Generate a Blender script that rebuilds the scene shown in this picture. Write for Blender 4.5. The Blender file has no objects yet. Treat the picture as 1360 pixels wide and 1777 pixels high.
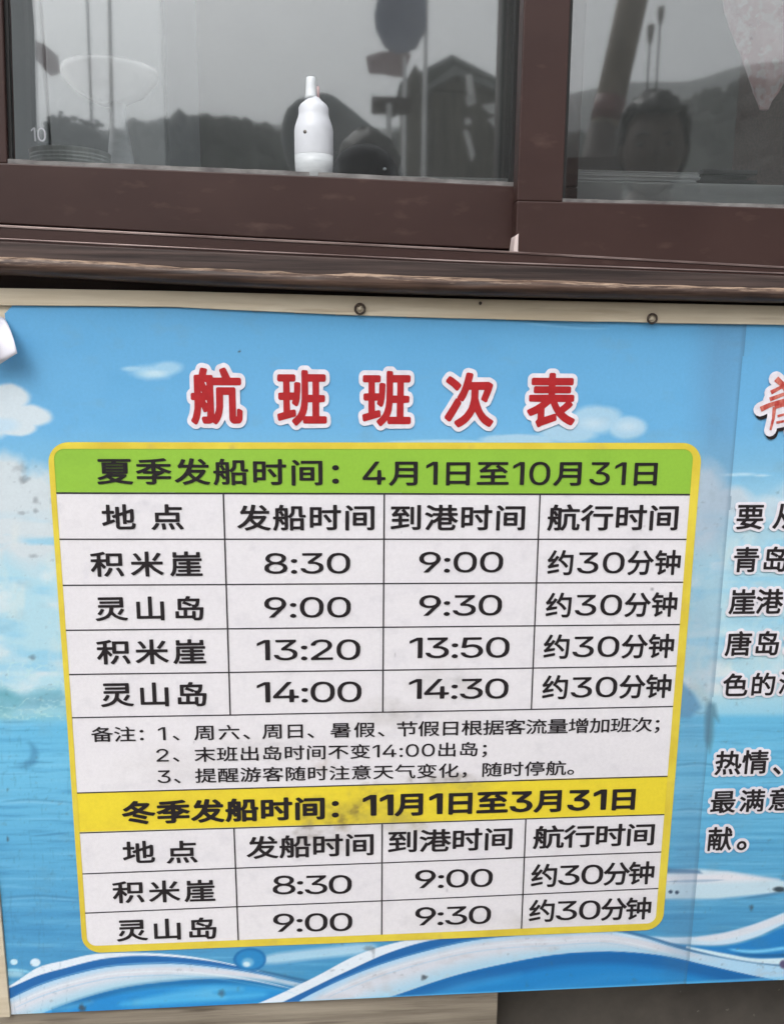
import bpy, bmesh, math, random, zlib, base64
import numpy as np
from mathutils import Vector, Matrix
random.seed(7); RNG = np.random.RandomState(7)
S = bpy.context.scene
COL = S.collection
R = math.radians

# ------------------------------------------------------------------ camera
FPX, IW, IH = 1500.0, 1360.0, 1777.0
CAM = Vector((-0.0678, -1.0774, 0.1959))
_y, _p, _r = R(-4.24), R(-11.509), R(-0.597)
M3 = (Matrix.Rotation(_y, 3, 'Z') @ Matrix.Rotation(_p, 3, 'X') @ Matrix.Rotation(_r, 3, 'Y'))
cam = bpy.data.cameras.new('camera'); cam_o = bpy.data.objects.new('camera', cam); COL.objects.link(cam_o)
cam.sensor_fit = 'VERTICAL'; cam.sensor_height = 36; cam.lens = FPX / IH * 36
cam.clip_start = 0.02; cam.clip_end = 3000
rt, fw, up = M3.col[0], M3.col[1], M3.col[2]
mw = Matrix.Identity(4)
for i in range(3):
    mw[i][0], mw[i][1], mw[i][2], mw[i][3] = rt[i], up[i], -fw[i], CAM[i]
cam_o.matrix_world = mw
S.camera = cam_o

# ------------------------------------------------------------------ daylight
SUN_EL, SUN_AZ = R(48), R(205)          # azimuth measured clockwise from +Y: behind and left of the camera
w = bpy.data.worlds.new('World'); S.world = w; w.use_nodes = True
nt = w.node_tree; nt.nodes.clear()
sky = nt.nodes.new('ShaderNodeTexSky'); sky.sky_type = 'NISHITA'; sky.sun_disc = False
sky.sun_elevation = SUN_EL; sky.sun_rotation = SUN_AZ; sky.dust_density = 4.0; sky.air_density = 1.0
hs = nt.nodes.new('ShaderNodeHueSaturation'); hs.inputs['Saturation'].default_value = 0.12
bg = nt.nodes.new('ShaderNodeBackground'); bg.inputs['Strength'].default_value = 0.15
wo = nt.nodes.new('ShaderNodeOutputWorld')
nt.links.new(sky.outputs[0], hs.inputs['Color']); nt.links.new(hs.outputs[0], bg.inputs[0]); nt.links.new(bg.outputs[0], wo.inputs[0])
sun = bpy.data.lights.new('sun', 'SUN'); sun.energy = 0.5; sun.angle = R(25); sun.color = (1, 0.97, 0.93)
sun_o = bpy.data.objects.new('sun', sun); COL.objects.link(sun_o)
sd = Vector((math.sin(SUN_AZ) * math.cos(SUN_EL), math.cos(SUN_AZ) * math.cos(SUN_EL), math.sin(SUN_EL)))
sun_o.rotation_euler = sd.to_track_quat('Z', 'Y').to_euler()
S.view_settings.view_transform = 'Standard'; S.view_settings.look = 'None'
S.view_settings.exposure = 0.94; S.view_settings.gamma = 1.0; S.view_settings.use_curve_mapping = False
S.cycles.max_bounces = 10; S.cycles.transparent_max_bounces = 12; S.cycles.glossy_bounces = 5
S.cycles.volume_bounces = 1; S.cycles.use_denoising = True

# ------------------------------------------------------------------ measuring helpers
def P(px, py, Y=0.0):
    """the point of the plane y = Y that stands at a place of the photograph"""
    d = M3 @ Vector(((px - IW / 2) / FPX, 1.0, -(py - IH / 2) / FPX))
    t = (Y - CAM.y) / d.y
    return CAM + d * t
GL, GR = 0.082, 0.012                    # the planes of the two panes
def mirrored(px, py, D, yg=GL):
    """where a thing stands, D metres of light path away, that the pane shows there"""
    q = P(px, py, CAM.y + D)
    return Vector((q.x, 2 * yg - q.y, q.z))
def project(x, y, z):
    v = np.stack([x - CAM.x, y - CAM.y, z - CAM.z]); A = np.array(M3).T
    v = np.tensordot(A, v, 1)
    return IW / 2 + FPX * v[0] / v[1], IH / 2 - FPX * v[2] / v[1]

def lin(c):
    c = np.asarray(c, float) / 255.0
    return np.where(c <= 0.04045, c / 12.92, ((c + 0.055) / 1.055) ** 2.4)
def C4(r, g, b, k=1.0):
    return tuple(float(v) * k for v in lin((r, g, b))) + (1.0,)

# ------------------------------------------------------------------ noise in numpy
_perm = RNG.rand(256, 256)
def vnoise(x, y):
    xi = np.floor(x).astype(int); yi = np.floor(y).astype(int); fx = x - xi; fy = y - yi
    fx = fx * fx * (3 - 2 * fx); fy = fy * fy * (3 - 2 * fy)
    g = lambda a, b: _perm[a & 255, b & 255]
    return (g(xi, yi) * (1 - fx) + g(xi + 1, yi) * fx) * (1 - fy) + (g(xi, yi + 1) * (1 - fx) + g(xi + 1, yi + 1) * fx) * fy
def fbm(x, y, o=4):
    s = 0; a = 0.5; n = 0
    for k in range(o):
        s = s + a * vnoise(x * 2 ** k + 17.3 * k, y * 2 ** k + 9.1 * k); n += a; a *= 0.5
    return s / n

# ------------------------------------------------------------------ objects
def tag(o, label=None, cat=None, group=None, kind=None):
    if label: o['label'] = label
    if cat: o['category'] = cat
    if group: o['group'] = group
    if kind: o['kind'] = kind
    return o
def empty(name, loc, label, cat, group=None):
    o = bpy.data.objects.new(name, None); COL.objects.link(o); o.location = loc; o.empty_display_size = 0.05
    return tag(o, label, cat, group)
def link(name, me, mat, parent=None, smooth=False, bevel=0.0):
    o = bpy.data.objects.new(name, me); COL.objects.link(o)
    for m in (mat if isinstance(mat, (list, tuple)) else [mat]):
        me.materials.append(m)
    if smooth:
        me.polygons.foreach_set('use_smooth', [True] * len(me.polygons))
    if bevel:
        b = o.modifiers.new('bevel', 'BEVEL'); b.width = bevel; b.segments = 2; b.limit_method = 'ANGLE'
    if parent is not None:
        o.parent = parent
        pm = Matrix.Translation(parent.location) if parent.parent is None else Matrix.Identity(4)
        o.matrix_parent_inverse = parent_matrix(parent).inverted()
    return o
def parent_matrix(p):
    m = Matrix.LocRotScale(p.location, p.rotation_euler, p.scale)
    if p.parent: return parent_matrix(p.parent) @ p.matrix_parent_inverse @ m
    return m
class MB:
    def __init__(s): s.v = []; s.f = []; s.mi = []
    def add(s, vs, fs, mi=0):
        n = len(s.v); s.v += [tuple(p) for p in vs]; s.f += [tuple(i + n for i in f) for f in fs]; s.mi += [mi] * len(fs); return s
    def box(s, x0, x1, y0, y1, z0, z1, mi=0):
        v = [(x, y, z) for z in (z0, z1) for y in (y0, y1) for x in (x0, x1)]
        return s.add(v, [(0, 2, 3, 1), (4, 5, 7, 6), (0, 1, 5, 4), (2, 6, 7, 3), (0, 4, 6, 2), (1, 3, 7, 5)], mi)
    def slab(s, xz, y0, y1, mi=0):
        """polygon in the xz plane (counter-clockwise seen from -y) given thickness from y0 (front) to y1"""
        n = len(xz); v = [(x, y0, z) for x, z in xz] + [(x, y1, z) for x, z in xz]
        f = [tuple(range(n)), tuple(range(2 * n - 1, n - 1, -1))] + [(i, i + n, (i + 1) % n + n, (i + 1) % n) for i in range(n)]
        return s.add(v, f, mi)
    def strip(s, top, bot, y0, y1, mi=0):
        """band between two edges, each a list of (x, z) with the same count"""
        n = len(top); v = []
        for (a, b) in zip(top, bot):
            v += [(a[0], y0, a[1]), (b[0], y0, b[1]), (a[0], y1, a[1]), (b[0], y1, b[1])]
        f = []
        for i in range(n - 1):
            a = 4 * i; b = a + 4
            f += [(a, a + 1, b + 1, b), (a + 2, b + 2, b + 3, a + 3), (a, b, b + 2, a + 2), (a + 1, a + 3, b + 3, b + 1)]
        f += [(0, 2, 3, 1), (4 * n - 4, 4 * n - 3, 4 * n - 1, 4 * n - 2)]
        return s.add(v, f, mi)
    def lathe(s, prof, c, seg=24, axis=(0, 0, 1), mi=0):
        q = Vector((0, 0, 1)).rotation_difference(Vector(axis)); v = []
        for r, h in prof:
            for k in range(seg):
                a = 2 * math.pi * k / seg
                v.append(Vector(c) + q @ Vector((r * math.cos(a), r * math.sin(a), h)))
        f = []
        for i in range(len(prof) - 1):
            for k in range(seg):
                f.append((i * seg + k, i * seg + (k + 1) % seg, (i + 1) * seg + (k + 1) % seg, (i + 1) * seg + k))
        f.append(tuple(range(seg - 1, -1, -1))); f.append(tuple((len(prof) - 1) * seg + k for k in range(seg)))
        return s.add(v, f, mi)
    def tube(s, pts, rad, seg=8, mi=0):
        pts = [Vector(p) for p in pts]; rads = rad if isinstance(rad, (list, tuple)) else [rad] * len(pts); v = []
        for i, p in enumerate(pts):
            t = (pts[min(i + 1, len(pts) - 1)] - pts[max(i - 1, 0)]).normalized()
            a = t.orthogonal().normalized()
            if i and a.dot(pa) < 0.9:
                a = (pa - t * pa.dot(t)).normalized()
            pa = a; b = t.cross(a)
            for k in range(seg):
                th = 2 * math.pi * k / seg; v.append(p + (a * math.cos(th) + b * math.sin(th)) * rads[i])
        f = [(i * seg + k, i * seg + (k + 1) % seg, (i + 1) * seg + (k + 1) % seg, (i + 1) * seg + k) for i in range(len(pts) - 1) for k in range(seg)]
        f.append(tuple(range(seg - 1, -1, -1))); f.append(tuple((len(pts) - 1) * seg + k for k in range(seg)))
        return s.add(v, f, mi)
    def ico(s, c, r, sub=1, mi=0, squash=(1, 1, 1), jit=0.0):
        bm = bmesh.new(); bmesh.ops.create_icosphere(bm, subdivisions=sub, radius=1.0); bm.verts.ensure_lookup_table()
        v = [Vector((a.co.x * squash[0], a.co.y * squash[1], a.co.z * squash[2])) * r * (1 + random.uniform(-jit, jit)) + Vector(c) for a in bm.verts]
        f = [tuple(x.index for x in a.verts) for a in bm.faces]; bm.free()
        return s.add(v, f, mi)
    def mesh(s, name):
        me = bpy.data.meshes.new(name); me.from_pydata(s.v, [], s.f); me.polygons.foreach_set('material_index', s.mi); me.update(); return me
    def build(s, name, mat, parent=None, smooth=False, bevel=0.0):
        return link(name, s.mesh(name), mat, parent, smooth, bevel)

# ------------------------------------------------------------------ materials
def newmat(name):
    m = bpy.data.materials.new(name); m.use_nodes = True; t = m.node_tree; t.nodes.clear()
    o = t.nodes.new('ShaderNodeOutputMaterial'); b = t.nodes.new('ShaderNodeBsdfPrincipled'); t.links.new(b.outputs[0], o.inputs[0])
    return m, t, b
def noise_mat(name, c0, c1, scale=(8, 8, 8), rough=(0.4, 0.6), detail=6, lo=0.35, hi=0.65, bump=0.0, spec=0.4, metal=0.0, alt=None, coord='Object'):
    m, t, b = newmat(name)
    tc = t.nodes.new('ShaderNodeTexCoord'); mp = t.nodes.new('ShaderNodeMapping'); mp.inputs['Scale'].default_value = scale
    n = t.nodes.new('ShaderNodeTexNoise'); n.inputs['Scale'].default_value = 1.0; n.inputs['Detail'].default_value = detail; n.inputs['Roughness'].default_value = 0.6
    t.links.new(tc.outputs[coord], mp.inputs[0]); t.links.new(mp.outputs[0], n.inputs['Vector'])
    cr = t.nodes.new('ShaderNodeValToRGB'); cr.color_ramp.elements[0].position = lo; cr.color_ramp.elements[1].position = hi
    cr.color_ramp.elements[0].color = c0; cr.color_ramp.elements[1].color = c1
    t.links.new(n.outputs['Fac'], cr.inputs[0]); last = cr.outputs[0]
    if alt:                               # (colour, scale, lo, hi): wear or dirt in patches
        mp2 = t.nodes.new('ShaderNodeMapping'); mp2.inputs['Scale'].default_value = alt[1]
        n2 = t.nodes.new('ShaderNodeTexNoise'); n2.inputs['Scale'].default_value = 1.0; n2.inputs['Detail'].default_value = 8
        t.links.new(tc.outputs[coord], mp2.inputs[0]); t.links.new(mp2.outputs[0], n2.inputs['Vector'])
        r2 = t.nodes.new('ShaderNodeMapRange'); r2.inputs['From Min'].default_value = alt[2]; r2.inputs['From Max'].default_value = alt[3]
        t.links.new(n2.outputs['Fac'], r2.inputs['Value'])
        mx = t.nodes.new('ShaderNodeMix'); mx.data_type = 'RGBA'
        t.links.new(r2.outputs[0], mx.inputs['Factor']); t.links.new(last, mx.inputs[6]); mx.inputs[7].default_value = alt[0]; last = mx.outputs[2]
    t.links.new(last, b.inputs['Base Color'])
    rr = t.nodes.new('ShaderNodeMapRange'); rr.inputs['To Min'].default_value = rough[0]; rr.inputs['To Max'].default_value = rough[1]
    t.links.new(n.outputs['Fac'], rr.inputs['Value']); t.links.new(rr.outputs[0], b.inputs['Roughness'])
    b.inputs['Specular IOR Level'].default_value = spec; b.inputs['Metallic'].default_value = metal
    if bump:
        bp = t.nodes.new('ShaderNodeBump'); bp.inputs['Strength'].default_value = 0.6; bp.inputs['Distance'].default_value = bump
        t.links.new(n.outputs['Fac'], bp.inputs['Height']); t.links.new(bp.outputs[0], b.inputs['Normal'])
    return m
def print_mat(name, rough=0.36, spec=0.42):
    """printed film: the print's own inks come from the mesh's colour attribute, fine mottling on top"""
    m, t, b = newmat(name)
    a = t.nodes.new('ShaderNodeAttribute'); a.attribute_name = 'ink'
    tc = t.nodes.new('ShaderNodeTexCoord'); n = t.nodes.new('ShaderNodeTexNoise'); n.inputs['Scale'].default_value = 260; n.inputs['Detail'].default_value = 4
    t.links.new(tc.outputs['Object'], n.inputs['Vector'])
    mr = t.nodes.new('ShaderNodeMapRange'); mr.inputs['To Min'].default_value = 0.93; mr.inputs['To Max'].default_value = 1.07
    t.links.new(n.outputs['Fac'], mr.inputs['Value'])
    mx = t.nodes.new('ShaderNodeMix'); mx.data_type = 'RGBA'; mx.blend_type = 'MULTIPLY'; mx.inputs['Factor'].default_value = 1
    t.links.new(a.outputs['Color'], mx.inputs[6]); t.links.new(mr.outputs[0], mx.inputs[7]); t.links.new(mx.outputs[2], b.inputs['Base Color'])
    n2 = t.nodes.new('ShaderNodeTexNoise'); n2.inputs['Scale'].default_value = 14; n2.inputs['Detail'].default_value = 5
    t.links.new(tc.outputs['Object'], n2.inputs['Vector'])
    r2 = t.nodes.new('ShaderNodeMapRange'); r2.inputs['To Min'].default_value = rough - 0.12; r2.inputs['To Max'].default_value = rough + 0.16
    t.links.new(n2.outputs['Fac'], r2.inputs['Value']); t.links.new(r2.outputs[0], b.inputs['Roughness'])
    b.inputs['Specular IOR Level'].default_value = spec
    return m
def ink_mat(name, c, rough=0.45):
    return noise_mat(name, tuple(v * 0.85 for v in c[:3]) + (1,), c, (90, 90, 90), (rough - 0.08, rough + 0.1), spec=0.3)

MAT = {}
MAT['film'] = print_mat('printed film')
MAT['black_ink'] = ink_mat('black ink', C4(38, 33, 36))
MAT['red_ink'] = ink_mat('red ink', C4(178, 40, 44))
MAT['white_ink'] = ink_mat('white ink', C4(236, 232, 240))
MAT['yellow_ink'] = noise_mat('yellow ink', C4(214, 190, 62), C4(230, 210, 74), (14, 14, 14), (0.35, 0.5), spec=0.35, alt=(C4(196, 172, 88), (30, 30, 30), 0.6, 0.85))
MAT['line_ink'] = ink_mat('grey line ink', C4(58, 54, 58))
MAT['film_back'] = noise_mat('film back', C4(214, 212, 224), C4(232, 231, 240), (25, 25, 25), (0.4, 0.5))
MAT['cream'] = noise_mat('cream painted strip', C4(192, 178, 154), C4(216, 205, 184), (3, 40, 60), (0.45, 0.65), bump=0.0006, alt=(C4(150, 128, 100), (6, 30, 70), 0.6, 0.8))
MAT['alu'] = noise_mat('brown coated aluminium', C4(56, 37, 34), C4(63, 43, 39), (5, 5, 9), (0.36, 0.52), spec=0.32, alt=(C4(84, 64, 58), (24, 24, 60), 0.60, 0.85))
MAT['alu_dark'] = noise_mat('shaded sash channel', C4(46, 33, 33), C4(56, 41, 40), (6, 6, 6), (0.5, 0.6))
MAT['alu_edge'] = noise_mat('aluminium edge highlight tone', C4(96, 78, 75), C4(166, 148, 143), (7, 90, 90), (0.3, 0.45), metal=0.4)  # paler colour that paints the highlights along the track lips
MAT['seal'] = noise_mat('grey silicone bead', C4(92, 88, 88), C4(138, 136, 134), (30, 60, 60), (0.5, 0.7))
MAT['old_wood'] = noise_mat('weathered grey wood', C4(100, 90, 78), C4(158, 148, 132), (3.2, 30, 60), (0.7, 0.9), detail=10, lo=0.3, hi=0.7, bump=0.002, alt=(C4(84, 74, 64), (5, 30, 90), 0.56, 0.72))
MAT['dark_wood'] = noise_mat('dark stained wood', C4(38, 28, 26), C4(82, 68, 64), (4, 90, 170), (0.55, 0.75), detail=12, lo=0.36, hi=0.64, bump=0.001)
MAT['concrete'] = noise_mat('concrete', C4(70, 65, 60), C4(92, 86, 79), (7, 7, 7), (0.8, 0.95), detail=10, bump=0.002, alt=(C4(120, 114, 106), (60, 60, 60), 0.68, 0.74))
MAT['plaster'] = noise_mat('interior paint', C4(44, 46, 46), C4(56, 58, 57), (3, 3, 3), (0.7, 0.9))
MAT['steel'] = noise_mat('dull steel', C4(96, 92, 88), C4(140, 136, 130), (60, 60, 60), (0.3, 0.5), metal=0.7)
MAT['rust'] = noise_mat('rusty steel', C4(52, 42, 36), C4(96, 84, 74), (160, 160, 160), (0.5, 0.8), metal=0.3)
# ------------------------------------------------------------------ the booth front: everything is measured on its own plane
GROUND = -1.0
XL, XR = -1.0, 1.35                      # the booth's left and right ends
def edge(pts, Y, x0=None, x1=None):
    """a long edge measured at a few places of the photograph, carried on level to x0 and x1"""
    q = [P(a, b, Y) for a, b in pts]; q = [(v.x, v.z) for v in q]
    if x0 is not None: q = [(x0, q[0][1])] + q
    if x1 is not None: q = q + [(x1, q[-1][1])]
    return q
def zat(e, x):
    return float(np.interp(x, [a for a, b in e], [b for a, b in e]))

# edges of the trims, left to right
E_LIP = [(0, 391), (400, 412), (780, 431), (1360, 463)]
E_ALU2 = [(0, 414), (400, 434), (780, 452), (1360, 474)]
E_WOOD = [(0, 419), (400, 439), (780, 456), (1360, 479)]
E_TRIMT = [(0, 441), (400, 462), (780, 479), (1360, 497)]
E_TRIMB = [(0, 474), (400, 496), (780, 511), (1360, 524)]
E_CREAMT = [(0, 500), (300, 505), (780, 518), (1360, 531)]
E_CREAMB = [(20, 530), (300, 533), (620, 548), (1000, 558), (1360, 564)]

booth = empty('ticket_booth', (0.2, 0.6, GROUND), 'dark brown timber ticket booth with sliding windows above a blue timetable board', 'booth')
mb = MB()
mb.box(XL, XR, 0.10, 0.16, GROUND, -0.70)                            # concrete footing wall, set back
mb.build('footing_wall', MAT['concrete'], booth)
front = MB(); e = edge(E_CREAMT, 0.02, XL, XR)
front.strip([(x, z + 0.055) for x, z in e], [(x, -0.715) for x, z in e], 0.021, 0.07)
front.build('front_wall', noise_mat('brown painted wall', C4(48, 33, 29), C4(66, 46, 40), (4, 20, 60), (0.6, 0.8), detail=8), booth)
xe = P(862, 1745, 0.008).x
pl = MB()                                                            # weathered boards under the sign
for i, (a, b) in enumerate(((-0.726, -0.852), (-0.856, -0.97))):
    n = 60; xs = np.linspace(XL, xe - 0.004 * i, n)
    t = [(float(x), a + 0.0012 * math.sin(x * 31 + i)) for x in xs]; q = [(float(x), b + 0.0012 * math.sin(x * 27 + 2 * i)) for x in xs]
    pl.strip(t, q, 0.004 + 0.003 * i, 0.03)
pl.build('weathered_board', MAT['old_wood'], booth, bevel=0.0015)
mb = MB()
for x0_, x1_ in ((XL, XL + 0.06), (XR - 0.06, XR)):                  # unseen side openings above the counter, added to let light inside
    mb.box(x0_, x1_, 0.0, 2.0, GROUND, 0.40).box(x0_, x1_, 0.0, 2.0, 1.3, 1.5).box(x0_, x1_, 0.0, 0.10, 0.40, 1.3).box(x0_, x1_, 1.3, 2.0, 0.40, 1.3)
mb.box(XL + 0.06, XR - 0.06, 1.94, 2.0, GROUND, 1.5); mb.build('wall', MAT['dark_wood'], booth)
mb = MB(); mb.box(XL + 0.06, XR - 0.06, 1.92, 1.94, -0.7, 1.5).box(XL + 0.06, XL + 0.08, 0.09, 1.92, -0.7, 0.40).box(XR - 0.08, XR - 0.06, 0.09, 1.92, -0.7, 0.40)
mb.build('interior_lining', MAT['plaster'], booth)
mb = MB(); mb.box(XL + 0.06, XR - 0.06, 0.07, 1.94, -0.76, -0.7); mb.build('interior_floor', MAT['old_wood'], booth)
mb = MB(); mb.box(XL - 0.15, XR + 0.15, -0.16, 0.14, 1.5, 1.58).box(XL - 0.15, XR + 0.15, 1.8, 2.15, 1.5, 1.58).box(XL - 0.15, XL + 0.12, 0.14, 1.8, 1.5, 1.58).box(XR - 0.12, XR + 0.15, 0.14, 1.8, 1.5, 1.58)  # middle left open: unseen roof gap added to light the interior
mb.build('roof', MAT['dark_wood'], booth, bevel=0.01)
mb = MB(); mb.box(XL + 0.06, XR - 0.06, -0.01, 0.09, 1.22, 1.5); mb.build('header_panel', MAT['dark_wood'], booth)

# sill trim: weathered half-round wood moulding with a chipped upper edge
def moulding():
    n = 420; xs = np.linspace(XL, XR, n); top = edge(E_TRIMT, -0.034, XL, XR); bot = edge(E_TRIMB, -0.034, XL, XR)
    prof = [(0.0, 0.030), (0.03, 0.004), (0.10, -0.006), (0.25, -0.0085), (0.5, -0.009), (0.75, -0.0075), (0.92, -0.002), (1.0, 0.008), (1.0, 0.034)]
    v = []; f = []; k = len(prof)
    for i, x in enumerate(xs):
        zt, zb = zat(top, x), zat(bot, x)
        for j, (u, dy) in enumerate(prof):
            chip = 0.0028 * max(0, float(fbm(np.array(x * 9.0 + 3), np.array(u * 3.0 + 1))) - 0.5) * 4
            wob = 0.0016 * (float(fbm(np.array(x * 34.0), np.array(u * 9.0 + 5))) - 0.5)
            z = zt + (zb - zt) * u + (wob if 0 < j < k - 1 else 0) - (chip if j in (1, 2) else 0)
            v.append((float(x), -0.034 + 0.009 + dy + (chip if 0 < j < 5 else 0) + (wob if 0 < j < k - 1 else 0), z))
    for i in range(n - 1):
        for j in range(k - 1):
            a = i * k + j; f.append((a, a + 1, a + k + 1, a + k))
    f.append(tuple(range(k))); f.append(tuple(reversed(range((n - 1) * k, n * k))))
    me = bpy.data.meshes.new('sill_moulding'); me.from_pydata(v, [], f); me.update()
    # varnish is worn through in streaks along the upper arris: how far down the face each place lies is kept on the mesh
    at = me.attributes.new('down', 'FLOAT', 'POINT'); at.data.foreach_set('value', [u for x in xs for u, dy in prof])
    m = noise_mat('worn varnished moulding', C4(40, 27, 24), C4(96, 74, 62), (7, 90, 210), (0.35, 0.6), detail=12, lo=0.36, hi=0.66, bump=0.0016)
    t = m.node_tree; b = [x for x in t.nodes if x.type == 'BSDF_PRINCIPLED'][0]; src = b.inputs['Base Color'].links[0].from_socket
    a = t.nodes.new('ShaderNodeAttribute'); a.attribute_name = 'down'
    def mathn(op, x, y, clamp=False):
        n_ = t.nodes.new('ShaderNodeMath'); n_.operation = op; n_.use_clamp = clamp
        for i, s_ in enumerate((x, y)):
            if isinstance(s_, float): n_.inputs[i].default_value = s_
            else: t.links.new(s_, n_.inputs[i])
        return n_.outputs[0]
    tc = t.nodes.new('ShaderNodeTexCoord')
    def streak(sc, rough_=0.7):
        mp = t.nodes.new('ShaderNodeMapping'); mp.inputs['Scale'].default_value = sc; n_ = t.nodes.new('ShaderNodeTexNoise'); n_.inputs['Scale'].default_value = 1.0; n_.inputs['Detail'].default_value = 10; n_.inputs['Roughness'].default_value = rough_
        t.links.new(tc.outputs['Object'], mp.inputs[0]); t.links.new(mp.outputs[0], n_.inputs['Vector']); return n_.outputs['Fac']
    s1 = mathn('MULTIPLY', mathn('SUBTRACT', streak((34, 150, 420)), 0.5), 1.5); s2 = mathn('MULTIPLY', mathn('SUBTRACT', streak((6, 12, 40)), 0.5), 0.9)
    w1 = mathn('MULTIPLY', mathn('ADD', mathn('SUBTRACT', 0.27, a.outputs['Fac']), mathn('ADD', s1, s2)), 3.2, True)
    w1 = mathn('MULTIPLY', w1, 0.85)
    mx = t.nodes.new('ShaderNodeMix'); mx.data_type = 'RGBA'; mx.inputs[7].default_value = C4(186, 160, 138)
    t.links.new(w1, mx.inputs['Factor']); t.links.new(src, mx.inputs[6]); t.links.new(mx.outputs[2], b.inputs['Base Color'])
    return link('sill_moulding', me, m, booth, smooth=True)
moulding()
ew0 = edge(E_WOOD, -0.018, XL, XR); ew1 = edge(E_TRIMT, -0.018, XL, XR)
mb = MB(); mb.strip(ew0, [(x, z - 0.012) for x, z in ew1], -0.018, 0.0); mb.build('sill_board', MAT['dark_wood'], booth, bevel=0.001)
# aluminium outer frame: bottom track with two lips
track = MB(); a0 = edge(E_LIP, -0.004, XL, XR); a1 = edge(E_ALU2, -0.004, XL, XR); a2 = edge(E_WOOD, -0.004, XL, XR)
def merged(e1, e2):
    xs = sorted(set([x for x, z in e1] + [x for x, z in e2])); return [(x, zat(e1, x)) for x in xs], [(x, zat(e2, x)) for x in xs]
t0, b0 = merged(a0, a1); track.strip(t0, b0, -0.004, 0.022)
t1, b1 = merged(a1, a2); track.strip(t1, [(x, z - 0.012) for x, z in b1], -0.0085, 0.022)
tr = track.build('window_track', MAT['alu'], booth, bevel=0.0012)
lip = MB(); lip.strip([(x, z + 0.0005) for x, z in t0], [(x, z - 0.0022) for x, z in t0], -0.0052, -0.0035)
lip.strip([(x, z + 0.0003) for x, z in t1], [(x, z - 0.0016) for x, z in t1], -0.0096, -0.008)
lip.build('track_lip', MAT['alu_edge'], tr, bevel=0.0005)
mb = MB(); mb.box(XL + 0.06, -0.53, -0.004, 0.08, 0.27, 1.22).box(XR - 0.12, XR - 0.06, -0.004, 0.08, 0.27, 1.22).box(-0.53, XR - 0.12, -0.004, 0.08, 1.16, 1.22)
mb.build('outer_frame', MAT['alu'], booth, bevel=0.002)

# ------------------------------------------------------------------ glass
def glass_mat():
    m = bpy.data.materials.new('window glass'); m.use_nodes = True; t = m.node_tree; t.nodes.clear()
    o = t.nodes.new('ShaderNodeOutputMaterial')
    tr_ = t.nodes.new('ShaderNodeBsdfTransparent'); tr_.inputs[0].default_value = (0.975, 0.985, 0.98, 1)
    g = t.nodes.new('ShaderNodeBsdfGlossy'); g.inputs['Roughness'].default_value = 0.03; g.inputs['Color'].default_value = (0.97, 0.99, 1.0, 1)
    lw = t.nodes.new('ShaderNodeFresnel'); lw.inputs['IOR'].default_value = 1.5
    ad = t.nodes.new('ShaderNodeMath'); ad.operation = 'MULTIPLY_ADD'; ad.inputs[1].default_value = 0.9; ad.inputs[2].default_value = GLASS_R
    t.links.new(lw.outputs[0], ad.inputs[0])
    mx = t.nodes.new('ShaderNodeMixShader'); t.links.new(ad.outputs[0], mx.inputs[0]); t.links.new(tr_.outputs[0], mx.inputs[1]); t.links.new(g.outputs[0], mx.inputs[2])
    # a film of dust
    df = t.nodes.new('ShaderNodeBsdfDiffuse'); df.inputs['Color'].default_value = (0.6, 0.6, 0.6, 1)
    tc = t.nodes.new('ShaderNodeTexCoord'); n = t.nodes.new('ShaderNodeTexNoise'); n.inputs['Scale'].default_value = 9; n.inputs['Detail'].default_value = 8
    t.links.new(tc.outputs['Object'], n.inputs['Vector'])
    mr = t.nodes.new('ShaderNodeMapRange'); mr.inputs['From Min'].default_value = 0.4; mr.inputs['From Max'].default_value = 0.8; mr.inputs['To Min'].default_value = 0.004; mr.inputs['To Max'].default_value = 0.03
    t.links.new(n.outputs['Fac'], mr.inputs['Value'])
    m2 = t.nodes.new('ShaderNodeMixShader'); t.links.new(mr.outputs[0], m2.inputs[0]); t.links.new(mx.outputs[0], m2.inputs[1]); t.links.new(df.outputs[0], m2.inputs[2])
    t.links.new(m2.outputs[0], o.inputs['Surface']); return m
GLASS_R = 0.11
MAT['glass'] = glass_mat()
TOPZ = 1.16
def vline(a, b, Y, ztop=TOPZ):
    """an upright edge through two places of the photograph, straight up from the upper one"""
    p, q = P(*a, Y), P(*b, Y); return [(q.x, q.z), (p.x, p.z), (p.x, ztop)]
# left sash, on the inner track
YS = 0.030
gl = edge([(12, 283), (300, 295), (600, 308), (893, 323)], YS)
rb = edge([(0, 388), (300, 404), (600, 420), (895, 433)], YS, -0.53, 0.24)
sash = MB(); xs0 = gl[0][0]; xs1 = gl[-1][0]
t_, b_ = merged([(-0.53, gl[0][1])] + gl + [(0.24, gl[-1][1])], rb)
sash.strip(t_, b_, YS, YS + 0.03)
lw_ = vline((4, 0), (13, 284), YS); sash.slab([(-0.53, gl[0][1]), (lw_[0][0], gl[0][1]), lw_[1], lw_[2], (-0.53, TOPZ)], YS + 0.0006, YS + 0.03)
rw_ = vline((903, 0), (892, 322), YS + 0.002); sash.slab([rw_[0], (0.24, rw_[0][1]), (0.24, TOPZ), rw_[2], rw_[1]], YS + 0.0006, YS + 0.03)
sash.slab([(-0.53, TOPZ - 0.06), (0.24, TOPZ - 0.06), (0.24, TOPZ), (-0.53, TOPZ)], YS + 0.0012, YS + 0.028)
sash_l = sash.build('window_sash', MAT['alu'], booth, bevel=0.0015)
mb = MB(); mb.box(-0.5045, 0.2155, GL, GL + 0.005, min(z for x, z in gl) - 0.02, TOPZ - 0.05); mb.build('glass_pane', MAT['glass'], sash_l)
seal = MB(); n = 90; xs = np.linspace(xs0 - 0.001, xs1, n)
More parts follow.
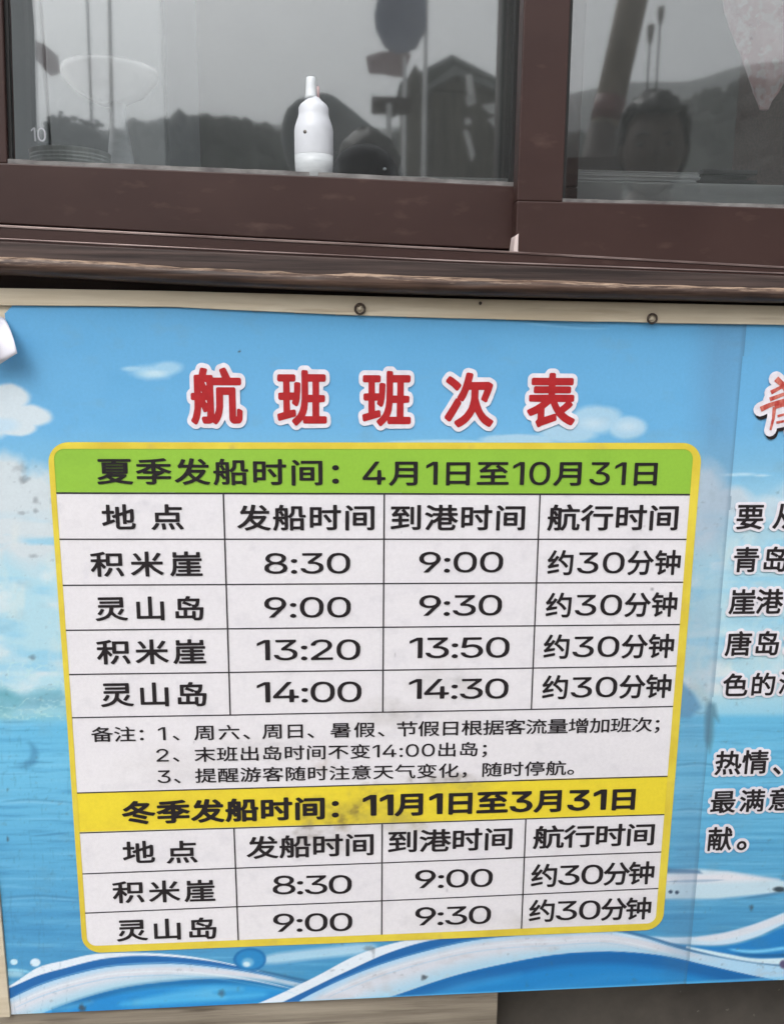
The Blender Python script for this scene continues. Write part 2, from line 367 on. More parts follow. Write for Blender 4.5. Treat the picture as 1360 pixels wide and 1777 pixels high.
tp = [(float(x), zat(gl, x) + 0.0036 + 0.0022 * float(fbm(np.array(x * 40), np.array(1.0)))) for x in xs]; bt = [(float(x), zat(gl, x) - 0.0004) for x in xs]
seal.strip(tp, bt, YS + 0.002, YS + 0.008); seal.build('sealant_bead', MAT['seal'], sash_l)
mb = MB(); mb.strip([(-0.53, gl[0][1] - 0.001)] + [(x, z - 0.001) for x, z in gl] + [(0.24, gl[-1][1] - 0.001)], [(x, gl[0][1] - 0.03) for x in [-0.53] + [x for x, z in gl] + [0.24]], YS + 0.031, GL + 0.03); mb.build('glazing_ledge', MAT['alu'], sash_l)
for x0_, x1_ in ((-0.53, -0.505), (0.216, 0.24)): mb = MB(); mb.box(x0_, x1_, YS + 0.031, GL + 0.02, gl[-1][1], TOPZ); mb.build('glazing_reveal', MAT['alu'], sash_l)
mb = MB(); q = [(lw_[0][0] + 0.004, lw_[0][1]), (lw_[1][0] + 0.004, lw_[1][1]), (lw_[2][0] + 0.004, lw_[2][1])]
RUB = noise_mat('black rubber and gap shade', (0.012, 0.012, 0.012, 1), (0.02, 0.02, 0.02, 1), rough=(0.6, 0.7))
mb.slab([lw_[0], q[0], q[1], q[2], lw_[2], lw_[1]], YS + 0.006, YS + 0.012); mb.build('gasket_and_gap_shade', RUB, sash_l); mb = MB()
q = [(x - 0.0045, z) for x, z in rw_]; mb.slab([q[0], rw_[0], rw_[1], rw_[2], q[2], q[1]], YS + 0.006, YS + 0.02)  # black strip in place of the shadow where the sashes interlock
mb.build('gasket_and_gap_shade', RUB, sash_l)
# right sash, on the outer track
YR = 0.0
gr = edge([(976, 350), (1150, 354), (1360, 361)], YR, None, XR - 0.12); rbr = edge([(893, 449), (1100, 457), (1360, 466)], YR, None, XR - 0.12)
sash = MB(); sl = vline((909, 0), (896, 345), YR); sx = P(893, 449, YR).x
t_, b_ = merged([(sx, gr[0][1])] + gr, rbr); sash.strip(t_, b_, YR, YR + 0.026)
gi = vline((990, 0), (976, 350), YR)
sash.slab([(sx, gr[0][1]), gi[0], gi[1], gi[2], (sl[2][0], TOPZ), sl[1]], YR + 0.0006, YR + 0.026)
sash.slab([(0.78, gr[-1][1]), (0.84, gr[-1][1]), (0.84, TOPZ), (0.78, TOPZ)], YR + 0.0006, YR + 0.026)
sash.slab([(sl[2][0], TOPZ - 0.06), (0.84, TOPZ - 0.06), (0.84, TOPZ), (sl[2][0], TOPZ)], YR + 0.0012, YR + 0.025)
sash_r = sash.build('window_sash', MAT['alu'], booth, bevel=0.0015)
mb = MB(); mb.box(gi[2][0] - 0.01, 0.80, GR, GR + 0.005, min(z for x, z in gr) - 0.008, TOPZ - 0.05); mb.build('glass_pane', MAT['glass'], sash_r)
seal = MB(); xs = np.linspace(gr[0][0], 0.78, 80)
tp = [(float(x), zat(gr, x) + 0.0028 + 0.0022 * float(fbm(np.array(x * 36), np.array(7.0)))) for x in xs]; bt = [(float(x), zat(gr, x) - 0.0004) for x in xs]
seal.strip(tp, bt, YR + 0.002, GR - 0.0004); seal.build('sealant_bead', MAT['seal'], sash_r)
mb = MB(); q = [(x + 0.004, z) for x, z in gi]; mb.slab([gi[0], q[0], q[1], q[2], gi[2], gi[1]], YR + 0.005, GR - 0.0004); mb.build('gasket_and_gap_shade', RUB, sash_r)
mb = MB(); a = P(891, 405, -0.001); b = P(898, 443, -0.001); zt, zb = a.z, b.z   # pale plastic dust block at the sash corner
mb.slab([(a.x, zb + 0.003), (b.x - 0.002, zb), (b.x, zb + 0.001), (b.x, zt), (a.x + 0.002, zt - 0.003)], -0.0016, 0.024)
mb.build('dust_block', noise_mat('pale pink plastic', C4(196, 178, 174), C4(222, 206, 202)), sash_r, bevel=0.0006)

# ------------------------------------------------------------------ the sign
def bend(x, z):
    return 0.0026 * (fbm(np.asarray(x) * 2.9 + 5, np.asarray(z) * 3.6 + 9, 3) - 0.5)
sx0, sx1, sxe = P(20, 1762).x, P(1240, 1150).x, 1.05
SZB = -0.7375
board = empty('timetable_board', (0.0, 0.0, SZB), 'wide sky and sea blue ferry timetable board fixed below the booth windows', 'signboard')
ct = edge(E_CREAMT, 0.0); cb = edge(E_CREAMB, 0.0)
mb = MB(); xs = np.linspace(sx0 - 0.014, sxe + 0.014, 30)
mb.strip([(float(x), zat(ct, x) - 0.001) for x in xs], [(float(x), SZB + 0.002) for x in xs], 0.0016, 0.019); mb.build('backing_board', MAT['cream'], board)
mb = MB(); xs = np.linspace(sx0 - 0.014, sxe + 0.014, 160)
top = [(float(x), zat(ct, x)) for x in xs]; bot = [(float(x), zat(cb, x) + 0.0012 * (float(fbm(np.array(x * 11), np.array(3.3))) - 0.5)) for x in xs]
mb.strip(top, bot, -0.0042, 0.0012); mb.build('edge_strip', MAT['cream'], board, bevel=0.0008)
mb = MB(); zt = zat(cb, sx0) - 0.0
mb.slab([(sx0 - 0.014, SZB - 0.001), (sx0, SZB - 0.001), (sx0, zt), (sx0 - 0.014, zt)], -0.0042, 0.0012); mb.build('edge_strip', MAT['cream'], board, bevel=0.0008)

# --- painting helpers: the print's artwork is measured in photograph pixels and laid on the sheet's own plane
class Canvas:
    def __init__(s, x0, x1, z0, z1, step):
        s.nx = int(round((x1 - x0) / step)) + 1; s.nz = int(round((z1 - z0) / step)) + 1
        s.gx, s.gz = np.meshgrid(np.linspace(x0, x1, s.nx), np.linspace(z0, z1, s.nz))
        s.X, s.Y = project(s.gx, np.zeros_like(s.gx), s.gz)
        s.c = np.zeros(s.gx.shape + (3,))
    def fill(s, stops):
        ys = [a for a, _ in stops]
        for k in range(3): s.c[..., k] = np.interp(s.Y, ys, [c[k] for _, c in stops])
    def blend(s, m, col):
        m = np.clip(m, 0, 1)[..., None]; s.c[:] = s.c * (1 - m) + np.asarray(col, float) * m
    def n(s, sx, sy, o=4, off=0):
        return fbm(s.X / sx + off, s.Y / sy + off * 1.7, o)
    def ell(s, cx, cy, rx, ry, soft=0.15, rag=0.0, sc=25):
        d = np.sqrt(((s.X - cx) / rx) ** 2 + ((s.Y - cy) / ry) ** 2)
        if rag: d = d + rag * (s.n(sc, sc, 4, cx * 0.01) - 0.5) * 2
        return np.clip((1 - d) / soft, 0, 1)
    def poly(s, pts, soft=1.5):
        pts = np.array(pts, float); a, b = pts.min(0) - soft * 2 - 2, pts.max(0) + soft * 2 + 2
        out = np.zeros(s.X.shape); sel = (s.X > a[0]) & (s.X < b[0]) & (s.Y > a[1]) & (s.Y < b[1])
        x, y = s.X[sel], s.Y[sel]; ins = np.zeros(x.shape, bool); d = np.full(x.shape, 1e9)
        for i in range(len(pts)):
            (x1, y1), (x2, y2) = pts[i], pts[(i + 1) % len(pts)]
            c = ((y1 > y) != (y2 > y)) & (x < (x2 - x1) * (y - y1) / (y2 - y1 + 1e-12) + x1); ins ^= c
            t = np.clip(((x - x1) * (x2 - x1) + (y - y1) * (y2 - y1)) / ((x2 - x1) ** 2 + (y2 - y1) ** 2 + 1e-12), 0, 1)
            d = np.minimum(d, np.hypot(x - x1 - t * (x2 - x1), y - y1 - t * (y2 - y1)))
        out[sel] = np.clip(np.where(ins, d, -d) / soft * 0.5 + 0.5, 0, 1); return out
    def curve(s, pts):
        p = np.array(pts, float); x = p[:, 0]; m = np.gradient(p[:, 1], x)
        i = np.clip(np.searchsorted(x, s.X) - 1, 0, len(x) - 2); h = x[i + 1] - x[i]; t = np.clip((s.X - x[i]) / h, -0.3, 1.3)
        return (2 * t ** 3 - 3 * t ** 2 + 1) * p[i, 1] + (t ** 3 - 2 * t ** 2 + t) * h * m[i] + (-2 * t ** 3 + 3 * t ** 2) * p[i + 1, 1] + (t ** 3 - t ** 2) * h * m[i + 1]
    def band(s, top, bot, xa=-1e9, xb=1e9, soft=1.6):
        a, b = s.curve(top), s.curve(bot)
        return np.clip((s.Y - a) / soft + 0.5, 0, 1) * np.clip((b - s.Y) / soft + 0.5, 0, 1) * (s.X >= xa) * (s.X <= xb)
    def line(s, pts, wdt, xa=-1e9, xb=1e9, soft=1.5):
        a = s.curve(pts); e_ = np.clip((s.X - xa) / 40, 0, 1) * np.clip((xb - s.X) / 40, 0, 1); return np.clip((wdt / 2 * np.sqrt(e_) - np.abs(s.Y - a)) / soft + 0.5, 0, 1) * np.clip(e_ * 3, 0, 1)
    def mesh(s, name, y, mat, parent, keep=None):
        nx, nz = s.nx, s.nz
        co = np.stack([s.gx, y + bend(s.gx, s.gz), s.gz], -1).reshape(-1, 3)
        i = (np.arange(nz - 1)[:, None] * nx + np.arange(nx - 1)[None, :])
        if keep is not None: i = i[keep[:-1, :-1] & keep[1:, 1:] & keep[:-1, 1:] & keep[1:, :-1]]
        i = i.ravel(); q = np.stack([i, i + 1, i + nx + 1, i + nx], 1)
        me = bpy.data.meshes.new(name); me.vertices.add(len(co)); me.vertices.foreach_set('co', co.ravel())
        me.loops.add(q.size); me.loops.foreach_set('vertex_index', q.ravel().astype(np.int32))
        me.polygons.add(len(q)); me.polygons.foreach_set('loop_start', np.arange(0, q.size, 4).astype(np.int32))
        me.update(calc_edges=True)
        at = me.attributes.new('ink', 'FLOAT_COLOR', 'POINT')
        rgba = np.ones((nx * nz, 4), np.float32); rgba[:, :3] = lin(np.clip(s.c, 0, 255)).reshape(-1, 3); at.data.foreach_set('color', rgba.ravel())
        me.polygons.foreach_set('use_smooth', np.ones(len(q), bool))
        return link(name, me, mat, parent)

def paint(cv):
    X, Y = cv.X, cv.Y
    cv.fill([(520, (88, 164, 215)), (640, (98, 170, 219)), (740, (106, 178, 226)), (800, (120, 184, 222)), (900, (165, 207, 226)), (1000, (176, 214, 228)), (1190, (178, 216, 229)),
             (1236, (150, 205, 228)), (1246, (104, 184, 222)), (1330, (110, 188, 224)), (1450, (98, 176, 216)), (1600, (80, 156, 202)), (1800, (70, 146, 196))])
    cv.blend(0.10 * (Y < 820), (150, 178, 196)); n1 = cv.n(120, 60, 5); cv.blend(0.35 * (n1 - 0.5) * 2 * (Y < 800), (84, 156, 206))
    # clouds
    W = (207, 220, 228)
    def cloud(blobs, col, soft=0.3, rag=0.25, a=1.0):
        m = np.zeros(X.shape)
        for b in blobs: m = np.maximum(m, cv.ell(*b, soft=soft, rag=rag))
        cv.blend(m * a, col)
    cloud([(-20, 715, 75, 48), (45, 722, 52, 24), (10, 690, 50, 26), (30, 742, 42, 16)], W, 0.25, 0.12)
    cloud([(0, 738, 46, 16)], (186, 216, 236), 0.5, 0.2, 0.7)
    cloud([(262, 646, 48, 16), (288, 638, 36, 14), (232, 640, 26, 6)], (168, 208, 232), 0.5, 0.2, 0.85)
    cloud([(270, 648, 32, 8)], (200, 224, 236), 0.7, 0.2, 0.8)
    cloud([(1035, 728, 52, 28), (1088, 742, 38, 23), (985, 752, 60, 18), (900, 764, 80, 12), (760, 770, 120, 8)], (174, 209, 230), 0.3, 0.1, 0.9)
    cloud([(1090, 740, 30, 14), (1030, 735, 36, 14)], (198, 220, 234), 0.8, 0.15, 0.8)
    cloud([(0, 850, 70, 74), (60, 900, 80, 100), (-30, 900, 90, 90)], (205, 216, 222), 0.35, 0.16)
    cloud([(1215, 880, 60, 95), (1262, 872, 52, 36), (1190, 830, 22, 54)], (196, 212, 224), 0.4, 0.14, 0.95)
    cloud([(1345, 880, 60, 26), (1400, 860, 70, 40)], (196, 216, 228), 0.5, 0.16, 0.9)
    cloud([(1290, 823, 30, 4), (1320, 825, 20, 3), (1268, 824, 24, 4)], (196, 224, 240), 0.8, 0.1, 0.8)
    mid = np.clip((Y - 880) / 60, 0, 1) * np.clip((1230 - Y) / 30, 0, 1)
    nA = cv.n(48, 34, 5, 3); nB = cv.n(90, 22, 4, 9)
    cv.blend(mid * np.clip((nA - 0.5) * 4.2, 0, 1) * 0.85, (214, 226, 232))
    cv.blend(mid * np.clip((0.48 - nB) * 4.2, 0, 1) * 0.8, (146, 202, 228))
    cv.blend(mid * np.clip((cv.n(30, 60, 5, 21) - 0.56) * 5, 0, 1) * 0.4, (222, 226, 222))
    # far shore on the left
    for pts, c, a in (([(-40, 1198), (0, 1190), (35, 1206), (66, 1198), (105, 1192), (125, 1204), (130, 1236), (60, 1230), (0, 1236), (-40, 1230)], (122, 182, 200), 0.8),
                      ([(-40, 1216), (10, 1196), (44, 1214), (10, 1244), (-40, 1244)], (106, 170, 186), 0.7),
                      ([(40, 1214), (110, 1206), (122, 1220), (60, 1226)], (118, 170, 190), 0.7),
                      ([(-40, 1238), (122, 1232), (122, 1250), (-40, 1252)], (160, 206, 208), 0.6)):
        cv.blend(cv.poly(pts, 8) * a * (0.5 + cv.n(14, 10, 4, 5)), c)
    cv.blend(np.clip(1 - np.abs(cv.n(26, 16, 3, 31) - 0.5) * 22, 0, 1) * (X < 130) * (Y > 1150) * (Y < 1250) * 0.5, (196, 226, 226))
    # water: level streaks
    wat = np.clip((Y - 1246) / 8, 0, 1)
    st = cv.n(190, 6.5, 4, 2); s2 = cv.n(70, 3.0, 3, 12)
    cv.blend(wat * np.clip((st - 0.54) * 5, 0, 1) * 0.34 * cv.n(160, 50, 3, 77) * 1.6, (58, 132, 184)); cv.blend(wat * np.clip((0.44 - st) * 5, 0, 1) * 0.34, (140, 206, 236))
    cv.blend(wat * np.clip((s2 - 0.62) * 6, 0, 1) * 0.3, (60, 126, 172))
    # the moored boat at the right
    cv.blend(cv.poly([(1130, 1512), (1215, 1508), (1262, 1512), (1330, 1524), (1375, 1530), (1360, 1548), (1240, 1560), (1130, 1561)], 3), (196, 222, 236))
    cv.blend(cv.poly([(1130, 1520), (1262, 1514), (1350, 1526), (1280, 1530), (1130, 1534)], 5), (226, 228, 236))
    cv.blend(cv.poly([(1130, 1506), (1212, 1510), (1218, 1516), (1130, 1516)], 2) * 0.7, (66, 108, 150)); cv.blend(cv.line([(1130, 1531), (1200, 1529), (1300, 1525)], 4, 1150, 1260) * 0.5, (110, 150, 186))
    cv.blend(cv.line([(1280, 1560), (1330, 1553), (1375, 1544)], 5, 1280) * 0.5, (70, 120, 160)); cv.blend(cv.ell(1351, 1543, 14, 6, 0.5), (58, 74, 84))
    for bx, by in ((1163, 1548), (1174, 1549)): cv.blend(cv.ell(bx, by, 4.5, 4, 0.5), (44, 60, 84))
    # mast and headland beside the table's right edge
    cv.blend(cv.poly([(1170, 1180), (1186, 1186), (1204, 1206), (1216, 1228), (1196, 1246), (1170, 1246)], 4) * 0.75, (88, 146, 186))
    cv.blend(cv.poly([(1226, 1214), (1240, 1222), (1246, 1252), (1238, 1246), (1236, 1282), (1230, 1306), (1222, 1284), (1222, 1246)], 4) * 0.8, (88, 130, 150))
    cv.blend(cv.line([(1190, 1226), (1215, 1238), (1240, 1226)], 5, 1190, 1240) * 0.5, (112, 160, 184))
    cv.blend(cv.poly([(1205, 1176), (1232, 1216), (1226, 1222), (1196, 1190)], 6) * 0.5, (206, 220, 214))
    # the ghost of a sailing boat at the left
    cv.blend((cv.ell(44, 1310, 27, 28, 0.3) * (1 - cv.ell(32, 1304, 26, 28, 0.3))) * 0.55, (68, 128, 166)); cv.blend(cv.line([(20, 1326), (60, 1323), (105, 1324)], 3.5, 22, 100) * 0.4, (66, 126, 164))
    cv.blend(cv.line([(-20, 1452), (60, 1450), (125, 1445)], 3, 50, 125) * 0.5, (56, 116, 158))
    # waves along the foot
    c_white, c_dark, c_pale, c_blue = (226, 236, 246), (34, 104, 172), (214, 219, 230), (36, 138, 208)
    A_out = [(-60, 1740), (18, 1710), (66, 1679), (115, 1666), (159, 1656), (220, 1653), (300, 1656), (400, 1672), (470, 1690), (560, 1712)]
    A_d0 = [(-60, 1742), (20, 1713), (66, 1693), (115, 1679), (176, 1664), (243, 1658), (300, 1660), (380, 1670), (460, 1688), (560, 1714)]
    A_d1 = [(-60, 1772), (20, 1732), (66, 1711), (132, 1690), (187, 1678), (243, 1673), (300, 1672), (380, 1679), (460, 1692), (560, 1716)]
    A_p1 = [(-60, 1800), (29, 1776), (88, 1752), (154, 1729), (198, 1717), (300, 1702), (380, 1698), (450, 1702), (560, 1722)]
    x1 = 1e9; fade = np.clip((560 - X) / 70, 0, 1)
    cv.blend(cv.band(A_p1, [(-60, 1900), (800, 1900)], xb=760), c_blue)
    n3 = cv.n(160, 14, 4, 8); blue = cv.band(A_p1, [(-60, 1900), (800, 1900)], xb=760)
    cv.blend(blue * np.clip((n3 - 0.5) * 4, 0, 1) * 0.5, (58, 168, 226)); cv.blend(cv.line([(180, 1744), (320, 1735), (520, 1722)], 11, 200, 470, 10) * 0.6, (96, 196, 240))
    cv.blend(cv.band(A_d1, A_p1, xb=x1) * fade, c_pale); ii = (cv.Y - cv.curve(A_d1)) / (cv.curve(A_p1) - cv.curve(A_d1) + 1e-6)
    cv.blend(cv.band(A_d1, A_p1, xb=x1) * fade * np.clip((ii - 0.5) * 2.2, 0, 1), (162, 208, 230)); cv.blend(cv.band(A_d1, A_p1, xb=x1) * fade * np.clip((0.25 - ii) * 4, 0, 1), (168, 212, 240))
    cv.blend(cv.band([(x, y - 1) for x, y in A_p1], [(x, y + 9) for x, y in A_p1], 90, 560, 8) * 0.6 * fade, (26, 96, 150))
    cv.blend(cv.band(A_d0, A_d1, xb=x1) * fade, c_dark); cv.blend(cv.band(A_out, A_d0, xb=x1) * fade, c_white)
    cv.blend(cv.line([(440, 1668), (520, 1658), (640, 1644)], 18, 440, 660, 8) * 0.8, (190, 222, 240)); cv.blend(cv.line([(460, 1698), (540, 1688), (620, 1672)], 16, 470, 620, 12) * 0.7, (62, 146, 196))
    cv.blend(cv.line([(440, 1682), (520, 1700), (560, 1706)], 6, 440, 560, 3) * 0.7, (40, 96, 140))
    # second wave
    B_out = [(420, 1752), (453, 1739), (545, 1696), (619, 1657), (700, 1632), (780, 1618), (900, 1606)]
    B_d0 = [(420, 1772), (501, 1734), (600, 1686), (674, 1653), (740, 1633), (800, 1624), (900, 1610)]
    B_d1 = [(420, 1800), (527, 1732), (637, 1682), (747, 1648), (820, 1632), (880, 1625), (960, 1621), (1062, 1618), (1120, 1630), (1191, 1650), (1260, 1663), (1338, 1675), (1420, 1680)]
    B_p1 = [(560, 1790), (640, 1744), (703, 1721), (784, 1694), (880, 1671), (952, 1658), (1062, 1651), (1154, 1659), (1228, 1675), (1316, 1694), (1420, 1712)]
    cv.blend(cv.band(B_p1, [(-60, 1900), (1500, 1900)], xa=600), (34, 134, 204)); bl = cv.band(B_p1, [(-60, 1900), (1500, 1900)], xa=600)
    cv.blend(bl * np.clip((n3 - 0.52) * 4, 0, 1) * 0.4, (44, 152, 218))
    cv.blend(cv.band([(x, y - 1) for x, y in B_p1], [(x, y + 22) for x, y in B_p1], 660, 1340, 12) * 0.75, (24, 96, 164))
    cv.blend(cv.band(B_d1, B_p1, xa=520), c_pale); ii = (cv.Y - cv.curve(B_d1)) / (cv.curve(B_p1) - cv.curve(B_d1) + 1e-6); pb = cv.band(B_d1, B_p1, xa=520)
    cv.blend(pb * np.clip((ii - 0.5) * 2.4, 0, 1), (172, 212, 234)); cv.blend(pb * np.clip((0.2 - ii) * 5, 0, 1), (166, 212, 242)); cv.blend(pb * np.clip((X - 1150) / 120, 0, 1), (176, 218, 246))
    cv.blend(pb * np.clip((cv.n(30, 12, 4, 44) - 0.55) * 4, 0, 1) * 0.35, (188, 186, 190))
    cv.blend(cv.band(B_d0, B_d1, xa=440, xb=960), c_dark); cv.blend(cv.band(B_out, B_d0, xa=430, xb=900), c_white)
    # third swell at the right
    cv.blend(cv.band([(1040, 1616), (1172, 1627), (1240, 1622), (1300, 1606), (1360, 1583), (1460, 1540)], [(1040, 1616), (1130, 1633), (1191, 1639), (1264, 1638), (1310, 1626), (1360, 1603), (1460, 1570)], xa=1060, soft=4), (206, 230, 248))
    cv.blend(cv.line([(1172, 1632), (1260, 1624), (1360, 1592), (1460, 1552)], 12, 1200, 1500, 5) * 0.7, (226, 226, 234))
    cv.blend(cv.band([(1150, 1640), (1191, 1642), (1264, 1641), (1310, 1630), (1360, 1609), (1460, 1578)], [(1150, 1640), (1200, 1648), (1270, 1660), (1310, 1664), (1360, 1665), (1460, 1660)], xa=1170, soft=4), (38, 130, 200))
    cv.blend(cv.line([(1255, 1646), (1300, 1651), (1360, 1645), (1460, 1626)], 6, 1258, 1500, 4), (120, 204, 248)); cv.blend(cv.line([(1255, 1653), (1310, 1658), (1360, 1657), (1460, 1644)], 5, 1270, 1500, 4) * 0.6, (30, 84, 130))
    cv.blend(cv.line([(1062, 1612), (1120, 1626), (1191, 1647), (1260, 1661), (1338, 1672), (1420, 1676)], 5.5, 1062, 1500, 2.5), (64, 118, 164))
    cv.blend(cv.band([(1180, 1640), (1260, 1655), (1300, 1662), (1360, 1662), (1460, 1656)], [(1180, 1643), (1260, 1662), (1330, 1672), (1380, 1674), (1460, 1668)], xa=1190, soft=3), (212, 238, 250))
    cv.blend(cv.ell(1358, 1673, 8, 9, 0.4), (92, 84, 120))
    # bubbles and spray
    cv.blend(cv.ell(434, 1665, 30, 21, 0.1, 0.06), (30, 110, 172)); cv.blend(cv.ell(434, 1665, 27, 18, 0.2), (42, 136, 198)); cv.blend(cv.ell(430, 1670, 13, 10, 0.4), (110, 180, 222)); cv.blend(cv.ell(428, 1673, 8, 6, 0.5), (206, 232, 244))
    cv.blend(cv.ell(25, 1669, 7.5, 6, 0.3), (200, 232, 246)); cv.blend(cv.ell(62, 1670, 10, 8, 0.25), (214, 234, 248)); cv.blend(cv.line([(-20, 1686), (30, 1683), (70, 1690)], 6, 0, 60, 3), (140, 208, 236)); cv.blend(cv.line([(-20, 1695), (30, 1690), (70, 1697)], 18, 0, 50, 6) * 0.7, (180, 218, 232))
    cv.blend(cv.line([(-20, 1769), (300, 1752), (680, 1731), (1000, 1716), (1360, 1697), (1500, 1690)], 5, soft=3) * 0.55, (120, 204, 246))
    # thin layered lines of foam inside the swells
    for dy, wd, a_, c_ in ((13, 2.5, .8, (226, 236, 244)), (20, 1.6, .5, (120, 186, 226)), (-2, 2, .6, (130, 190, 230))):
        cv.blend(cv.line([(x, y + dy) for x, y in A_d1], wd, 20, 520, 2) * fade * a_, c_); cv.blend(cv.line([(x, y + dy) for x, y in B_d1], wd, 560, 1180, 2) * a_ * 0.7, c_)
    cv.blend(cv.poly([(236, 1738), (300, 1722), (372, 1712), (420, 1716), (372, 1722), (390, 1732), (320, 1730)], 7) * 0.6, (120, 206, 244)); cv.blend(cv.poly([(60, 1758), (120, 1742), (160, 1738), (120, 1752)], 5) * 0.5, (120, 200, 240))
    cv.blend(cv.poly([(690, 1740), (800, 1704), (900, 1690), (830, 1706), (760, 1734)], 10) * 0.35, (96, 178, 230)); cv.blend(cv.poly([(930, 1716), (1060, 1690), (1150, 1692), (1060, 1700), (990, 1716)], 10) * 0.3, (84, 166, 224))
    # creases in the film, their shaded and lit sides painted as paired lines
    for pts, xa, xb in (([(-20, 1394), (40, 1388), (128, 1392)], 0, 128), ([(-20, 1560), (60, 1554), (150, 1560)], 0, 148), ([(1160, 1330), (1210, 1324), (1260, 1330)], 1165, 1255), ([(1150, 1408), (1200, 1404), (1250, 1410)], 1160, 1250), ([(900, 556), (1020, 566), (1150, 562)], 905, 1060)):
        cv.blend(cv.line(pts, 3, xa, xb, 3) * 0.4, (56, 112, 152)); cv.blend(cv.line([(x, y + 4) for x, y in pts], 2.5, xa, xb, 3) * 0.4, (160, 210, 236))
    # dirt, scuffs and tears
    for cx, cy, rx, ry, a in ((143, 1748, 9, 9, .8), (735, 1696, 7, 7, .8), (385, 1722, 8, 9, .5), (1303, 1575, 6, 7, .6), (1150, 1446, 5, 10, .6), (416, 610, 3, 3, .9), (832, 528, 3, 6, .9), (42, 832, 12, 8, .35), (36, 812, 16, 12, .2), (62, 868, 7, 8, .3), (62, 886, 6, 5, .3), (40, 890, 10, 4, .25), (60, 965, 12, 5, .25), (58, 1142, 9, 7, .4), (14, 1456, 3, 7, .6), (14, 1370, 3, 5, .5), (640, 1646, 14, 6, .4), (648, 1652, 4, 12, .3)):
        cv.blend(cv.ell(cx, cy, rx, ry, 0.7, 0.5, 6) * a, (66, 72, 80))
    d = cv.n(40, 26, 6, 60); cv.blend(np.clip((d - 0.62) * 4, 0, 1) * 0.12, (130, 142, 150))
    d = cv.n(9, 9, 3, 80); cv.blend(np.clip((d - 0.77) * 9, 0, 1) * 0.25 * np.clip((Y - 780) / 40, 0.15, 1), (90, 104, 116))
    sc = np.clip(1 - np.abs(cv.n(14, 130, 3, 90) - 0.5) * 60, 0, 1); cv.blend(sc * (X < 120) * (Y > 1240) * 0.18, (60, 110, 140))

STEP = 0.0017
SEAM = 0.4548
zc_top = 0.235
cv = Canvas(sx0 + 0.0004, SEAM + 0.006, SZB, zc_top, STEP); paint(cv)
dull = np.clip((cv.X - 1130) / 60, 0, 1) * np.clip((cv.gx - 0.38) / 0.04, 0, 1)
cv.blend(dull * (0.22 + 0.2 * (cv.n(40, 90, 4, 70) - 0.5)), (96, 120, 150))   # the overlap has yellowed and gone dull
cv.blend(np.clip((cv.gx - SEAM + 0.005) / 0.004, 0, 1) * 0.2, (70, 100, 124))
hole = cv.poly([(-90, 470), (16, 515), (20, 530), (9, 543), (8, 556), (12, 572), (-20, 640), (-90, 680)], 0.5) > 0.5
topz = np.interp(cv.gx, [a for a, b in cb], [b for a, b in cb]) + 0.001
cv.mesh('printed_sheet', 0.0, MAT['film'], board, (~hole) & (cv.gz < topz))
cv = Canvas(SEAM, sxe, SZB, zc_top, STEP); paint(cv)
topz = np.interp(cv.gx, [a for a, b in cb], [b for a, b in cb]) + 0.001
wob = SEAM + 0.0022 * (fbm(cv.gz * 9.0 + 3, cv.gz * 0, 4) - 0.45)
sheet2 = cv.mesh('printed_sheet', -0.0004, MAT['film'], board, (cv.gz < topz) & (cv.gx >= wob))
tag(sheet2, 'lighter blue right sheet overlapping the left one')

# curled corner of the left sheet, its white back showing
n, m = 14, 10; v = []; f = []
A, B_, Cc, D_ = Vector(P(-45, 530, -0.002)), Vector(P(8, 552, -0.006)), Vector(P(33, 613, -0.026)), Vector(P(-30, 650, -0.016))
for i in range(n):
    u = i / (n - 1)
    for j in range(m):
        t = j / (m - 1); p = (A * (1 - u) + B_ * u) * (1 - t) + (D_ * (1 - u) + Cc * u) * t
        p = p + Vector((0.004 * math.sin(t * math.pi) * u, -0.030 * math.sin(math.pi * (0.1 + 0.85 * t)) * (1 - 0.75 * u) - 0.004 * math.sin(u * 5 + t * 3), 0)); v.append(p)
for i in range(n - 1):
    for j in range(m - 1): a = i * m + j; f.append((a, a + 1, a + m + 1, a + m))
mb = MB(); mb.add(v, f); o = mb.build('curled_corner', MAT['film_back'], board, smooth=True); sm = o.modifiers.new('thick', 'SOLIDIFY'); sm.thickness = 0.0006

